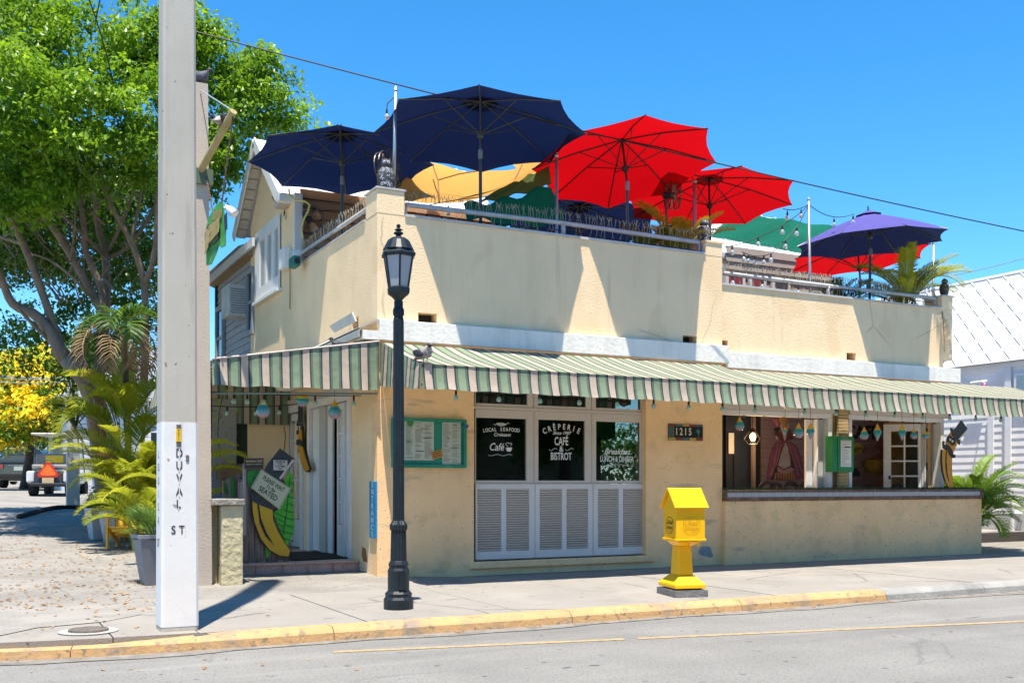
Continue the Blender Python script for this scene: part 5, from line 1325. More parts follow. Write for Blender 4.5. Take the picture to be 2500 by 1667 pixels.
# --- big fig tree behind the poles
base = onG(262, 1262); ft = thing('ficus_tree', tuple(base), 'large spreading fig tree with bright green leaves and many bare branching limbs', 'tree')
def D(u, v, d=19.0): return atD(u, v, d)
paths = [
 ([base, D(229, 978, 19), D(160, 876, 19.2), D(137, 850, 19.2)], .26, .17),
 ([D(160, 876, 19.1), D(96, 777, 19), D(32, 742, 18.8), D(0, 672, 18.5), D(-30, 600, 18)], .15, .06),
 ([D(240, 985, 19.2), D(249, 819, 19.4), D(249, 723, 19.5), D(236, 678, 19.5), D(210, 612, 19.4), D(204, 538, 19.2), D(190, 440, 19)], .13, .05),
 ([D(249, 760, 19.5), D(172, 621, 19.3), D(124, 548, 19), D(89, 500, 18.8), D(60, 400, 18.4)], .11, .05),
 ([D(225, 975, 19.4), D(256, 800, 19.8), D(258, 627, 19.9), D(242, 564, 19.8), D(233, 500, 19.6), D(215, 380, 19.2)], .12, .05),
 ([D(350, 960, 19.4), D(354, 844, 19.3), D(351, 691, 19.2), D(319, 589, 19), D(271, 500, 18.8), D(235, 390, 18.5)], .10, .045),
 ([D(352, 691, 19.2), D(376, 627, 19), D(383, 500, 18.9), D(388, 380, 18.6)], .07, .04),
 ([D(160, 876, 19.3), D(73, 634, 18.9), D(32, 548, 18.6), D(6, 500, 18.3), D(-20, 400, 18)], .10, .05),
 ([D(85, 655, 19), D(60, 600, 19.4), D(0, 578, 19.6), D(-60, 540, 19.6)], .06, .035),
 ([D(258, 627, 19.9), D(200, 570, 19.2), D(130, 505, 18.8)], .05, .03),
 ([D(258, 632, 19.9), D(300, 612, 19.9), D(345, 560, 19.9), D(400, 480, 20.2), D(500, 420, 21)], .06, .035),
 ([D(264, 615, 19.9), D(290, 560, 19.7), D(322, 480, 19.5), D(340, 390, 19.2)], .05, .03),
 ([D(150, 740, 19.3), D(120, 700, 19.5), D(75, 672, 19.7)], .04, .02),
 ([D(137, 850, 19.2), D(60, 770, 18.6), D(45, 752, 18.5)], .05, .03),
 ([D(233, 740, 19.5), D(190, 690, 18.9), D(130, 640, 18.7), D(80, 620, 18.6)], .04, .02),
 ([D(172, 640, 19.2), D(182, 560, 18.9), D(185, 500, 18.8)], .03, .02),
 ([D(460, 480, 20.5), D(520, 330, 20.6), D(560, 200, 20.5)], .05, .02), ([D(420, 470, 20.2), D(620, 300, 21), D(690, 240, 21)], .05, .02),
 ([D(319, 589, 19), D(345, 470, 19), D(360, 300, 19)], .05, .02), ([D(190, 440, 19), D(170, 300, 19), D(150, 150, 19)], .05, .02), ([D(60, 400, 18.4), D(60, 260, 18.5), D(90, 120, 18.6)], .05, .02),
 ([D(280, 1100, 19.2), D(262, 1020, 19.3), D(225, 930, 19.3), D(185, 850, 19.3)], .12, .06),
]
for i, (pp, r0, r1) in enumerate(paths):
    mb = MB(); limb(mb, pp, r0 * .78, r1 * .78, rt); mb.build('trunk' if i == 0 else 'limb', bark, ft, smooth=True)
tw = MB()
for i in range(70):     # bare twigs under the crown
    u, v = rt.uniform(-20, 380), rt.uniform(430, 760); a = D(u, v, rt.uniform(18.4, 20)); g = a
    pts = [a]
    for k in range(3): g = g + Vector((rt.uniform(-.25, .25), rt.uniform(-.25, .25), rt.uniform(.08, .35))); pts.append(g)
    tw.tube(pts, [.018, .013, .009, .004], 4)
tw.build('twig', bark, ft, kind='stuff')
B = []
def blob(u, v, d, rpx, sq=.85): B.append((atD(u, v, d), rpx * d / FOC, sq))
for a in ((15, 120, 18.6, 130), (120, 180, 18, 120), (60, 260, 17.6, 140), (200, 130, 18.6, 120), (175, 60, 19.2, 62), (300, 130, 18.6, 110), (330, 70, 19.2, 85), (-60, 60, 19, 130),
          (150, 260, 17.2, 115), (250, 300, 17.3, 120), (60, 400, 17.6, 120), (-50, 380, 18, 130), (320, 250, 17.8, 100), (290, 400, 17.6, 90), (170, 395, 17.6, 85), (370, 130, 18.8, 100),
          (430, 120, 19.4, 100), (500, 140, 20.2, 85), (560, 190, 20.2, 100), (640, 215, 20.4, 80), (690, 250, 20.4, 68), (600, 290, 20.2, 95), (520, 290, 19.8, 95), (545, 370, 20.2, 75),
          (500, 430, 20.4, 66), (610, 370, 20.6, 60), (450, 350, 19.2, 90), (470, 20, 20, 42), (545, 95, 20.4, 26), (612, 75, 20.6, 16), (608, 110, 20.6, 22), (700, 300, 20.5, 50), (780, 318, 21.5, 26), (520, 480, 20.6, 42),
          (-10, 490, 17.8, 80), (60, 500, 18.0, 60), (210, 470, 17.8, 55), (110, 455, 17.6, 60), (330, 440, 18, 50), (40, 10, 18.8, 60), (95, 60, 18.4, 70), (735, 238, 20.6, 30)): blob(*a)
mb = crown(B, 7.2, .12, rt, per=105, clump=(.26, .5), shell=.72)
mb.build('crown', leaf_sun, ft)
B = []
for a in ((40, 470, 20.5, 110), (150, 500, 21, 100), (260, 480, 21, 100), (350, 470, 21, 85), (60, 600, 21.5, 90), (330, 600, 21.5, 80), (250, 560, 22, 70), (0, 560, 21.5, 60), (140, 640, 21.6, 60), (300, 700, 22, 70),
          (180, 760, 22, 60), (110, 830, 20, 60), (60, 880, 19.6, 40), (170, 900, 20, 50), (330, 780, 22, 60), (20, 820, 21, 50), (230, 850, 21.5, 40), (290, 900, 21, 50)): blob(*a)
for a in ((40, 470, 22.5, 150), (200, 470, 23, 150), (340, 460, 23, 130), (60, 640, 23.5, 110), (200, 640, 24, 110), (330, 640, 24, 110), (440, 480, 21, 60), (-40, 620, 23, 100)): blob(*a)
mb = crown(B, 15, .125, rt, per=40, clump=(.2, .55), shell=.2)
mb.build('crown_painted_shade', leaf_dk, ft, kind='stuff')  # shade inside the crown is painted in through the darker leaf colour
# --- darker trees further up the street
def simple_tree(label, u, v, d, hpx, blobs, lm, seed, leaf=.16, dens=10, extra=None, name='tree', group=None, per=34):
    b_ = onG(u, v) if d is None else atD(u, v, d); b_.z = gz(b_.x, b_.y)
    t = thing(name, tuple(b_), label, 'tree', group); rnd = random.Random(seed)
    top = atD(*blobs[0][:3]); mb = MB(); limb(mb, [b_, b_.lerp(top, .5) + Vector((.2, 0, 0)), top], .2, .07, rnd); mb.build('trunk', barkd, t, smooth=True)
    for bl in blobs[1:4]:
        mb = MB(); limb(mb, [b_.lerp(top, .5), b_.lerp(top, .7).lerp(atD(*bl[:3]), .5), atD(*bl[:3])], .09, .03, rnd); mb.build('limb', barkd, t, smooth=True)
    BB = [(atD(x[0], x[1], x[2]), x[3] * x[2] / FOC, .8) for x in blobs]
    crown(BB, dens, leaf, rnd, per=per, clump=(.4, .9), shell=.4).build('crown', lm, t)
    if extra:
        crown(BB, dens * 1.3, leaf * .85, random.Random(seed + 1), per=int(per * 1.1), clump=(.25, .5), shell=.92).build('blossom', extra, t)
    return t
simple_tree('tree covered in bright yellow blossom at the far end of the side street', 60, 1150, 40, 0, [(60, 960, 38, 90), (10, 920, 38, 75), (120, 930, 38, 70), (90, 1020, 37, 70), (20, 1030, 37, 70), (-60, 980, 38, 90), (145, 1000, 38, 45), (120, 880, 39, 40), (40, 1075, 36.5, 30)], leaf_yf, 21, .2, 11, flower, 'flowering_tree')
simple_tree('dark green tree beyond the yellow blossom tree, behind the fig limbs', 250, 1120, 44, 0, [(300, 900, 42, 95), (200, 870, 42, 70), (370, 930, 42, 80), (330, 1010, 42, 80), (230, 990, 43, 40)], leaf_dk, 22, .26, 8, None, 'broadleaf_tree')

# ------------------------------------------------------------------ palms
palm_y = leafmat('palm_yellow', (.17, .24, .012), (.44, .44, .03), .42, .45, c3=(.70, .42, .03))
palm_g = leafmat('palm_green', (.045, .12, .02), (.13, .22, .03), .35, .45, c3=(.24, .28, .04))
palm_m = leafmat('palm_mid', (.08, .18, .02), (.24, .36, .03), .42, .42, c3=(.40, .42, .05))
palm_d = leafmat('palm_dark', (.02, .06, .02), (.05, .11, .03), .25, .4)
palm_dead = leafmat('palm_dead', (.20, .12, .06), (.36, .25, .14), .2, .9)
stemm = mat('palm_stem', (.22, .24, .05), rough=.5, var=.2)
def frond(parent, base, az, length, elev, droop, leaf, n, m_, rnd, w=.016, name='frond', vee=.5, twist=0.0, r=.012, curl=1.0):
    base = Vector(base); h = Vector((math.cos(az), math.sin(az), 0)); pts = []; p = base.copy(); e = elev
    ns = 14
    for i in range(ns + 1):
        pts.append(p.copy()); d = h * math.cos(e) + Vector((0, 0, math.sin(e))); p = p + d * (length / ns); e -= droop / ns * (1 + .8 * i / ns) * curl
    mb = MB(); mb.tube(pts, [r * (1 - .8 * i / ns) + .002 for i in range(ns + 1)], 4, cap=False)
    side0 = h.cross(Vector((0, 0, 1)))
    for i in range(n):
        t = .16 + .84 * (i + rnd.random() * .4) / n; x = t * ns; k = min(int(x), ns - 1); f = x - k
        q = pts[k].lerp(pts[k+1], f); d = (pts[k+1] - pts[k]).normalized(); up = side0.cross(d).normalized()
        L_ = leaf * (math.sin(math.pi * min(1, (t * .86 + .12))) ** .6) * rnd.uniform(.85, 1.1)
        for s_ in (-1, 1):
            sd = (side0 * s_ * math.cos(twist) + up * math.sin(twist) * s_)
            dr = (sd * .80 + d * (.55 + .2 * t) + up * vee).normalized()
            a = q; b = q + dr * L_ * .5; c = q + dr * L_ * .93 - Vector((0, 0, L_ * rnd.uniform(.1, .38)))
            wv = dr.cross(up).normalized() * w
            bb = len(mb.v)
            mb.v += [tuple(a - wv * .5), tuple(a + wv * .5), tuple(b + wv), tuple(b - wv), tuple(c)]
            mb.f += [(bb, bb+1, bb+2, bb+3), (bb+3, bb+2, bb+4)]; mb.mi += [0, 0]
    return mb.build(name, m_, parent)
def areca(label, base, fr, m_, rnd, stems=6, cat='palm', dead=0, group=None, spread=.15, w=.016, lm=.42, name='palm', cane=.6, trans=0):
    t = thing(name, tuple(base), label, cat, group)
    for s_ in range(stems):
        a = rnd.uniform(0, 6.28); o = Vector(base) + Vector((math.cos(a), math.sin(a), 0)) * spread * rnd.random()
        MB().tube([o, o + Vector((math.cos(a) * .1, math.sin(a) * .1, cane))], [.025, .016], 6).build('cane', stemm, t)
    for i, (az, L_, el, dr) in enumerate(fr):
        o = Vector(base) + Vector((math.cos(az), math.sin(az), 0)) * spread * .6 + Vector((0, 0, cane * rnd.uniform(.6, 1.05)))
        frond(t, o, az, L_, el, dr, lm * rnd.uniform(.85, 1.1), int(46 * L_ / 1.2) + 8, palm_dead if i < dead else m_, rnd, w * .62)
    return t
def spray(n, rnd, L=(1.1, 1.7), el=(.7, 1.35), dr=(1.0, 1.8), az=None):
    return [((rnd.uniform(0, 6.28) if az is None else rnd.uniform(*az)), rnd.uniform(*L), rnd.uniform(*el), rnd.uniform(*dr)) for _ in range(n)]
rp = random.Random(5)
potm = mat('pot_grey', (.42, .42, .44), rough=.6, var=.08, stain=(.3, .3, .3), sscale=3, samt=.4)
potd = mat('pot_dark', (.20, .20, .22), rough=.6, var=.15)
potw = mat('pot_ribbed', (.42, .38, .34), rough=.8, var=.2, vs=6, bump=.5, stain=(.6, .57, .52), sscale=8, samt=.6)
soil = mat('soil', (.05, .035, .025), rough=1)
def pot(label, p, h, w0, w1, m_, group=None, rz=0.0, ribs=0):
    t = thing('planter', tuple(p), label, 'planter', group)
    n = 4 if not ribs else 24
    MB().lathe([(w0 * 1.414 / 2, 0), (w1 * 1.414 / 2, h - .05), (w1 * 1.414 / 2 + .015, h - .05), (w1 * 1.414 / 2 + .015, h), (w1 * 1.414 / 2 - .03, h), (w1 * 1.414 / 2 - .04, h - .08)], p, n, ph=math.pi / 4 + rz, flute=.05 if ribs else 0).build('pot', m_, t, bevel=.006 if not ribs else 0)
    MB().lathe([(w1 * .6, h - .06), (.001, h - .055)], p, 12).build('soil', soil, t)
    return t
def gp(u, v): return onG(u, v)
# near grey planter with fan palm, beside the post
pn = gp(380, 1428); pn.y += .15
pot('tall tapered grey planter nearest the street, half hidden by the white pole', pn, .62, .26, .42, potd, 'grey planters along the side street', rz=.1)
fp = thing('fan_palm', (pn.x, pn.y, pn.z + .6), 'small fan palm in the grey planter beside the painted pole', 'palm')
for i in range(16):
    a = rp.uniform(0, 6.28); el = rp.uniform(.2, 1.1); c = Vector((pn.x, pn.y, pn.z + .58)); d = Vector((math.cos(a) * math.cos(el), math.sin(a) * math.cos(el), math.sin(el)))
    hub = c + d * rp.uniform(.15, .35); mb = MB(); mb.tube([c, hub], .006, 4); s_ = d.cross(Vector((0, 0, 1))).normalized(); u_ = s_.cross(d)
    for k in range(13):
        th = (k - 6) / 6 * 1.35; dd = d * math.cos(th) + s_ * math.sin(th); L_ = rp.uniform(.2, .3); q = s_ * math.cos(th) - d * math.sin(th)
        mb.add([hub, hub + dd * L_ * .5 + q * .011, hub + dd * L_ - u_ * .04, hub + dd * L_ * .5 - q * .011], [(0, 1, 2, 3)])
    mb.build('frond', palm_g, fp)
# the big golden areca clump left of the pole
ab = gp(322, 1330); ab2 = Vector((ab.x + .15, ab.y + .35, gz(ab.x, ab.y)))
frs = spray(34, rp, (1.0, 1.55), (1.05, 1.45), (.9, 1.5)) + spray(14, rp, (.7, 1.0), (.3, .9), (1.0, 1.6))
areca('dense clump of golden-green areca palm left of the painted pole', ab2, frs, palm_y, rp, stems=10, spread=.38, w=.014, lm=.36, cane=1.05, dead=2)
areca('low golden fronds arching over the yellow chair', gp(335, 1345) + Vector((.1, .1, 0)), spray(20, rp, (.8, 1.25), (.7, 1.35), (1.0, 1.7)), palm_y, rp, stems=6, spread=.25, cane=.55, lm=.3, w=.014)
ab3 = ab2 + Vector((-.1, .7, .0))
areca('taller golden areca palm whose arching fronds rise above the others', ab3, [(3.3, 1.3, 1.15, 1.6), (3.0, 1.4, 1.35, 1.5), (2.5, 1.6, 1.4, 1.0), (3.9, 1.2, 1.1, 1.6), (0.3, 1.5, 1.35, 1.3), (4.4, 1.4, 1.3, 1.4), (1.6, 1.6, 1.45, 1.0), (3.4, 1.2, .9, 1.7), (5.2, 1.4, 1.2, 1.4), (6.0, 1.3, 1.3, 1.2), (2.9, 1.5, 1.2, 1.2), (3.7, 1.5, 1.4, 1.3), (0.8, 1.4, 1.3, 1.1)], palm_y, rp, stems=6, spread=.3, cane=2.1, lm=.6, w=.018)
# lower golden fronds between the pole and the porch
ab4 = Vector((2.7, 15.4, gz(2.7, 15.4)))
areca('golden palm whose fronds show between the post and the porch', ab4, [(-.5, 1.0, .9, 1.2), (-.3, 1.2, .5, .9), (.2, 1.1, .9, 1.3), (-.9, 1.0, 1.1, 1.2), (0.6, 1.0, 1.0, 1.3), (3.3, 1.0, 1.0, 1.3)], palm_y, rp, stems=4, cane=1.25, lm=.26)
# tall palm with dead skirt in front of the fig
tb = Vector((onG(318, 1290).x, onG(318, 1290).y + 1.2, 0)); tb.z = gz(tb.x, tb.y)
topc = atD(300, 800, 17.2)
t = thing('palm', tuple(tb), 'tall palm with drooping brown dead fronds in front of the fig tree', 'palm')
mb = MB(); limb(mb, [tb, tb.lerp(topc, .5) + Vector((.1, 0, 0)), topc], .07, .05, rp); mb.build('trunk', bark, t, smooth=True)
for k in range(8):
    az = k * 2.4; frond(t, topc, az, rp.uniform(.7, 1.1), rp.uniform(.3, 1.3), rp.uniform(1.2, 2.2), .45, 34, palm_g if k % 3 else palm_d, rp, .016)
for k in range(11):
    az = k * 1.9 + .5; frond(t, topc - Vector((0, 0, .05)), az, rp.uniform(.9, 1.4), rp.uniform(-.1, .5), rp.uniform(1.8, 2.6), .35, 22, palm_dead, rp, .012)
# dragon-tree like plant with long strap leaves and leaning stem
sb = onG(275, 1192); sb.z = gz(sb.x, sb.y)
dt = thing('dracaena', tuple(sb), 'strap-leaved dark green plant on a slanting stem beside the bare concrete pole', 'plant')
dc = atD(165, 1010, 20.5)
mb = MB(); limb(mb, [sb, sb.lerp(dc, .5) + Vector((0, 0, -.1)), dc], .05, .035, rp); mb.build('stem', bark, dt, smooth=True)
for c_, nn in ((dc, 46), (atD(178, 960, 20.4), 26), (atD(185, 1040, 20.2), 20)):
    for k in range(nn):
        a = rp.uniform(0, 6.28); el = rp.uniform(-.3, 1.3); L_ = rp.uniform(.6, 1.0); h = Vector((math.cos(a), math.sin(a), 0)); s_ = Vector((-math.sin(a), math.cos(a), 0)) * .026
        p0 = c_; p1 = c_ + (h * math.cos(el) + Vector((0, 0, math.sin(el)))) * L_ * .45; p2 = p1 + (h * .6 * math.cos(el) + Vector((0, 0, math.sin(el) * .2 - .5))) * L_ * .6
        MB().add([p0 - s_ * .5, p0 + s_ * .5, p1 + s_, p1 - s_, p2], [(0, 1, 2, 3), (3, 2, 4)]).build('leaf', palm_d, dt)
# spider plants in planters
for i, (u, v, lab, m_) in enumerate(((240, 1316, 'smooth grey planter with spiky grass, farthest from the street', potm), (279, 1322, 'ribbed pale planter between the smooth planter and the yellow chair', potw))):
    p = gp(u, v); pot(lab, p, .55, .24, .36, m_, 'grey planters along the side street', rz=.2, ribs=i)
    g = thing('grass_plant', (p.x, p.y, p.z + .5), ['arching grassy plant in the smooth grey planter', 'arching grassy plant in the ribbed pale planter'][i], 'plant')
    mb = MB()
    for k in range(130):
        a = rp.uniform(0, 6.28); L_ = rp.uniform(.2, .42); h = Vector((math.cos(a), math.sin(a), 0)); s_ = Vector((-math.sin(a), math.cos(a), 0)) * .007; c0 = Vector((p.x, p.y, p.z + .5)) + h * .05
        p1 = c0 + h * L_ * .5 + Vector((0, 0, L_ * rp.uniform(.3, .8))); p2 = p1 + h * L_ * .5 - Vector((0, 0, L_ * rp.uniform(.1, .7)))
        mb.add([c0 - s_, c0 + s_, p1 + s_, p1 - s_, p2], [(0, 1, 2, 3), (3, 2, 4)])
    mb.build('foliage', palm_g, g, kind='stuff')
# palm on the terrace behind the red umbrella's pole, palm at the far right of the terrace
def tpalm(label, u, d, frs, m_, lm, cane, zb=3.78):
    p = atD(u, 700, d); return areca(label, Vector((p.x, p.y, zb)), frs, m_, rp, stems=5, spread=.12, cane=cane, lm=lm, w=.013, name='potted_palm')
q = tpalm('green palm in a terrace planter between the two large red umbrellas', 1655, 17.25, spray(24, rp, (.75, 1.15), (.85, 1.4), (.5, 1.1)), palm_y, .3, 1.35)
q = tpalm('low palm fronds behind the rail, left of the bigger terrace palm', 1570, 16.9, spray(9, rp, (.4, .7), (.6, 1.2), (.5, 1.0)), palm_g, .22, .3, 4.75)
q = tpalm('lush palm under the faded blue umbrella at the right end of the terrace', 2212, 19.1, spray(16, rp, (.9, 1.3), (.8, 1.4), (.7, 1.2)) + [(-.3, 1.35, 1.1, 1.5), (-.1, 1.2, .8, 1.0), (2.8, 1.1, 1.0, 1.4), (3.0, 1.2, .7, 1.2)], palm_y, .34, .95)
q = tpalm('sparse grey-green palm by the spiked rail under the faded blue umbrella', 2040, 18.5, spray(9, rp, (.5, .8), (.8, 1.3), (.4, .9)), palm_d, .26, .75)
# palm clump at the right side of the building
p = Vector((17.35, 13.9, 0)); 
areca('bushy green palm at the right end of the low wall, before the white house', p, spray(46, rp, (.9, 1.5), (.7, 1.45), (.8, 1.5)) + spray(16, rp, (.6, 1.0), (.2, 1.0), (1.0, 1.8)), palm_m, rp, stems=8, spread=.35, cane=.9, lm=.34, w=.014)
# dangling dead leaf on the end pillar
t = thing('dead_frond', tuple(onY(2300, 880, YS - .1)), 'dry brown frond hanging down the pillar at the right end of the parapet', 'palm leaf')
frond(t, onY(2300, 760, YS - .06), -1.57, .75, -1.45, .1, .13, 26, palm_dead, rp, .006)
# trailing vine under the porch awning
t = thing('vine', tuple(atD(560, 1000, 15.5)), 'leafy green vine trailing below the porch awning', 'vine')
mb = MB(); a = atD(545, 965, 15.4); st = [a]
for k in range(7): a = a + Vector((rp.uniform(-.05, .1), 0, -.13)); st.append(a)
for k in range(90):
    q = rp.choice(st); hang_leaf(mb, q + Vector((rp.gauss(0, .14), rp.gauss(0, .1), rp.gauss(0, .07))), .075, rp)
MB().tube(st, .008, 5).build('stem', barkd, t); mb.build('foliage', leaf_sun, t, kind='stuff')
# trees across the street, behind the viewer: seen only as reflections in the panes
Bx = [(Vector((x, y, z)), r, .8) for x, y, z, r in ((0, 0, 5.2, 2.2), (1.6, .5, 4.4, 1.8), (-1.7, -.3, 4.2, 1.9), (.3, .8, 3.2, 1.6), (0, 0, 6.8, 1.4))]
cm = crown(Bx, 9, .24, random.Random(77), per=40, clump=(.3, .8), shell=.3).mesh('crown', [leaf_dk])
tm_ = MB().tube([(0, 0, 0), (.1, 0, 2.2), (0, 0, 5.5)], [.3, .22, .06], 10).mesh('trunk', [barkd])
for i, x in enumerate((-8, -3.5, 1.0, 5.5, 10, 15, 20, 25)):
    t = thing('street_tree', (x, -7.5 - (i % 2) * 1.5, 0), ['dark leafy tree across the street behind the camera, nearest the side street', 'dark leafy tree across the street, second from the side street', 'dark leafy tree across the street, third from the side street', 'dark leafy tree across the street opposite the cafe corner', 'dark leafy tree across the street opposite the newspaper box', 'dark leafy tree across the street opposite the dining windows', 'dark leafy tree across the street opposite the white house', 'dark leafy tree across the street, farthest to the right'][i], 'tree', 'trees across the street')
    for nme, me in (('crown', cm), ('trunk', tm_)):
        o = bpy.data.objects.new(nme, me); COL.objects.link(o); o.parent = t
    t.rotation_euler = (0, 0, i * 1.3); t.scale = (1, 1, 1 + .06 * (i % 3))
MB().box(-30, 60, -16, -15.6, -.2, 5.5).build('reflection_backdrop', mat('backdrop_green', (.16, .18, .13), rough=.9, var=.4, vs=1), label='unseen dull green backdrop behind the street trees, added for the pane reflections', cat='wall')  # unseen backdrop, its height and tone set to keep sky out of pane reflections
# ================================================================== things on the walls
teal = mat('board_teal', (.015, .22, .14), rough=.5, var=.15, vs=5, stain=(.3, .42, .38), sscale=5, samt=.4, lo=.6, hi=.8)
paper = mat('menu_paper', (.48, .50, .40), rough=.7, var=.05); ink = mat('menu_ink', (.22, .23, .19), rough=.8); inkd = mat('menu_ink_dark', (.03, .035, .03), rough=.8)
def cb(u, v, c=7.84): return (940 + u / c, 980 + v / c)
Yb = YF - .09
a, b = onY(960, 1018, Yb), onY(1140, 1142, Yb)
mbd = thing('menu_board', ((a.x + b.x) / 2, YF, b.z), 'wide teal framed menu board with two pale menus, partly behind the street lamp', 'menu board')
boxp('backing', teal, mbd, a.x + .04, b.x - .04, YF - .05, YF - .002, b.z + .04, a.z - .04)
for (x0, x1, z0, z1) in ((a.x, a.x + .045, b.z, a.z), (b.x - .045, b.x, b.z, a.z), (a.x + .046, b.x - .046, a.z - .045, a.z), (a.x + .046, b.x - .046, b.z, b.z + .045)):
    boxp('frame', teal, mbd, x0, x1, Yb, YF - .002, z0, z1, bevel=.005)
def page(u0, u1, v0, v1, cols, lines, name='menu_page', hd=()):
    p0, p1 = onY(*cb(u0, v0), YF - .056), onY(*cb(u1, v1), YF - .056)
    pg = boxp(name, paper, mbd, p0.x, p1.x, YF - .056, YF - .052, p1.z, p0.z)
    W = p1.x - p0.x; H = p0.z - p1.z; mb = MB(); rnd = random.Random(int(u0))
    for c in range(cols):
        x0 = p0.x + W * (.04 + c * .96 / cols); wl = W * .84 / cols
        for l in range(lines):
            if rnd.random() < .12: continue
            z = p0.z - H * (.05 + .92 * l / lines); ww = wl * rnd.uniform(.55, 1)
            mb.box(x0, x0 + ww, YF - .058, YF - .0571, z - H * .35 / lines, z)
    mb.build('print_lines', ink, pg, kind='stuff')
    for (hu0, hu1, hv) in hd:
        q0, q1 = onY(*cb(hu0, hv), YF - .06), onY(*cb(hu1, hv + 12), YF - .06); boxp('print_heading', inkd, pg, q0.x, q1.x, YF - .060, YF - .0585, q1.z, q0.z)
    return pg
page(372, 935, 370, 1125, 3, 34, hd=((400, 500, 745), (405, 535, 775), (685, 795, 512), (725, 910, 690), (590, 750, 940)))
page(1095, 1450, 390, 1205, 2, 36, hd=((1310, 1385, 445), (1240, 1420, 885), (1185, 1240, 692)))
q = onY(*cb(485, 405), YF - .061); MB().lathe([(.05, 0), (.045, .002)], q, 16, axis=(0, -1, 0)).build('print_leaf', mat('print_green', (.06, .22, .04), rough=.7), mbd)
note = mat('note_orange', (.60, .27, .05), rough=.8)
n4 = [onY(*cb(*c), YF - .064) for c in ((875, 965), (1085, 910), (1115, 1050), (915, 1112))]
MB().poly(n4, (0, 1, 0), .003).build('note', note, mbd)
for i in range(4):
    l, r = n4[0].lerp(n4[3], (i + .7) / 4.6), n4[1].lerp(n4[2], (i + .7) / 4.6); l, r = l.lerp(r, .08), l.lerp(r, .92)
    MB().quad(l + Vector((0, -.002, -.006)), r + Vector((0, -.002, -.006)), r + Vector((0, -.002, .004)), l + Vector((0, -.002, .004))).build('note_line', inkd, mbd)
# little blue butterfly ornament beside the board
bt = onY(1137, 1040, YF - .1)
t = thing('butterfly_ornament', tuple(bt), 'small blue metal butterfly fixed to the corner of the menu board', 'ornament')
bl = mat('butterfly_blue', (.02, .08, .35), rough=.5)
for s_ in (-1, 1): MB().poly([(bt.x, bt.y, bt.z), (bt.x + s_ * .04, bt.y - .01, bt.z + .035), (bt.x + s_ * .035, bt.y - .01, bt.z - .005), (bt.x + s_ * .022, bt.y - .01, bt.z - .035)], (0, -1, 0), .003).build('wing', bl, t)
MB().beam((bt.x, bt.y - .004, bt.z - .03), (bt.x, bt.y - .004, bt.z + .02), .007, .007).build('body', bl, t)
# house number tile plaque 1215
a, b = onY(1632, 1034, YF - .02), onY(1716, 1076, YF - .02)
hn = thing('house_number', ((a.x + b.x) / 2, YF, b.z), 'painted tile plaque reading 1215 with a palm, right of the louvred window', 'house number')
boxp('backing', mat('plaque_frame', (.12, .10, .09), rough=.6), hn, a.x, b.x, YF - .02, YF - .002, b.z, a.z)
W = b.x - a.x; H = a.z - b.z
cl = {'r': mat('tile_red', (.22, .04, .03), rough=.4, var=.2), 'k': mat('tile_black', (.012, .012, .015), rough=.3), 'y': mat('tile_ochre', (.48, .33, .05), rough=.4, var=.2), 'b': mat('tile_blue', (.06, .12, .14), rough=.4, var=.3), 'g': mat('tile_teal', (.03, .30, .28), rough=.4, var=.2)}
def tile(x0, x1, z0, z1, c): return boxp('tile', cl[c], hn, a.x + W * x0 + .003, a.x + W * x1 - .003, YF - .026, YF - .0205, b.z + H * z0 + .003, b.z + H * z1 - .003)
for i in range(5): tile(i / 5, (i + 1) / 5, 0, .18, 'yrbyr'[i]); tile(i / 5, (i + 1) / 5, .86, 1, 'rbyrb'[i])
tile(0, .16, .18, .86, 'b'); tile(.84 - .16, 1, .18, .86, 'k')
for i in range(4): tile(.16 + i * .13, .29 + i * .13, .18, .86, 'k')
for i, chh in enumerate('1215'):
    text(chh, 'numeral', mat('numeral_cream', (.72, .65, .45), rough=.5), hn, (a.x + W * (.225 + .13 * i), YF - .028, b.z + H * .52), (1, 0, 0), (0, 0, 1), .155, depth=.001, bold=.02, sx=.8)
for k in range(7):
    an = k * 2 * math.pi / 7; c = Vector((a.x + W * .85, YF - .028, b.z + H * .58)); d = Vector((math.cos(an), 0, math.sin(an))); s_ = Vector((-d.z, 0, d.x))
    MB().poly([c, c + d * .025 + s_ * .008, c + d * .05, c + d * .025 - s_ * .008], (0, -1, 0), .002).build('painted_leaf', cl['g'], hn)
MB().beam((a.x + W * .86, YF - .029, b.z + H * .2), (a.x + W * .85, YF - .029, b.z + H * .58), .01, .003).build('painted_trunk', cl['y'], hn)
MB().beam((a.x + W * .12, YF - .029, b.z + H * .2), (a.x + W * .13, YF - .029, b.z + H * .82), .018, .003).build('painted_stripe', cl['y'], hn)
# ENTRANCE board on the side wall, letters stacked downwards
ya, yb = onX(916.4, 1240, XC - .03).y, onX(900.6, 1240, XC - .03).y; z0, z1 = onX(908, 1313, XC - .03).z, 1.33
ey = (ya + yb) / 2
en = thing('entrance_sign', (XC, ey, z0), 'narrow vertical blue board reading ENTRANCE on the corner wall', 'sign')
blu = mat('sign_blue', (.015, .24, .48), rough=.5, var=.1)
boxp('board', blu, en, XC - .025, XC - .002, ya, yb, z0, z1, bevel=.003)
cr = mat('letter_cream', (.60, .55, .38), rough=.6)
for i, chh in enumerate('ENTRANCE'):
    z = z1 - (z1 - z0) * (i + .5) / 8
    text(chh, 'lettering', cr, en, (XC - .027, ey, z), (0, -1, 0), (0, 0, 1), .105, depth=.001, sx=1.15, bold=.015)
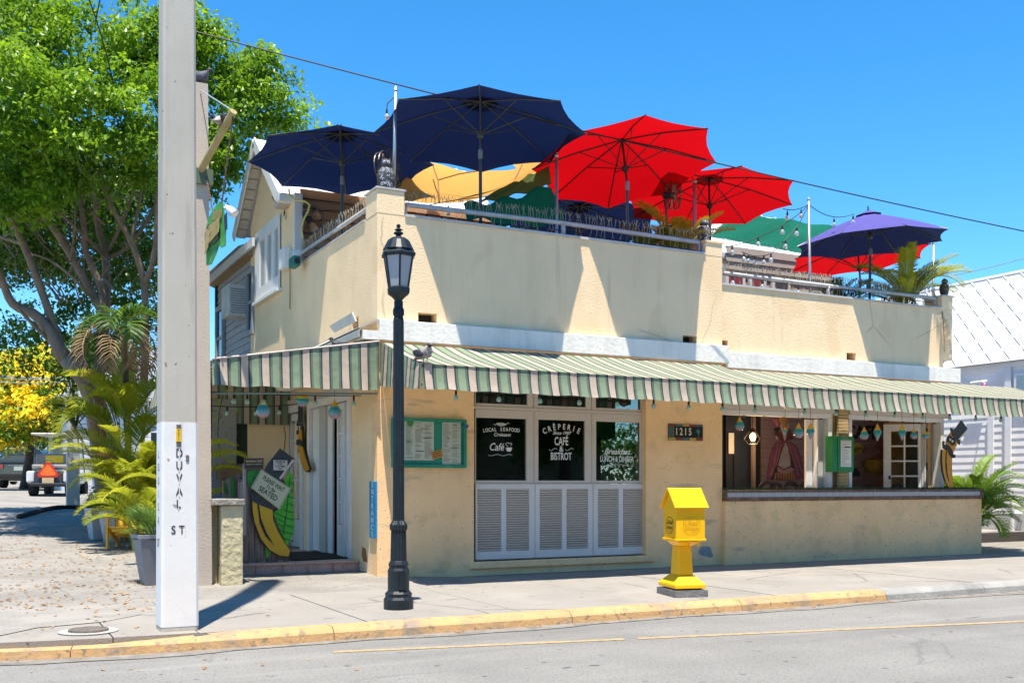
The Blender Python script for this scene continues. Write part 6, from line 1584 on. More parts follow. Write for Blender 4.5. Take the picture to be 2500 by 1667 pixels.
# green glazed menu box between the dining windows
a, b = onY(2046, 1064, YW - .2), onY(2084, 1152, YW - .2)
gb = thing('menu_box', ((a.x + b.x) / 2, YW, b.z), 'green boxed menu case with a white menu between the dining windows', 'menu box')
grn = mat('box_green', (.01, .20, .06), rough=.4, var=.1)
boxp('case', grn, gb, a.x - .0, b.x - .0, YW - .2, YW - .02, b.z, a.z, bevel=.006)
boxp('backplate', grn, gb, a.x - .12, a.x - .001, YW - .19, YW - .02, b.z, a.z, bevel=.006)
ix = .06; wgp = MB(); 
boxp('menu_page', letter_white, gb, a.x + ix, b.x - ix, YW - .206, YW - .2015, b.z + .09, a.z - .07)
mb = MB(); rnd = random.Random(2)
for l in range(24): mb.box(a.x + ix + .02, a.x + ix + .02 + (b.x - a.x - 2 * ix - .04) * rnd.uniform(.4, 1), YW - .208, YW - .2065, b.z + .11 + l * .0265, b.z + .118 + l * .0265)
mb.build('print_lines', mat('ink_grey', (.3, .3, .3), rough=.8), gb, kind='stuff')
boxp('print_heading', inkd, gb, a.x + ix + .09, b.x - ix - .02, YW - .21, YW - .2085, b.z + .42, b.z + .44)
# ================================================================== banana figures (painted board cut-outs)
yel = mat('banana_yellow', (.60, .36, .02), rough=.55, var=.08); yel2 = mat('banana_orange', (.58, .27, .012), rough=.55, var=.06); hatm = mat('hat_dark', (.035, .045, .055), rough=.6, var=.15); blk = mat('outline_black', (.02, .02, .02), rough=.6)
def cut(root, name, pts, f, m_, n, off, th):
    q = [f(*p) for p in pts]; n = Vector(n).normalized(); return MB().poly([p - n * off for p in q], n, th).build(name, m_, root)
def P5(x, y): return onY(2040 + x / 6.533, 980 + y / 6.533, YF - .0)
bn = thing('banana_cutout', tuple(onY(2325, 1190, YF)), 'painted banana cut-out with top hat and curled moustache at the end of the ledge', 'sign')
body = [(1700,770),(1790,760),(1850,905),(1850,1100),(1862,1250),(1890,1378),(1800,1378),(1750,1260),(1710,1100),(1695,930)]
nY = (0, 1, 0)
cut(bn, 'outline', [(x + (-12 if x < 1790 else 8), y) for x, y in body], P5, blk, nY, 0, .02)
cut(bn, 'body', body, P5, yel2, nY, .006, .005)
cut(bn, 'stripe', [(1758,770),(1770,770),(1765,950),(1778,1130),(1808,1290),(1770,1200),(1748,1050),(1745,900)], P5, blk, nY, .010, .003)
cut(bn, 'head', [(1850,470),(1960,560),(1945,660),(1870,830),(1800,770),(1770,690),(1770,600)], P5, yel2, nY, .006, .02)
cut(bn, 'hat_brim', [(1835,420),(1870,440),(1985,610),(1975,690),(1900,600),(1850,540)], P5, hatm, nY, .014, .03)
cut(bn, 'hat', [(1860,470),(1925,420),(2005,300),(2098,430),(1950,615),(1900,560)], P5, hatm, nY, .012, .03)
cut(bn, 'hat_band', [(2082,450),(2093,462),(1960,612),(1950,600)], P5, letter_white, nY, .018, .004)
def disc(cx, cy, rx, ry, n=18): return [(cx + rx * math.cos(2*math.pi*k/n), cy + ry * math.sin(2*math.pi*k/n)) for k in range(n)]
for c in (disc(1808, 600, 48, 58), disc(1858, 640, 46, 62)): cut(bn, 'spectacle', c, P5, blk, nY, .016, .006)
for c in (disc(1815, 605, 14, 20), disc(1850, 632, 15, 20)): cut(bn, 'spectacle_glint', c, P5, letter_white, nY, .020, .003)
cut(bn, 'moustache', [(1690,640),(1715,625),(1735,640),(1720,655),(1725,690),(1760,680),(1800,700),(1845,760),(1870,840),(1905,850),(1900,895),(1850,900),(1805,850),(1780,770),(1730,765),(1695,740)], P5, blk, nY, .016, .006)
# the entrance stand: plank podium with painted frond, banana, hat and sign plates
YST = 14.12
def P4(x, y): return onY(350 + x / 2.412, 800 + y / 2.412, YST)
st = thing('host_stand', tuple(P4(740, 1380)), 'weathered plank stand painted with a palm frond and a banana in the porch entrance', 'stand')
plank = mat('weathered_plank', (.22, .165, .13), rough=.9, var=.35, vs=3, stretch=(6, 6, .7), stain=(.36, .30, .25), sscale=3, samt=.6, bump=.6, bs=30)
pl = P4(590, 1370); pr = P4(860, 1370); npl = 8
for i in range(npl):
    x0 = pl.x + (pr.x - pl.x) * i / npl; x1_ = pl.x + (pr.x - pl.x) * (i + 1) / npl; zt_p = P4(700, 850 + (14 if i % 2 else 0) + i * 5).z
    boxp('plank', plank, st, x0 + .003, x1_ - .003, YST + .03 + .004 * (i % 2), YST + .06, .222 + (.02 if i % 3 == 0 else 0), zt_p)
boxp('post', mat('post_grey', (.35, .30, .27), rough=.8, var=.2), st, P4(588, 1).x, P4(604, 1).x, YST - .01, YST + .028, .6, P4(600, 800).z)
boxp('side_board', plank, st, pl.x + .0, pl.x + .03, YST + .062, YST + .5, .222, P4(600, 900).z)
boxp('top_board', plank, st, pl.x, pr.x, YST + .062, YST + .55, P4(700, 905).z, P4(700, 895).z)
gl = mat('frond_green', (.06, .38, .03), rough=.6, var=.25, vs=10); gd = mat('frond_dark', (.012, .12, .02), rough=.6, var=.2)
cut(st, 'painted_frond', [(612,850),(650,835),(690,838),(672,880),(640,920),(618,935),(610,900)], P4, mat('frond_mid', (.03, .22, .04), rough=.6, var=.3, vs=12), nY, 0, .02)
cut(st, 'painted_frond', [(860,840),(880,880),(878,960),(884,1040),(882,1080),(890,1150),(886,1200),(860,1260),(850,1290),(815,1220),(790,1150),(765,1090),(800,1060),(840,1000),(830,900)], P4, gl, nY, .002, .02)
for k in range(9):
    y = 900 + k * 42; x0 = 838 - k * 1.5 if k > 3 else 852
    cut(st, 'frond_vein', [(x0 - 5, y), (883, y + 25 - 8), (884, y + 30 - 6), (x0 - 5, y + 7)], P4, gd, nY, .005, .003)
for k in range(6):
    y = 1090 + k * 32; cut(st, 'frond_vein', [(775 + k * 9, y - 5), (835, y + 22), (835, y + 27), (775 + k * 9, y + 2)], P4, gd, nY, .005, .003)
cut(st, 'frond_stalk', [(860,880),(866,880),(845,1100),(820,1240),(812,1240),(838,1100)], P4, gd, nY, .006, .003)
cut(st, 'painted_leaf', [(722,1290),(748,1300),(738,1350),(720,1355)], P4, gl, nY, .002, .02)
ban = [(640,1020),(668,1035),(700,1050),(758,1072),(762,1130),(790,1200),(830,1265),(862,1310),(852,1345),(800,1340),(740,1305),(690,1240),(655,1150),(642,1080)]
ctr = Vector((740, 1200))
cut(st, 'banana_outline', [(x + (x - 740) * .07 - (6 if y > 1200 and x < 760 else 0), y + (y - 1190) * .03) for x, y in ban], P4, blk, nY, .018, .015)
cut(st, 'banana', ban, P4, yel, nY, .024, .005)
cut(st, 'banana_ridge', [(668,1036),(678,1040),(690,1120),(720,1200),(770,1282),(715,1225),(682,1150)], P4, blk, nY, .028, .003)
cut(st, 'hat_brim', [(630,975),(640,965),(765,1065),(750,1070),(690,1052),(640,1020),(632,1000)], P4, hatm, nY, .02, .03)
cut(st, 'hat', [(803,710),(887,770),(880,800),(808,890),(770,950),(640,970),(732,800)], P4, hatm, nY, .024, .03)
cut(st, 'hat_band', [(876,772),(884,784),(805,893),(796,885)], P4, mat('band_pale', (.55,.52,.5), rough=.6), nY, .030, .005)
# plates
def plate(name, lab, quad, m_, off, rootcat, lines, lm, bold=.01, edge=None):
    q = [P4(*p) for p in quad]; q = [p - Vector((0, off, 0)) for p in q]
    t = thing(name, tuple((q[0] + q[2]) / 2), lab, rootcat)
    ux = (q[1] - q[0]).normalized(); uy = (q[0] - q[3]).normalized(); w_ = (q[1] - q[0]).length; h_ = (q[0] - q[3]).length; c = (q[0] + q[1] + q[2] + q[3]) / 4
    MB().poly(q, (0, 1, 0), .008).build('plate', m_, t, bevel=.002)
    if edge:
        for s_ in range(4):
            A_, B_ = q[s_], q[(s_ + 1) % 4]; A2, B2 = A_.lerp(c, .07), B_.lerp(c, .07); A3_, B3 = A_.lerp(c, .045), B_.lerp(c, .045); z = Vector((0, -.0015, 0)); MB().quad(A3_ + z, B3 + z, B2 + z, A2 + z).build('border', edge, t)
    for body, fy, sz, sx_ in lines:
        text(body, 'lettering', lm, t, c + uy * (h_ * fy) + Vector((0, -.002, 0)), ux, uy, h_ * sz, depth=0, sx=sx_, bold=bold)
    return t
cream = mat('plate_cream', (.50, .52, .36), rough=.5, var=.06, stain=(.32, .28, .12), sscale=8, samt=.5, lo=.62, hi=.72)
plate('notice_plate', 'tilted cream metal plate reading PLEASE WAIT To Be SEATED', [(690, 832), (865, 945), (797, 1070), (628, 940)], cream, .045, 'sign', [('PLEASE WAIT', .26, .30, .66), ('To Be', .0, .22, .9), ('SEATED', -.27, .36, .82)], letter_black, .015, mat('plate_border', (.1, .16, .06), rough=.6))
plate('notice_plate', 'small white card reading RESTROOM FOR CUSTOMERS ONLY on the hat', [(760, 778), (843, 780), (843, 840), (760, 838)], mat('card_white', (.5, .48, .47), rough=.6), .05, 'sign', [('RESTROOM', .33, .24, .72), ('FOR', .11, .24, .72), ('CUSTOMERS', -.11, .24, .72), ('ONLY', -.33, .24, .72)], letter_black, .02)
t = plate('notice_plate', 'small black framed card reading BANANA CAFE on a grey post', [(590, 768), (706, 766), (706, 826), (590, 830)], mat('card_black', (.035, .03, .03), rough=.5), .03, 'sign', [('BANANA CAFE', .2, .3, .75), ('PLEASE WAIT TO BE SEATED', -.1, .16, .72)], mat('card_gold', (.60, .50, .30), rough=.6), .02, mat('plate_border2', (.4, .37, .34), rough=.6))
# hanging banana on the side wall
def PS(x, y): return onX(350 + x / 2.412, 800 + y / 2.412, XC - .08)
hb = thing('banana_cutout', tuple(PS(935, 650)), 'thin banana cut-out hung high on the wall between the porch doors', 'sign')
nX = (1, 0, 0)
cut(hb, 'outline', [(925,580),(938,580),(940,690),(960,760),(985,830),(975,850),(955,848),(928,800),(912,700),(910,690)], PS, blk, nX, .0, .02)
cut(hb, 'body', [(917,600),(935,600),(938,690),(955,760),(980,830),(970,843),(957,842),(932,795),(916,700)], PS, yel2, nX, .01, .008)
cut(hb, 'hat_brim', [(905,560),(942,565),(942,580),(905,577)], PS, hatm, nX, .012, .012)
cut(hb, 'hat', [(915,460),(940,465),(938,562),(912,560)], PS, hatm, nX, .012, .012)
cut(hb, 'moustache', [(904,660),(925,655),(945,670),(940,700),(925,690),(905,690)], PS, blk, nX, .014, .006)
cut(hb, 'spectacle', disc(912, 615, 7, 14), PS, blk, nX, .014, .006)
MB().tube([PS(940, 470), PS(938, 395)], .006, 5).build('cord', blk, hb)
# ---- glass drop ornaments
def dropmat():
    m, nt, b = nodes('drop_glass'); L = nt.links.new; N = nt.nodes.new
    tc = N('ShaderNodeTexCoord'); sp = N('ShaderNodeSeparateXYZ'); L(tc.outputs['Generated'], sp.inputs[0])
    r = N('ShaderNodeValToRGB'); e = r.color_ramp.elements; e[0].color = (.85, .35, .42, 1); e[1].color = (.95, .55, .02, 1)
    x = e.new(.25); x.color = (.25, .50, .60, 1); x = e.new(.5); x.color = (.01, .42, .55, 1); x = e.new(.58); x.color = (.05, .5, .5, 1); x = e.new(.66); x.color = (.95, .62, .03, 1)
    L(sp.outputs[2], r.inputs[0]); L(r.outputs[0], b.inputs['Base Color']); b.inputs['Roughness'].default_value = .08; b.inputs['Coat Weight'].default_value = .6
    tr = N('ShaderNodeBsdfTransparent'); L(r.outputs[0], tr.inputs[0]); w_ = N('ShaderNodeTexWave'); w_.wave_type = 'RINGS'; w_.rings_direction = 'Z'; 
    ms = N('ShaderNodeMixShader'); ms.inputs[0].default_value = .38; L(b.outputs[0], ms.inputs[1]); L(tr.outputs[0], ms.inputs[2]); L(ms.outputs[0], nt.nodes['Material Output'].inputs['Surface'])
    return m
dm = dropmat()
teardrop = [(.001, -.10), (.05, -.088), (.082, -.05), (.09, -.01), (.08, .03), (.055, .075), (.03, .12), (.012, .155), (.004, .18)]
diamond = [(.004, -.16), (.03, -.10), (.075, 0), (.03, .10), (.004, .16)]
round_ = [(.001, -.10), (.06, -.08), (.1, 0), (.06, .08), (.001, .10)]
meshes = {k: MB().lathe(v, (0, 0, 0), 16).mesh('glass', [dm], smooth=True) for k, v in (('t', teardrop), ('d', diamond), ('r', round_))}
YO = 12.6
orn = [(642, 1002, 13.6, 't', 'teardrop glass ornament at the left of the porch opening', 1.0), (738, 977, 14.4, 'r', 'round glass ball ornament above the hanging banana', .95), (817, 1005, 14.2, 't', 'teardrop glass ornament in front of the open porch door', 1.0),
       (1806, 1039, 16.8, 't', 'teardrop glass ornament in the dark left part of the mural window', .85), (1917, 1052, 17.2, 'd', 'small glass ornament before the painted gown collar', .5), (1950, 1056, 16.8, 't', 'teardrop glass ornament right of the painted gown', .9), (1979, 1052, 16.9, 'd', 'diamond glass ornament by the white frame of the mural window', .9),
       (2110, 1062, 17.6, 't', 'teardrop glass ornament over the painted CAFE letters', .8), (2142, 1055, 17.6, 'd', 'pink-topped diamond glass ornament left of the open French door', .95), (2202, 1055, 17.8, 'd', 'diamond glass ornament before the open French door', .9), (2231, 1062, 18.0, 't', 'faint teardrop glass ornament at the edge of the French door', .7), (2260, 1062, 18.1, 'r', 'round glass ornament before the grey folding panel', .65)]
for u, v, d, k_, lab, sc in orn:
    p = atD(u, v, d); t = thing('glass_ornament', tuple(p), lab, 'ornament', 'coloured glass ornaments hanging under the awnings')
    o = piece('glass', meshes[k_], t, p, scale=(sc, sc, sc)); top = .18 * sc if k_ == 't' else .16 * sc if k_ == 'd' else .1 * sc
    zc_ = 2.9 if u < 1000 else 2.62
    MB().tube([(p.x, p.y, p.z + top), (p.x, p.y, zc_)], .003, 4).build('cord', blk, t)
# pendant lamp, lit
p = atD(1838, 1066, 17.7); pl_ = thing('pendant_lamp', tuple(p), 'lit filament bulb in a black wire cage inside the mural room', 'lamp')
em, nt, b = nodes('bulb_lit'); b.inputs['Emission Color'].default_value = (1, .55, .16, 1); b.inputs['Emission Strength'].default_value = 9
MB().ball(p, .05, .05, .07).build('bulb', em, pl_, smooth=True)
MB().lathe([(.03, .07), (.03, .13), (.015, .15)], p, 10).build('socket', blackp, pl_)
for k in range(5):
    a = k * 2 * math.pi / 5; c0, c1 = math.cos(a), math.sin(a)
    MB().tube([p + Vector((c0 * .03, c1 * .03, .13)), p + Vector((c0 * .15, c1 * .15, -.04)), p + Vector((c0 * .08, c1 * .08, -.12))], .005, 4).build('cage_wire', blackp, pl_)
MB().tube([p + Vector((.08 * math.cos(k * .52), .08 * math.sin(k * .52), -.12)) for k in range(13)], .005, 4).build('cage_ring', blackp, pl_)
MB().tube([p + Vector((0, 0, .15)), (p.x, p.y, 3.0)], .006, 4).build('cord', blackp, pl_)
pt = bpy.data.lights.new('pendant_glow', 'POINT'); pt.energy = 14; pt.color = (1, .62, .3); pt.shadow_soft_size = .06
po = bpy.data.objects.new('pendant_glow', pt); COL.objects.link(po); po.location = p + Vector((0, -.02, -.17))
# bentwood chair backs inside
def chairback(u, d, w_, v, lab):
    p = onY(u, v, 13.75 + (d - 17.4) * .2); t = thing('bentwood_chair', (p.x, p.y, .2), lab, 'chair', 'black bentwood chairs at the dining windows'); zt_ = p.z; hw_ = w_ / 2; n = 16
    for f, nm in ((1.0, 'back_rail'), (.66, 'back_loop')):
        pts = [Vector((p.x - hw_ * f, p.y + .02, .66))] + [Vector((p.x + hw_ * f * math.cos(math.pi - math.pi * k / n), p.y + .0, zt_ - .22 * f + .22 * f * math.sin(math.pi * k / n) - (1 - f) * .1)) for k in range(n + 1)] + [Vector((p.x + hw_ * f, p.y + .02, .66))]
        MB().tube(pts, .014, 6).build(nm, blackp, t)
    MB().lathe([(.2, 0), (.2, .03)], (p.x, p.y + .2, .64), 16).build('seat', blackp, t)
    for sx_ in (-1, 1):
        for sy in (0, 1): MB().tube([(p.x + sx_ * .16, p.y + .05 + sy * .3, .65), (p.x + sx_ * .2, p.y + .02 + sy * .36, .2)], .014, 6).build('leg', blackp, t)
for i, (u, v, lab) in enumerate(((1872, 1174, 'black bentwood chair below the pendant lamp'), (1930, 1175, 'black bentwood chair before the painted gown'), (1972, 1175, 'black bentwood chair at the right edge of the mural window'), (1893, 1178, 'lower black bentwood chair between two others in the mural window'), (2190, 1181, 'black bentwood chair before the open French door'), (2258, 1184, 'black bentwood chair at the right edge of the dining window'), (2115, 1186, 'black bentwood chair under the painted banana skirt'))):
    chairback(u, 17.4 + .1 * i, .42, v, lab)

# ================================================================== terrace rails with bird spikes
spk = mat('spike_tan', (.36, .30, .20), rough=.6, var=.25, vs=20)
def rail(label, pts, posts, closed_post=True, seed=1, zfoot=None, spikes=True, below=True):
    pts = [Vector(p) for p in pts]; c = pts[0]
    t = thing('terrace_rail', tuple(c), label, 'railing', 'pipe rails with bird spikes on the terrace parapet')
    MB().tube(pts, .033, 10).build('rail', whitepipe, t, smooth=True)
    rnd = random.Random(seed)
    for p in posts: MB().tube([(p[0], p[1], p[2]), (p[0], p[1], p[3])], .033, 10).build('post', whitepipe, t, smooth=True)
    mb = MB(); L_ = 0
    for a, b in zip(pts[:-1], pts[1:]):
        d = b - a; 
        if abs(d.z) > .3: continue
        n = int(d.length / .045); s_ = d.cross(Vector((0, 0, 1))).normalized()
        for i in range(n):
            if rnd.random() < .08: continue
            q = a.lerp(b, i / n); dirs = [(1, .12)] + ([(-1, .10)] if below and rnd.random() < .45 else [])
            for sg_, ln in dirs:
                ln *= rnd.uniform(.8, 1.2); k = q + Vector((0, 0, .03 * sg_)); m_ = k + Vector((rnd.uniform(-.04, .04), rnd.uniform(-.03, .03), ln * sg_))
                mb.tube([k, m_], .0042, 3, cap=False)
                for w_ in (-1, 1): mb.tube([k.lerp(m_, .7), m_ + d.normalized() * .03 * w_ + Vector((0, rnd.uniform(-.03, .03), .035 * sg_))], .0036, 3, cap=False)
    if spikes: mb.build('spike_strip', spk, t, kind='stuff')
    return t
yr = YF + .1
f = lambda u, v, Y=yr: onY(u, v, Y)
p0 = f(992, 500); p1 = f(1375, 545); p2 = f(1706, 592)
zc0 = 4.965
rail('long grey pipe rail with bird spikes over the left front parapet', [(p0.x, yr, zc0), (p0.x, yr, p0.z), (p1.x, yr, p1.z), (p2.x, yr, p2.z), (p2.x, yr, zc0)], [(p1.x, yr, zc0, p1.z)], seed=1)
boxp('junction_box', whitepipe, cafe, p2.x + .05, p2.x + .2, yr - .05, yr + .06, 4.966, 5.13, bevel=.01)
q0, q1, q2 = f(1768, 667, YS + .1), f(2022, 698, YS + .1), f(2282, 728, YS + .1)
rail('grey pipe rail with bird spikes over the right front parapet', [(q0.x, YS + .1, q0.z), (q1.x, YS + .1, q1.z), (q2.x, YS + .1, q2.z), (q2.x, YS + .1, 4.53)], [(q1.x, YS + .1, 4.53, q1.z)], seed=2)
xr_ = XC + .09
s0, s1 = onX(736, 622, xr_), onX(897, 510, xr_)
rail('sloping grey pipe rail with bird spikes on the side parapet by the fan', [(xr_, s0.y, 4.955), (xr_, s0.y, s0.z + .02), (xr_, s1.y, s1.z)], [], seed=3)
# steel posts carrying the string lights
def tpost(u, vtop, Y, lab, r=.024, zb=3.75, lean=0):
    p = onY(u, vtop, Y); t = thing('steel_post', (p.x + lean, p.y, zb), lab, 'post', 'galvanised posts holding the string lights'); MB().tube([(p.x + lean, p.y, zb), (p.x, p.y, p.z)], r, 10).build('pole', galv, t, smooth=True)
    MB().lathe([(r * .6, 0), (r * 1.3, .03), (.004, .09)], p, 8).build('cap', galv, t); return p
T1 = tpost(966, 226, 13.4, 'galvanised post beside the owl on the corner pillar', zb=5.295, lean=-.03)
T2 = tpost(1359, 385, 13.55, 'galvanised post left of the large red umbrella')
T3 = tpost(1696, 448, 13.95, 'grey post behind the terrace palm and owl', .035)
T4 = tpost(1974, 492, 13.65, 'galvanised post just left of the faded blue umbrella', lean=.06)
T5 = tpost(2279, 598, 13.75, 'galvanised post at the right end of the terrace')

# ---- decoy owls
def owl(label, p, h, body, spots, face, seed=0, turn=0.0):
    t = thing('decoy_owl', tuple(p), label, 'owl statue', 'decoy owls guarding the terrace'); p = Vector(p); rnd = random.Random(seed)
    ct, st_ = math.cos(turn), math.sin(turn)
    def W(x, y, z): return p + Vector((x * ct - y * st_, x * st_ + y * ct, z)) * h
    prof = [(.16, 0), (.17, .04), (.13, .08), (.19, .2), (.225, .38), (.22, .52), (.18, .64), (.13, .70)]
    mb = MB(); mb.lathe([(r * h, z * h) for r, z in prof], p, 16); mb.build('body', body, t, smooth=True)
    MB().ball(W(0, -.02, .80), .155 * h, .145 * h, .145 * h, 14, 10).build('head', body, t, smooth=True)
    for s_ in (-1, 1):
        MB().lathe([(.035 * h, 0), (.001, .09 * h)], W(s_ * .10, -.02, .90), 6).build('ear_tuft', body, t)
        MB().ball(W(s_ * .055, -.145, .82), .045 * h, .02 * h, .045 * h, 10, 6).build('eye', face, t); MB().ball(W(s_ * .055, -.165, .82), .02 * h, .012 * h, .02 * h, 8, 5).build('pupil', blk, t)
        mb = MB(); mb.ball(W(s_ * .20, .03, .38), .055 * h, .13 * h, .27 * h, 10, 8); mb.build('wing', mat('owl_wing_%s' % body.name, tuple(x * .6 for x in (.12, .09, .07)), rough=.8), t, smooth=True)
    MB().lathe([(.02 * h, 0), (.001, .05 * h)], W(0, -.16, .79), 6, axis=(0, -.6, -1)).build('beak', blk, t)
    mb = MB()
    for k in range(120):
        a = rnd.uniform(-2.6, -.5) + turn; z = rnd.uniform(.02, .66); r = .225 if .3 < z < .6 else .19; r = .17 if z < .1 else r
        c = p + Vector((math.cos(a) * r, math.sin(a) * r, z)) * h; s2 = .012 * h * rnd.uniform(.6, 1.6); tx = Vector((-math.sin(a), math.cos(a), 0)) * s2; n_ = Vector((math.cos(a), math.sin(a), 0)) * .006
        mb.quad(c - tx + n_ + Vector((0, 0, -s2)), c + tx + n_ + Vector((0, 0, -s2)), c + tx * .6 + n_ + Vector((0, 0, s2)), c - tx * .6 + n_ + Vector((0, 0, s2)))
    mb.build('feather_mark', spots, t, kind='stuff')
owlg = mat('owl_grey', (.07, .07, .075), rough=.7, var=.4, vs=14); owlw = mat('owl_white', (.55, .57, .60), rough=.7); owlb = mat('owl_brown', (.20, .085, .03), rough=.7, var=.4, vs=14); owlt = mat('owl_tan', (.45, .25, .10), rough=.7)
c = onY(943, 467, YF + .2)
owl('grey speckled decoy owl on the corner pillar in front of a wire fan', (c.x, YF + .2, 5.295), .47, owlg, owlw, owlw, 1, -.3)
c = onX(720, 616, XC + .12)
owl('brown decoy owl at the left end of the side parapet', (c.x, c.y, 4.955), .42, owlb, owlt, owlt, 2, -.6)
c = atD(1727, 590, 16.75)
owl('grey decoy owl at the right end of the left front rail', (c.x, YF + .3, 5.17), .44, owlg, owlw, owlw, 3, .2)
c = atD(2283, 735, 19.1)
owl('brown speckled decoy owl on the last pillar of the parapet', (onY(2305, 730, YS + .2).x, YS + .2, 4.765), .38, owlg, owlt, owlt, 4, .4)
# ---- wire fans
fb = mat('fan_blade', (.50, .30, .17), rough=.4, metal=.2, var=.2); fw = mat('fan_wire', (.10, .08, .07), rough=.4, metal=.5)
def fan(label, c, r, axis, stand=None):
    c = Vector(c); ax = Vector(axis).normalized(); M = ax.to_track_quat('Z', 'Y').to_matrix(); t = thing('wire_fan', tuple(c), label, 'fan', 'caged fans on the terrace')
    for off, rr_ in ((.08, r), (-.08, r), (0, r * 1.02)):
        MB().tube([c + M @ Vector((rr_ * math.cos(k * math.pi / 14), rr_ * math.sin(k * math.pi / 14), off)) for k in range(29)], .009, 5).build('cage_ring', fw, t)
    mb = MB()
    for k in range(26):
        a = k * 2 * math.pi / 26
        for s_ in (-1, 1): mb.tube([c + M @ Vector((.05 * math.cos(a), .05 * math.sin(a), .11 * s_)), c + M @ Vector((r * .7 * math.cos(a + .2), r * .7 * math.sin(a + .2), .11 * s_)), c + M @ Vector((r * math.cos(a + .3), r * math.sin(a + .3), .07 * s_))], .0035, 3, cap=False)
    mb.build('cage_wire', fw, t, kind='stuff')
    for k in range(4):
        a = k * math.pi / 2 + .5; pts = []
        for rr_, w_ in ((.15, .25), (.5, .42), (.85, .36), (.92, 0.1)): pts.append(Vector((rr_ * r * math.cos(a - w_), rr_ * r * math.sin(a - w_), -.025)))
        for rr_, w_ in ((.92, .25), (.85, .42), (.5, .46), (.15, .25)): pts.append(Vector((rr_ * r * math.cos(a + w_), rr_ * r * math.sin(a + w_), .025)))
        MB().poly([c + M @ p for p in pts], ax, .004).build('blade', fb, t)
    MB().lathe([(.05, -.16), (.06, -.12), (.06, .03), (.03, .06)], c, 12, axis=ax).build('motor', blackp, t)
    if stand: MB().tube([c - ax * .12, Vector(stand)], .02, 8).build('bracket', fw, t)
c = onY(755, 537, 17.25); fan('brass-bladed wire fan mounted by the gabled house wall', c, .235, (-.35, -1, -.1), (c.x + .05, 17.4, c.z))
c = atD(948, 415, 15.3); fan('wire fan on the corner pillar behind the grey owl', c, .27, (.5, -.6, .1), (c.x, c.y, 5.2))
c = atD(1642, 478, 17.2); fan('dark wire fan beneath the large red umbrella', c, .22, (.9, -.3, 0), (c.x, c.y, 3.75))
# ---- yellow hose loop
MB().tube([atD(*p) for p in ((705, 462, 17.2), (708, 480, 17.2), (722, 489, 17.2), (745, 492, 17.15), (756, 500, 17.1), (753, 515, 17.1), (742, 535, 17.1), (736, 560, 17.1), (740, 582, 17.1))], .016, 8).build('hose', mat('hose_yellow', (.62, .55, .15), rough=.5), label='pale yellow hose looping down from the gutter', cat='hose')
# ---- pest spray or meter box at the end of the side parapet
c = onX(700, 635, XC - .06); t = thing('sound_box', tuple(c), 'white and green electric box on the wall below the brown owl', 'electric box')
boxp('back_plate', white, t, XC - .12, XC - .002, c.y - .05, c.y + .30, c.z - .13, c.z + .22, bevel=.01)
c2 = onX(711, 635, XC - .2)
boxp('case', mat('box_teal2', (.02, .16, .13), rough=.4), t, XC - .24, XC - .121, c2.y - .28, c2.y + .02, c2.z - .14, c2.z + .02, bevel=.012)
boxp('lid', mat('clear_lid', (.5, .6, .6), rough=.15), t, XC - .24, XC - .121, c2.y - .28, c2.y + .02, c2.z + .021, c2.z + .14, bevel=.012)
MB().lathe([(.05, 0), (.045, .01)], (XC - .18, c2.y - .28, c2.z - .06), 12, axis=(0, -1, 0)).build('vent', blackp, t)
MB().tube([(XC - .03, c.y - .1, c.z - .13), (XC - .03, c.y - .1, c.z - .85)], .008, 5).build('cable', blackp, t)
# ---- air conditioner in the grey wing
c = onX(595, 730, XC - .0); t = thing('air_conditioner', tuple(c), 'white window air conditioner sticking out of the grey clapboard wall', 'air conditioner')
y0_, y1_ = 20.62, 21.25; zc_ = onX(600, 758, XC - .2).z; zd_ = zc_ + .62
boxp('case', mat('ac_white', (.55, .54, .52), rough=.6, var=.15, stain=(.3, .28, .25), sscale=5, samt=.5), t, XC - .38, XC + .04, y0_, y1_, zc_, zd_, bevel=.01)
for k in range(11): boxp('grille_bar', mat('ac_grille', (.2, .2, .2), rough=.7), t, XC - .34, XC - .0, y0_ - .012, y0_ - .001, zc_ + .06 + k * .046, zc_ + .075 + k * .046)
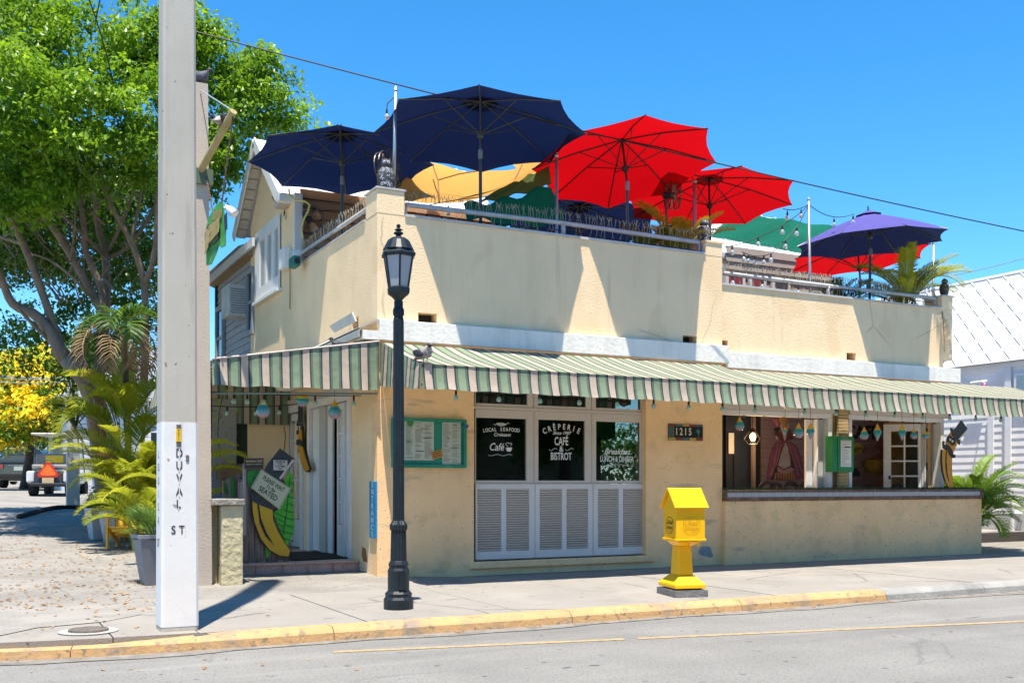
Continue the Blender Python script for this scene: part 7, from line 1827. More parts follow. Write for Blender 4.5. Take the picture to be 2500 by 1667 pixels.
# ================================================================== pigeons
pg1 = mat('pigeon_grey', (.09, .09, .115), rough=.7, var=.35, vs=25); pg2 = mat('pigeon_pale', (.32, .28, .26), rough=.7, var=.4, vs=30); pgd = mat('pigeon_dark', (.035, .035, .045), rough=.6, var=.3)
def pigeon(label, p, heading, s=1.0, body=pg1, head=pgd, tuck=0.0, foot=0):
    """p: feet. one lofted body from tail to head"""
    p = Vector(p); h = Vector((math.cos(heading), math.sin(heading), 0)); sd = Vector((-h.y, h.x, 0)); t = thing('pigeon', tuple(p), label, 'pigeon', 'pigeons resting around the cafe')
    sec = [(-.20, .035, .012, .006), (-.15, .045, .028, .012), (-.10, .065, .045, .03), (-.03, .09, .062, .055), (.04, .10, .066, .062), (.085, .12, .055, .055), (.105, .155, .036, .038), (.115, .185, .028, .03), (.125, .205, .025, .026), (.14, .213, .02, .02), (.155, .21, .008, .009)]
    if tuck: sec = [(x - (tuck * .03 if x > .09 else 0), z - (tuck * .035 if x > .09 else 0), a, b) for x, z, a, b in sec]
    vs = []; k_ = 12
    for x, z, a, b in sec:
        for j in range(k_):
            an = 2 * math.pi * j / k_; vs.append(p + (h * x + sd * a * math.cos(an) + Vector((0, 0, z + b * math.sin(an)))) * s)
    fs = [(i*k_+j, i*k_+(j+1) % k_, (i+1)*k_+(j+1) % k_, (i+1)*k_+j) for i in range(len(sec) - 1) for j in range(k_)] + [tuple(range(k_))[::-1], tuple(range((len(sec)-1)*k_, len(sec)*k_))]
    MB().add(vs, fs).build('body', body, t, smooth=True)
    for q in (-1, 1):
        MB().ball(p + (h * -.04 + sd * .058 * q + Vector((0, 0, .095))) * s, .10 * s, .016 * s, .042 * s, 10, 8, Matrix.Rotation(heading, 3, 'Z') @ Matrix.Rotation(.22, 3, 'Y')).build('wing', pgd if body != pg1 else pg1, t, smooth=True)
        MB().tube([p + (sd * .025 * q + h * .02 + Vector((0, 0, .045))) * s, p + (sd * .025 * q + h * .02) * s], .005 * s, 5).build('leg', mat('pigeon_leg', (.3, .08, .06), rough=.6), t)
        MB().ball(p + (h * (.137 - tuck * .03) + sd * .02 * q + Vector((0, 0, .212 - tuck * .035))) * s, .005 * s).build('eye', mat('pigeon_eye', (.4, .1, .02), rough=.3), t)
    MB().ball(p + (h * (.125 - tuck * .03) + Vector((0, 0, .207 - tuck * .035))) * s, .032 * s, .027 * s, .028 * s, 12, 8, Matrix.Rotation(heading, 3, 'Z')).build('head', head, t, smooth=True)
    MB().lathe([(.007 * s, 0), (.001, .028 * s)], p + (h * (.155 - tuck * .03) + Vector((0, 0, .205 - tuck * .035))) * s, 6, axis=(h.x, h.y, -.3)).build('beak', blackp, t)
z = zt2; pigeon('dark grey pigeon hunched on top of the shorter post', (x2b - .12, bq.y + .1, z), -.3, 1.05, pg1, pgd, .8)
q = A_.lerp(B_, .68); pigeon('mottled grey pigeon perched on the wooden bracket arm', (q.x - .02, q.y, q.z + .02), .9, 1.05, pg2, pgd, .5)
q = onY(1031, 893, YV + .12); pigeon('pale-breasted pigeon on the front edge of the awning beside the street lamp', (q.x, YV + .06, 2.79), -1.3, 1.1, pg2, pgd, .9)
q = onX(826, 848, XC - .45); pigeon('small dark pigeon half hidden above the side awning', (q.x, q.y, 3.08), 2.6, .9, pgd, pgd, .5)

# ================================================================== cables and string lights
cable = mat('cable_black', (.012, .012, .014), rough=.6)
def sagline(a, b, sag, n=24):
    a, b = Vector(a), Vector(b); return [a.lerp(b, i / n) - Vector((0, 0, sag * 4 * (i / n) * (1 - i / n))) for i in range(n + 1)]
def wire(label, a, b, sag=0.0, r=.009, cat='cable', m_=cable): MB().tube(sagline(a, b, sag), r, 5).build('overhead_cable', m_, label=label, cat=cat)
wire('long black overhead cable crossing from the post to the right edge of the picture', atD(470, 76, 13.5), atD(2560, 577, 17.5), .10, .010)
wire('thin black cable dropping in front of the fig tree crown', atD(205, -30, 14), atD(285, 240, 17.5), -.15, .010)
wire('short black cable from the top of the picture into the fig tree', atD(250, -30, 14), atD(232, 60, 17), 0, .010)
wire('thin grey cable over the neighbouring white roof, upper of two', atD(2330, 672, 30), atD(2600, 600, 30), .05, .012, m_=mat('cable_grey', (.15, .17, .2), rough=.6))
wire('thin grey cable over the neighbouring white roof, lower of two', atD(2330, 706, 30), atD(2600, 650, 30), .05, .012, m_=mat('cable_grey', ()))
for i, (va, vb) in enumerate(((913, 921), (917, 925), (929, 931))):
    wire('pale service cable in front of the yellow blossom tree, %s' % ['uppermost', 'middle one', 'lowest'][i], atD(-40, va, 27), atD(176, vb, 25.8), .05, .014, m_=mat('cable_pale', (.3, .3, .32), rough=.5))
bulbg, nt, b = nodes('bulb_glass'); b.inputs['Base Color'].default_value = (.62, .66, .62, 1); b.inputs['Roughness'].default_value = .08; b.inputs['Transmission Weight'].default_value = .6; b.inputs['Coat Weight'].default_value = .5
bulbn = mat('bulb_green', (.25, .42, .33), rough=.2, coat=.5)
bulbmesh = MB().lathe([(.012, -.035), (.03, -.06), (.036, -.085), (.03, -.112), (.001, -.122)], (0, 0, 0), 10).mesh('bulb', [bulbg], smooth=True)
bulbmesh2 = MB().lathe([(.012, -.035), (.026, -.055), (.032, -.075), (.026, -.1), (.001, -.108)], (0, 0, 0), 10).mesh('bulb', [bulbn], smooth=True)
sockm = MB().lathe([(.006, .03), (.014, .02), (.016, -.035), (.012, -.04)], (0, 0, 0), 8).mesh('socket', [cable])
def lights(label, pts, bulbs, drop=.0, me=bulbmesh, r=.007, sc=1.0):
    t = thing('string_light', tuple(pts[0]), label, 'string lights', 'strings of bulbs round the cafe'); MB().tube(pts, r, 5).build('cable', cable, t)
    L_ = len(pts) - 1
    for f_ in bulbs:
        x = f_ * L_; i = min(int(x), L_ - 1); p = pts[i].lerp(pts[i+1], x - i)
        if drop: MB().tube([p, p - Vector((0, 0, drop))], .004, 4).build('lead', cable, t)
        piece('socket', sockm, t, p - Vector((0, 0, drop + .03)), scale=(sc,) * 3); piece('bulb', me, t, p - Vector((0, 0, drop + .03)), scale=(sc,) * 3)
def multi(segs, n=12):
    out = []
    for a, b, s_ in segs: out += sagline(a, b, s_, n)[(1 if out else 0):]
    return out
def A3d(u, v, d): return atD(u, v, d)
lights('bulbs strung along the front rail, hanging below it in the left half', [f(1000, 518), f(1120, 535), f(1260, 552), f(1375, 563), f(1500, 585), f(1700, 612)], [.07, .13, .2, .33, .45, .56, .66, .78, .9], .0)
lights('string of bulbs drooping before the yellow shade cloth', multi([(A3d(1345, 400, 16.4), A3d(1190, 480, 16.2), .05), (A3d(1190, 480, 16.2), A3d(1030, 505, 16.0), -.02)]), [.05, .42, .8], .07)
lights('string of bulbs from the gable to the brass fan', multi([(onX(664, 480, XC - .15), onX(690, 505, XC - .05), .05), (onX(690, 505, XC - .05), onY(780, 517, 16.9), .02), (onY(780, 517, 16.9), onY(835, 515, 16.4), -.02)]), [.35, .95], .06)
lights('bulbs strung from the last pillars post to the two umbrellas at the right', multi([(A3d(1912, 510, 17.5), T4 - Vector((0, 0, .05)), .05), (T4 - Vector((0, 0, .05)), A3d(2085, 522, 18.2), .13)]), [.08, .35, .78, .99], .03)
lights('long string of bulbs slanting down from the galvanised post to the step pillar', multi([(T4 - Vector((0, 0, .06)), A3d(1918, 545, 17.3), .02), (A3d(1918, 545, 17.3), A3d(1860, 575, 17.0), .02), (A3d(1860, 575, 17.0), onY(1768, 603, YF + .1), .03)]), [.38, .7, .93], .0)
lights('second string of bulbs from the same post down to the right parapet', multi([(T4 - Vector((0, 0, .07)), A3d(1950, 548, 17.4), .0), (A3d(1950, 548, 17.4), A3d(1885, 618, 17.2), .02), (A3d(1885, 618, 17.2), A3d(1812, 615, 17.0), .06)]), [.36, .5, .68, .76, .86, .93, .98], .0)
lights('bulbs strung below the right front rail', [f(1768, 672, YS + .06), f(1850, 682, YS + .06), f(1960, 700, YS + .06), f(2060, 706, YS + .06), f(2170, 728, YS + .06), f(2275, 738, YS + .06)], [.05, .22, .38, .62, .78, .92], .0)
pA = T1 + Vector((0, 0, -.05)); lights('single bulb hanging from the top of the post beside the corner owl', [pA, pA + Vector((-.12, 0, -.12)), pA + Vector((-.13, 0, -.2))], [.99], .0)
lights('green glass bulbs under the front edge of the left long awning', sagline((XC + .2, YV + .10, 2.475), (XS - .2, YV + .10, 2.475), .0), [.06 + .11 * k for k in range(9)], .0, bulbmesh2)
lights('green glass bulbs under the front edge of the right long awning', sagline((XS + .1, YV + .10, 2.475), (17.4, YV + .10, 2.475), .0), [.05 + .095 * k for k in range(10)], .0, bulbmesh2)
lights('green glass bulbs clustered under the porch awning', sagline((2.55, 13.5, 2.47), (4.7, 13.5, 2.5), .02), [.03, .2, .28, .38, .7, .95], .0, bulbmesh2)
lights('green glass bulbs deeper inside the porch', sagline((2.5, 15.2, 2.45), (4.4, 15.2, 2.5), .06), [.1, .25, .4, .62, .8], .0, bulbmesh2)
lights('single long black cord dangling beside the porch glass ornament', [onX(690, 1030, XC - .1), onX(697, 1060, XC - .1), onX(695, 1090, XC - .1), onX(690, 1120, XC - .1)], [], .0)

# awning lamps: pale dome lights under the front awning
for u, v in ((1928, 990), (2240, 1006)):
    p = onY(u, v, 12.9); MB().lathe([(.001, -.07), (.07, -.055), (.12, 0), (.12, .03)], p, 14).build('dome_light', mat('lamp_cream', ()), label='pale dome light under the awning above the %s dining window' % ('left' if u < 2000 else 'right'), cat='lamp')
# ================================================================== yellow wooden chair by the planters
cp = onG(352, 1334); yc = mat('chair_yellow', (.72, .40, .01), rough=.5, var=.1, stain=(.5, .28, .03), sscale=5, samt=.4)
ch = thing('adirondack_chair', tuple(cp), 'bright yellow slatted wooden garden chair beside the planters', 'chair')
o = Vector((cp.x - .22, cp.y - .15, cp.z)); fwd = Vector((-.35, -.94, 0)).normalized(); sd = Vector((fwd.y, -fwd.x, 0)) * -1
def Wc(a, b, c): return o + sd * a + fwd * b + Vector((0, 0, c))
for a in (-.28, .28):
    MB().beam(Wc(a, .38, 0), Wc(a, .34, .52), .03, .07).build('front_leg', yc, ch)
    MB().beam(Wc(a, .38, .34), Wc(a, -.35, .05), .03, .08).build('side_rail', yc, ch)
    MB().beam(Wc(a * 1.12, .46, .53), Wc(a * 1.12, -.25, .53), .11, .02).build('armrest', yc, ch)
    MB().beam(Wc(a, -.22, 0), Wc(a, -.28, .52), .03, .06).build('rear_leg', yc, ch)
for k in range(6): MB().beam(Wc(-.27, .36 - k * .1, .35 - k * .035), Wc(.27, .36 - k * .1, .35 - k * .035), .08, .018).build('seat_slat', yc, ch)
for k in range(5):
    a = -.22 + k * .11; MB().beam(Wc(a, -.16, .2), Wc(a * 1.1, -.42, .86 - abs(k - 2) * .04), .09, .016).build('back_slat', yc, ch)
for z_, b_ in ((.35, -.24), (.72, -.38)): MB().beam(Wc(-.27, b_, z_), Wc(.27, b_, z_), .02, .06).build('back_rail', yc, ch)

# ================================================================== vehicles up the side street
tyre = mat('tyre', (.015, .015, .016), rough=.8); rimm = mat('rim', (.3, .3, .32), rough=.35, metal=.8); glassd = mat('car_glass', (.03, .04, .05), rough=.06, coat=.8); redl = mat('tail_light', (.35, .01, .012), rough=.2, coat=.6)
def loft(name, secs, m_, parent, W, **k):
    """body shell: list of (y, halfwidth_bottom, halfwidth_top, z0, z1) sections along the length"""
    vs = []; fs = []
    for y, wb, wt_, z0, z1 in secs:
        zm = z0 + (z1 - z0) * .5
        for x, z_ in ((-wb, z0), (-wb * 1.02, zm), (-wt_ * .98, z1 - .06), (-wt_ * .88, z1), (wt_ * .88, z1), (wt_ * .98, z1 - .06), (wb * 1.02, zm), (wb, z0)): vs.append(W(x, y, z_))
    n = len(secs)
    for i in range(n - 1):
        for j in range(8): j2 = (j + 1) % 8; fs.append((i*8+j, i*8+j2, (i+1)*8+j2, (i+1)*8+j))
    fs += [tuple(range(8))[::-1], tuple(range((n-1)*8, n*8))]
    return MB().add(vs, fs).build(name, m_, parent, smooth=False, bevel=.03, **k)
def car(name, label, base, yaw, paint, L_=4.5, hw=.92, H=1.62, plate=True):
    t = thing(name, tuple(base), label, 'car', 'cars parked up the side street'); cy, sy = math.cos(yaw), math.sin(yaw); base = Vector(base)
    def W(x, y, z_): return base + Vector((x * cy - y * sy, x * sy + y * cy, z_))      # y forwards, rear at y=0
    loft('body', [(0, hw * .95, hw * .93, .38, .98), (.08, hw, hw * .98, .30, 1.02), (.7, hw, hw * .98, .28, 1.04), (3.0, hw, hw * .97, .28, 1.02), (4.1, hw * .97, hw * .9, .28, .95), (L_, hw * .85, hw * .78, .34, .72)], paint, t, W)
    loft('cabin', [(.12, hw * .92, hw * .74, 1.02, 1.35), (.45, hw * .93, hw * .74, 1.03, H), (2.0, hw * .93, hw * .74, 1.03, H + .02), (3.3, hw * .9, hw * .74, 1.02, 1.12)], paint, t, W)
    q = [W(-hw * .78, .10, 1.06), W(hw * .78, .10, 1.06), W(hw * .64, .40, H - .1), W(-hw * .64, .40, H - .1)]
    n = (q[1] - q[0]).cross(q[2] - q[0]).normalized(); MB().poly([p + n * .03 for p in q], n, .01).build('rear_window', glassd, t)
    for s_ in (-1, 1):
        MB().obox(W(s_ * hw * .78, .02, .88), W(.32, 0, 0) - base, W(0, .16, 0) - base, (0, 0, .13)).build('tail_light', redl, t, bevel=.01)
        MB().obox(W(s_ * (hw + .09), 2.9, 1.08), W(.16, 0, 0) - base, W(0, .1, 0) - base, (0, 0, .12)).build('mirror', paint, t, bevel=.02)
        for y in (.75, 3.5):
            ax = W(s_, 0, 0) - base; wc = W(s_ * (hw - .1), y, .34)
            w_ = MB().lathe([(.16, -.11), (.33, -.11), (.345, -.06), (.345, .06), (.33, .11), (.2, .12), (.18, .08)], wc, 22, axis=ax).build('wheel', tyre, t)
            MB().lathe([(.19, .085), (.17, .10), (.03, .06)], wc, 12, axis=ax).build('rim', rimm, w_)
        sq = [W(s_ * hw * .955, .6, 1.1), W(s_ * hw * .955, 2.9, 1.1), W(s_ * hw * .80, 2.3, H - .12), W(s_ * hw * .80, .7, H - .12)]
        MB().poly(sq, W(s_, 0, 0) - base, .012).build('side_window', glassd, t)
    MB().obox(W(0, -.01, .50), W(hw * 1.7, 0, 0) - base, W(0, .14, 0) - base, (0, 0, .2)).build('bumper', mat('bumper_black', (.02, .02, .022), rough=.6), t, bevel=.03)
    MB().obox(W(0, -.005, .80), W(.34, 0, 0) - base, W(0, .03, 0) - base, (0, 0, .17)).build('number_plate', mat('plate_pale', (.4, .48, .42), rough=.5), t)
    MB().obox(W(0, -.0, .93), W(.8, 0, 0) - base, W(0, .03, 0) - base, (0, 0, .03)).build('chrome_strip', rimm, t)
    return t
b = onG(45, 1191); car('parked_suv', 'black sport utility vehicle seen from behind beside the golf cart', (b.x, b.y, b.z), -.35, mat('paint_black', (.012, .016, .02), rough=.18, coat=1.0), 4.4, .93, 1.62)
b = onG(10, 1186); b = b + Vector((-.4, 9.0, .0)); b.z = gz(b.x, b.y); car('parked_van', 'white vehicle parked beyond the black one', (b.x, b.y, b.z), -.35, mat('paint_white', (.72, .73, .75), rough=.25, coat=.8), 4.8, .98, 2.0)
# golf cart
b = onG(118, 1211); gb_ = Vector(b); yaw = -.30; cy, sy = math.cos(yaw), math.sin(yaw)
gc = thing('golf_cart', tuple(gb_), 'white golf cart with yellow and grey seats and an orange triangle on its back', 'golf cart')
def G(x, y, z_): return gb_ + Vector((x * cy - y * sy, x * sy + y * cy, z_))
def gob(name, c, s_, m_, bevel=.01, parent=None): return MB().obox(G(*c), G(s_[0], 0, 0) - gb_, G(0, s_[1], 0) - gb_, (0, 0, s_[2])).build(name, m_, parent or gc, bevel=bevel)
wht = mat('cart_white', (.68, .68, .70), rough=.3, coat=.6); seatg = mat('seat_grey', (.26, .24, .23), rough=.6); seaty = mat('seat_yellow', (.75, .48, .02), rough=.5); frb = mat('cart_frame', (.05, .05, .055), rough=.4)
gob('body', (0, 1.3, .52), (1.16, 1.9, .34), wht, .05); gob('chassis', (0, 1.2, .33), (1.0, 2.3, .1), frb)
gob('rear_panel', (0, .12, .52), (.76, .2, .42), frb, .02)
for s_ in (-1, 1):
    gob('fender', (s_ * .50, .36, .56), (.22, .7, .34), wht, .05); MB().lathe([(.055, 0), (.05, .03)], G(s_ * .42, .06, .56), 12, axis=G(0, -1, 0) - gb_).build('tail_light', redl, gc)
    for y in (.4, 2.1):
        w_ = MB().lathe([(.1, -.1), (.22, -.1), (.235, -.05), (.235, .05), (.22, .1), (.12, .1)], G(s_ * .5, y, .235), 18, axis=G(s_, 0, 0) - gb_).build('wheel', tyre, gc); MB().lathe([(.12, .085), (.02, .06)], G(s_ * .5, y, .235), 10, axis=G(s_, 0, 0) - gb_).build('rim', wht, w_)
    for y in (.55, 2.2): MB().tube([G(s_ * .52, y, .6), G(s_ * .5, y + (.1 if y < 1 else -.3), 1.78)], .018, 6).build('roof_post', frb, gc)
gob('rear_seat', (0, .45, .86), (1.02, .5, .13), seatg, .04); gob('seat_backrest', (0, .78, 1.08), (1.06, .12, .34), seatg, .05); gob('seat_backrest', (0, .70, 1.09), (.5, .03, .22), seaty, .01)
gob('rear_seat', (-.12, .19, .87), (.22, .012, .1), seaty, .0); gob('rear_step', (0, -.05, .36), (1.0, .3, .05), frb, .01); gob('front_seat', (0, 1.25, .86), (1.0, .5, .13), seatg, .04)
gob('windscreen', (0, 2.25, 1.3), (1.0, .01, .7), clear_glass, 0); gob('canopy', (0, 1.35, 1.82), (1.18, 1.9, .06), mat('cart_roof', (.55, .50, .42), rough=.6), .03)
MB().tube([G(-.12, .02, .8), G(-.12, .02, 1.0), G(-.06, .02, 1.06), G(.06, .02, 1.06), G(.12, .02, 1.0), G(.12, .02, .8)], .014, 6).build('grab_bar', frb, gc)
tri = [G(-.24, -.03, .55), G(.24, -.03, .55), G(.30, -.03, .62), G(.04, -.03, .98), G(-.04, -.03, .98), G(-.30, -.03, .62)]
MB().poly(tri, G(0, 1, 0) - gb_, .01).build('warning_triangle', mat('tri_red', (.6, .03, .02), rough=.4), gc)
c = (tri[0] + tri[1] + tri[2] + tri[3] + tri[4] + tri[5]) / 6; nn = (G(0, -1, 0) - gb_) * .004
MB().poly([c + (p - c) * .72 + nn for p in tri], G(0, 1, 0) - gb_, .003).build('warning_triangle', mat('tri_orange', (.85, .16, .02), rough=.4), gc)
gob('number_plate', (0, -.04, .45), (.32, .01, .17), mat('plate_cream2', (.62, .45, .25), rough=.5), 0)

# ================================================================== houses up the side street
whs = mat('far_white', (.62, .63, .66), rough=.8, var=.05); shs = mat('far_shade', (.30, .30, .31), rough=.9)
def house(label, x0, x1, y0, y1, z0, h, hr, m_, rm, wins, sid=True):
    t = thing('house', ((x0 + x1) / 2, y0, z0), label, 'building', None); boxp('wall', m_, t, x0, x1, y0, y1, z0, z0 + h)
    xm = (x0 + x1) / 2; zz_ = z0 + h
    MB().add([(x0 - .3, y0 - .3, zz_ - .05), (xm, y0 - .3, zz_ + hr), (x1 + .3, y0 - .3, zz_ - .05), (x0 - .3, y1 + .3, zz_ - .05), (xm, y1 + .3, zz_ + hr), (x1 + .3, y1 + .3, zz_ - .05)], [(0, 1, 4, 3), (1, 2, 5, 4), (0, 2, 1), (3, 4, 5), (0, 3, 5, 2)]).build('roof', rm, t)
    for (a, b2, c, d) in wins:
        w_ = boxp('window', white, t, a, b2, y0 - .05, y0 - .001, c, d); boxp('pane', glassd, w_, a + .08, b2 - .08, y0 - .06, y0 - .051, c + .08, d - .08)
    if sid:
        for k in range(int(h / .3)): boxp('siding_board', m_, t, x0 + .01, x1 - .01, y0 - .012, y0 - .001, z0 + k * .3 + .015, z0 + k * .3 + .285)
    return t
c = atD(200, 1100, 36); house('white clapboard house far up the side street behind the trees', c.x - .6, c.x + 5.5, c.y, c.y + 8, .9, 3.4, 1.8, whs, metalroof, [(c.x + .4, c.x + 1.3, 1.9, 3.2), (c.x + 2.2, c.x + 3.1, 1.9, 3.2)])
c = atD(-60, 1100, 60); house('pale grey house at the far end of the side street', c.x - 6, c.x + 4, c.y, c.y + 8, 1.2, 3.6, 2.2, whs, mat('roof_grey', (.35, .35, .36), rough=.8), [(c.x - 2, c.x - .8, 2.4, 3.8), (c.x + 1, c.x + 2.2, 2.4, 3.8)])
# white picket fence in front of it
a, b = onG(197, 1187), onG(243, 1200)
pf = thing('picket_fence', tuple(a), 'white picket fence beside the bare concrete pole', 'fence')
n = 22
for i in range(n):
    p = a.lerp(b + (b - a) * .3, i / n); p.z = gz(p.x, p.y)
    MB().add([(p.x - .05, p.y, p.z), (p.x + .05, p.y, p.z), (p.x + .05, p.y, p.z + 1.35), (p.x, p.y, p.z + 1.45), (p.x - .05, p.y, p.z + 1.35), (p.x - .05, p.y + .02, p.z), (p.x + .05, p.y + .02, p.z), (p.x + .05, p.y + .02, p.z + 1.35), (p.x, p.y + .02, p.z + 1.45), (p.x - .05, p.y + .02, p.z + 1.35)], [(0,1,2,3,4),(9,8,7,6,5),(0,5,6,1),(1,6,7,2),(2,7,8,3),(3,8,9,4),(4,9,5,0)]).build('picket', whs, pf)
for z_ in (.4, 1.1): MB().beam(a + Vector((0, .04, z_)), a + (b - a) * 1.3 + Vector((0, .04, z_ )), .03, .08).build('rail', whs, pf)
hedge = crown([(Vector((x, 26 + x * .4, gz(x, 26) + .5)), .7, .8) for x in (3.3, 4.2)], 10, .14, random.Random(9), per=30, clump=(.2, .5), shell=.5)
hedge.build('shrub', leaf_dk, label='dark shrub mass behind the planters at the foot of the fig tree', cat='shrub')
# porch table and blue chair in the shade
bc = atD(545, 1195, 15.6); t = thing('blue_chair', (bc.x, bc.y, .22), 'blue metal chair in the shade of the porch', 'chair')
bm = mat('chair_blue', (.02, .18, .42), rough=.4)
hx_ = .2; pts = [Vector((bc.x - hx_, bc.y, .66))] + [Vector((bc.x + hx_ * math.cos(math.pi - math.pi * k / 10), bc.y, .98 + .12 * math.sin(math.pi * k / 10))) for k in range(11)] + [Vector((bc.x + hx_, bc.y, .66))]
MB().tube(pts, .018, 6).build('back_rail', bm, t); boxp('seat', bm, t, bc.x - .2, bc.x + .2, bc.y, bc.y + .4, .65, .68, bevel=.01)
for k in range(3): MB().tube([(bc.x - .1 + .1 * k, bc.y, .67), (bc.x - .1 + .1 * k, bc.y, 1.07)], .01, 5).build('back_bar', bm, t)
for sx_ in (-1, 1):
    for sy_ in (0, 1): MB().tube([(bc.x + sx_ * .18, bc.y + sy_ * .38, .66), (bc.x + sx_ * .2, bc.y + sy_ * .42, .22)], .014, 6).build('leg', bm, t)
bt_ = atD(590, 1130, 17.0); t = thing('bar_table', (bt_.x, bt_.y, .22), 'brown wooden counter in the shaded porch behind the stand', 'table')
bw_ = mat('counter_brown', (.20, .11, .06), rough=.7, var=.3)
boxp('top', bw_, t, bt_.x - .35, bt_.x + .35, bt_.y, bt_.y + .5, 1.38, 1.62, bevel=.01)
for sx_ in (-1, 1):
    for sy_ in (.05, .45): boxp('leg', bw_, t, bt_.x + sx_ * .3 - .03, bt_.x + sx_ * .3 + .03, bt_.y + sy_ - .03, bt_.y + sy_ + .03, .22, 1.38)
t = thing('painted_fence', tuple(P4(540, 1000)), 'grey planks painted with green leaves beside the entrance stand', 'fence')
for i in range(6):
    x0 = P4(500, 1).x - .0 + i * .062; boxp('plank', plank, t, x0, x0 + .058, YST + .35, YST + .37, .22, P4(520, 900 - i * 14).z)
for (a_, b_, c_) in ((505, 900, 980), (545, 870, 1000)):
    q = [P4(a_, b_), P4(a_ + 18, b_ + 30), P4(a_ + 30, c_), P4(a_ + 8, c_), P4(a_ - 2, b_ + 50)]; MB().poly([p + Vector((0, .335, 0)) for p in q], nY, .01).build('painted_leaf', gd if a_ == 505 else mat('frond_mid', ()), t)

# ================================================================== white house at the right
XN = 21.5; NZ = 4.18; nbw = mat('white_clapboard', (.84, .83, .82), rough=.7, var=.04, stain=(.5, .5, .5), sscale=2, samt=.2)
nh = thing('neighbour_house', (XN, 15, 0), 'white clapboard house with pressed-metal shingle roof at the right edge', 'building')
ya_, yb_ = 12.2, 30
MB().box(XN + .001, XN + 5.5, ya_, yb_, -.02, NZ).build('wall', nbw, nh)
nb_ = int((NZ - .6) / .175)
for k in range(nb_):
    z = .6 + k * .175; MB().add([(XN, ya_, z + .175), (XN, yb_, z + .175), (XN - .014, yb_, z), (XN - .014, ya_, z), (XN, ya_, z), (XN, yb_, z)], [(0, 1, 2, 3), (3, 2, 5, 4)]).build('siding_board', nbw, nh)
boxp('frieze', nbw, nh, XN - .05, XN, ya_, yb_, NZ - .16, NZ)
# roof: single pressed shingles in courses
prm = mat('pressed_metal', (.50, .50, .53), rough=.45, var=.05, stain=(.5, .5, .53), sscale=1.5, samt=.35, metal=.0)
RX_, RZ_ = XN + 2.7, 6.75; sl_ = Vector((RX_ - (XN - .10), 0, RZ_ - (NZ - .05))); L_ = sl_.length; sl_n = sl_.normalized(); nrm = Vector((-sl_n.z, 0, sl_n.x))
MB().poly([(XN - .10, ya_ - .3, NZ - .06), (XN - .10, yb_, NZ - .06), (RX_, yb_, RZ_ - .01), (RX_, ya_ - .3, RZ_ - .01)][::-1], nrm, .02).build('roof', prm, nh)
MB().poly([(RX_ + 3, ya_ - .3, NZ - .06), (RX_ + 3, yb_, NZ - .06), (RX_, yb_, RZ_), (RX_, ya_ - .3, RZ_)], (0, 0, 1), .02).build('roof', prm, nh)
ms_ = MB(); w_, h_ = .5, .5      # shingle in local frame: x along slope (up), y along the eave
ms_.add([(0, 0, .0), (w_, 0, .0), (w_, h_, .0), (0, h_, .0), (0, 0, .012), (w_, 0, .005), (w_, h_, .005), (0, h_, .012)], [(4, 5, 6, 7), (0, 4, 7, 3), (0, 1, 5, 4), (3, 7, 6, 2)])
ms_.add([(.05, .05, .016), (.12, .05, .016), (w_ - .05, h_ - .12, .012), (w_ - .05, h_ - .05, .012), (.08, .08, .04), (w_ - .09, h_ - .09, .036)], [(0, 1, 4), (1, 2, 5, 4), (2, 3, 5), (3, 0, 4, 5)])
ms_.add([(.05, h_ - .06, .015), (.12, h_ - .14, .022), (.16, h_ - .08, .022)], [(0, 1, 2)])
shm = ms_.mesh('shingle', [prm])
ang = math.atan2(sl_n.z, sl_n.x)
rows_ = int(L_ / w_)
for r in range(rows_ + 1):
    for c in range(34):
        y = ya_ - .2 + c * h_
        if y > 27: continue
        if r * 34 + c >= 0 and (y < 14.0): continue
        base_ = Vector((XN - .10, y, NZ - .05)) + sl_n * (r * w_) + nrm * .022
        if (r * w_ + w_) > L_ + .3: continue
        piece('shingle', shm, nh, base_, (0, -ang, 0), (.995, .998, 1))
MB().tube([(RX_, ya_ - .3, RZ_ + .03), (RX_, yb_, RZ_ + .03)], .06, 8).build('ridge_cap', prm, nh)
# trim, door recess, porch with railing and deck at the far right
for u in (2462, 2420):
    p = onX(u, 1100, XN - .04); boxp('corner_board', nbw, nh, XN - .07, XN - .036, p.y - .08, p.y + .08, .55, (NZ - .165) if u == 2462 else 3.0)
p = onX(2468, 950, XN - .04); q = onX(2600, 950, XN - .04)
boxp('window_frame', nbw, nh, XN - .075, XN - .04, q.y, p.y - .1, onX(2480, 985, XN).z, onX(2480, 912, XN).z, bevel=.01)
boxp('shutter_panel', mat('blue_shutter', (.25, .36, .42), rough=.6), nh, XN - .085, XN - .076, q.y, p.y - .18, onX(2480, 968, XN).z, onX(2480, 918, XN).z)
fl = mat('neigh_foundation', (.50, .50, .50), rough=.9, var=.1, bump=.6)
boxp('foundation', fl, nh, XN - .12, XN, ya_, yb_, -.02, .595)
dkm = mat('deck_board', (.30, .26, .23), rough=.85, var=.3, vs=4)
x0d, x1d = 17.9, XN - .13
for k in range(10):
    boxp('deck_board', dkm, nh, x0d, x1d, 15.6 + k * .16, 15.6 + k * .16 + .15, .18, .215)
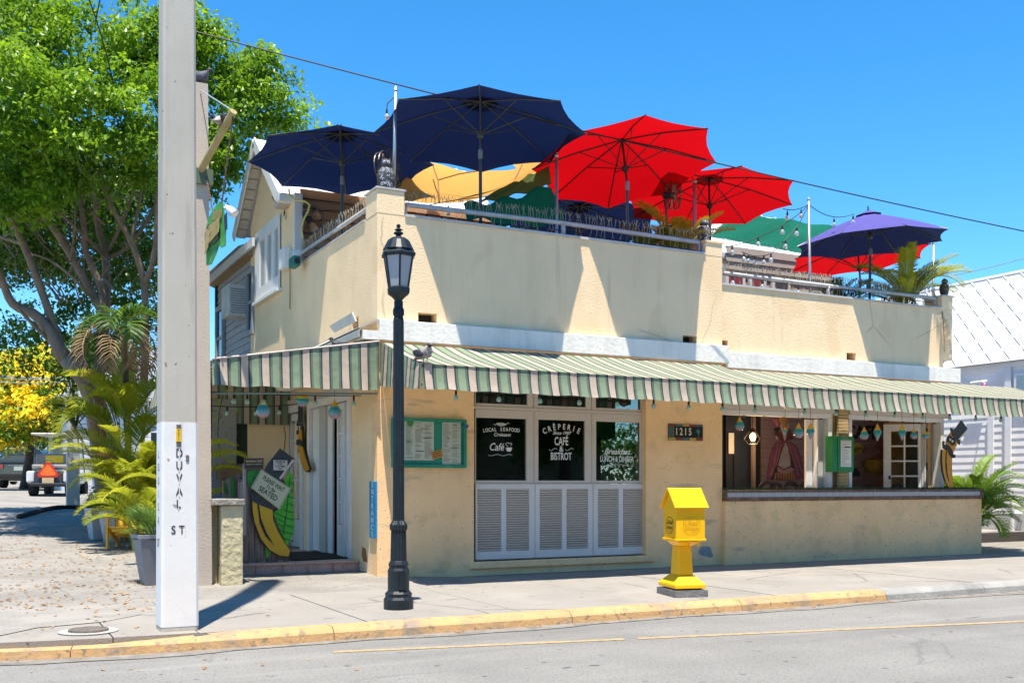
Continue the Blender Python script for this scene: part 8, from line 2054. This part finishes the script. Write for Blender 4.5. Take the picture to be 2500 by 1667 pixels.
boxp('deck_skirt', mat('deck_dark', (.07, .06, .055), rough=.9), nh, x0d, x1d, 15.55, 15.595, -.02, .2)
lattice = thing('porch_railing', (18.4, 15.6, .2), 'white porch railing with lattice panel in front of the neighbouring house', 'railing')
for x in (18.25, 19.6, 21.0): boxp('post', white, lattice, x - .035, x + .035, 15.66, 15.73, .216, 1.0)
for z_ in (.62, .95): MB().tube([(17.9, 15.69, z_), (21.36, 15.69, z_)], .022, 8).build('rail', white, lattice)
mb = MB()
for k in range(9):
    x = 17.9 + k * .09; mb.beam((x, 15.63, .24), (min(x + .36, 18.2), 15.63, .24 + min(.36, 18.2 - x)), .006, .02); 
    x = 18.2 - k * .09
    if x - .3 > 17.7: mb.beam((x, 15.62, .24), (max(x - .36, 17.9), 15.62, .24 + min(.36, x - 17.9)), .006, .02)
mb.build('lattice', white, lattice, kind='stuff')
# white conduit with a purple bulb under the neighbour's eave
a = onX(2370, 935, XN - .15); b = onX(2408, 930, XN - .15)
t = thing('flood_light', tuple(a), 'white conduit with a small purple bulb under the neighbouring eave', 'lamp')
MB().tube([a, b, b + Vector((-.15, 0, -.05))], .03, 8).build('conduit', white, t); MB().ball(b + Vector((-.2, -.1, -.13)), .07).build('bulb', mat('bulb_purple', (.32, .03, .30), rough=.2, coat=.6), t)
# further white roofs and dark trees on the horizon at the right, mostly hidden
for i, (x, y, r) in enumerate(((34, 60, 4.0), (44, 58, 4.5), (20, 62, 4.2), (8, 62, 4.5))):
    BB = [(Vector((x, y, 3.5)), r, .7), (Vector((x + 3, y + 1, 3.0)), r * .8, .7), (Vector((x - 2.6, y - 1, 2.8)), r * .7, .7)]
    t = thing('broadleaf_tree', (x, y, 0), ['distant dark tree hidden behind the white house roof', 'farthest right dark tree behind the white house', 'distant tree hidden behind the cafe terrace', 'distant tree hidden behind the gabled part of the cafe'][i], 'tree')
    crown(BB, 2.2, .4, random.Random(50 + i), per=30, clump=(.7, 1.3), shell=.5).build('crown', leaf_dk, t); MB().tube([(x, y, 0), (x, y, 3)], [.3, .2], 8).build('trunk', barkd, t)
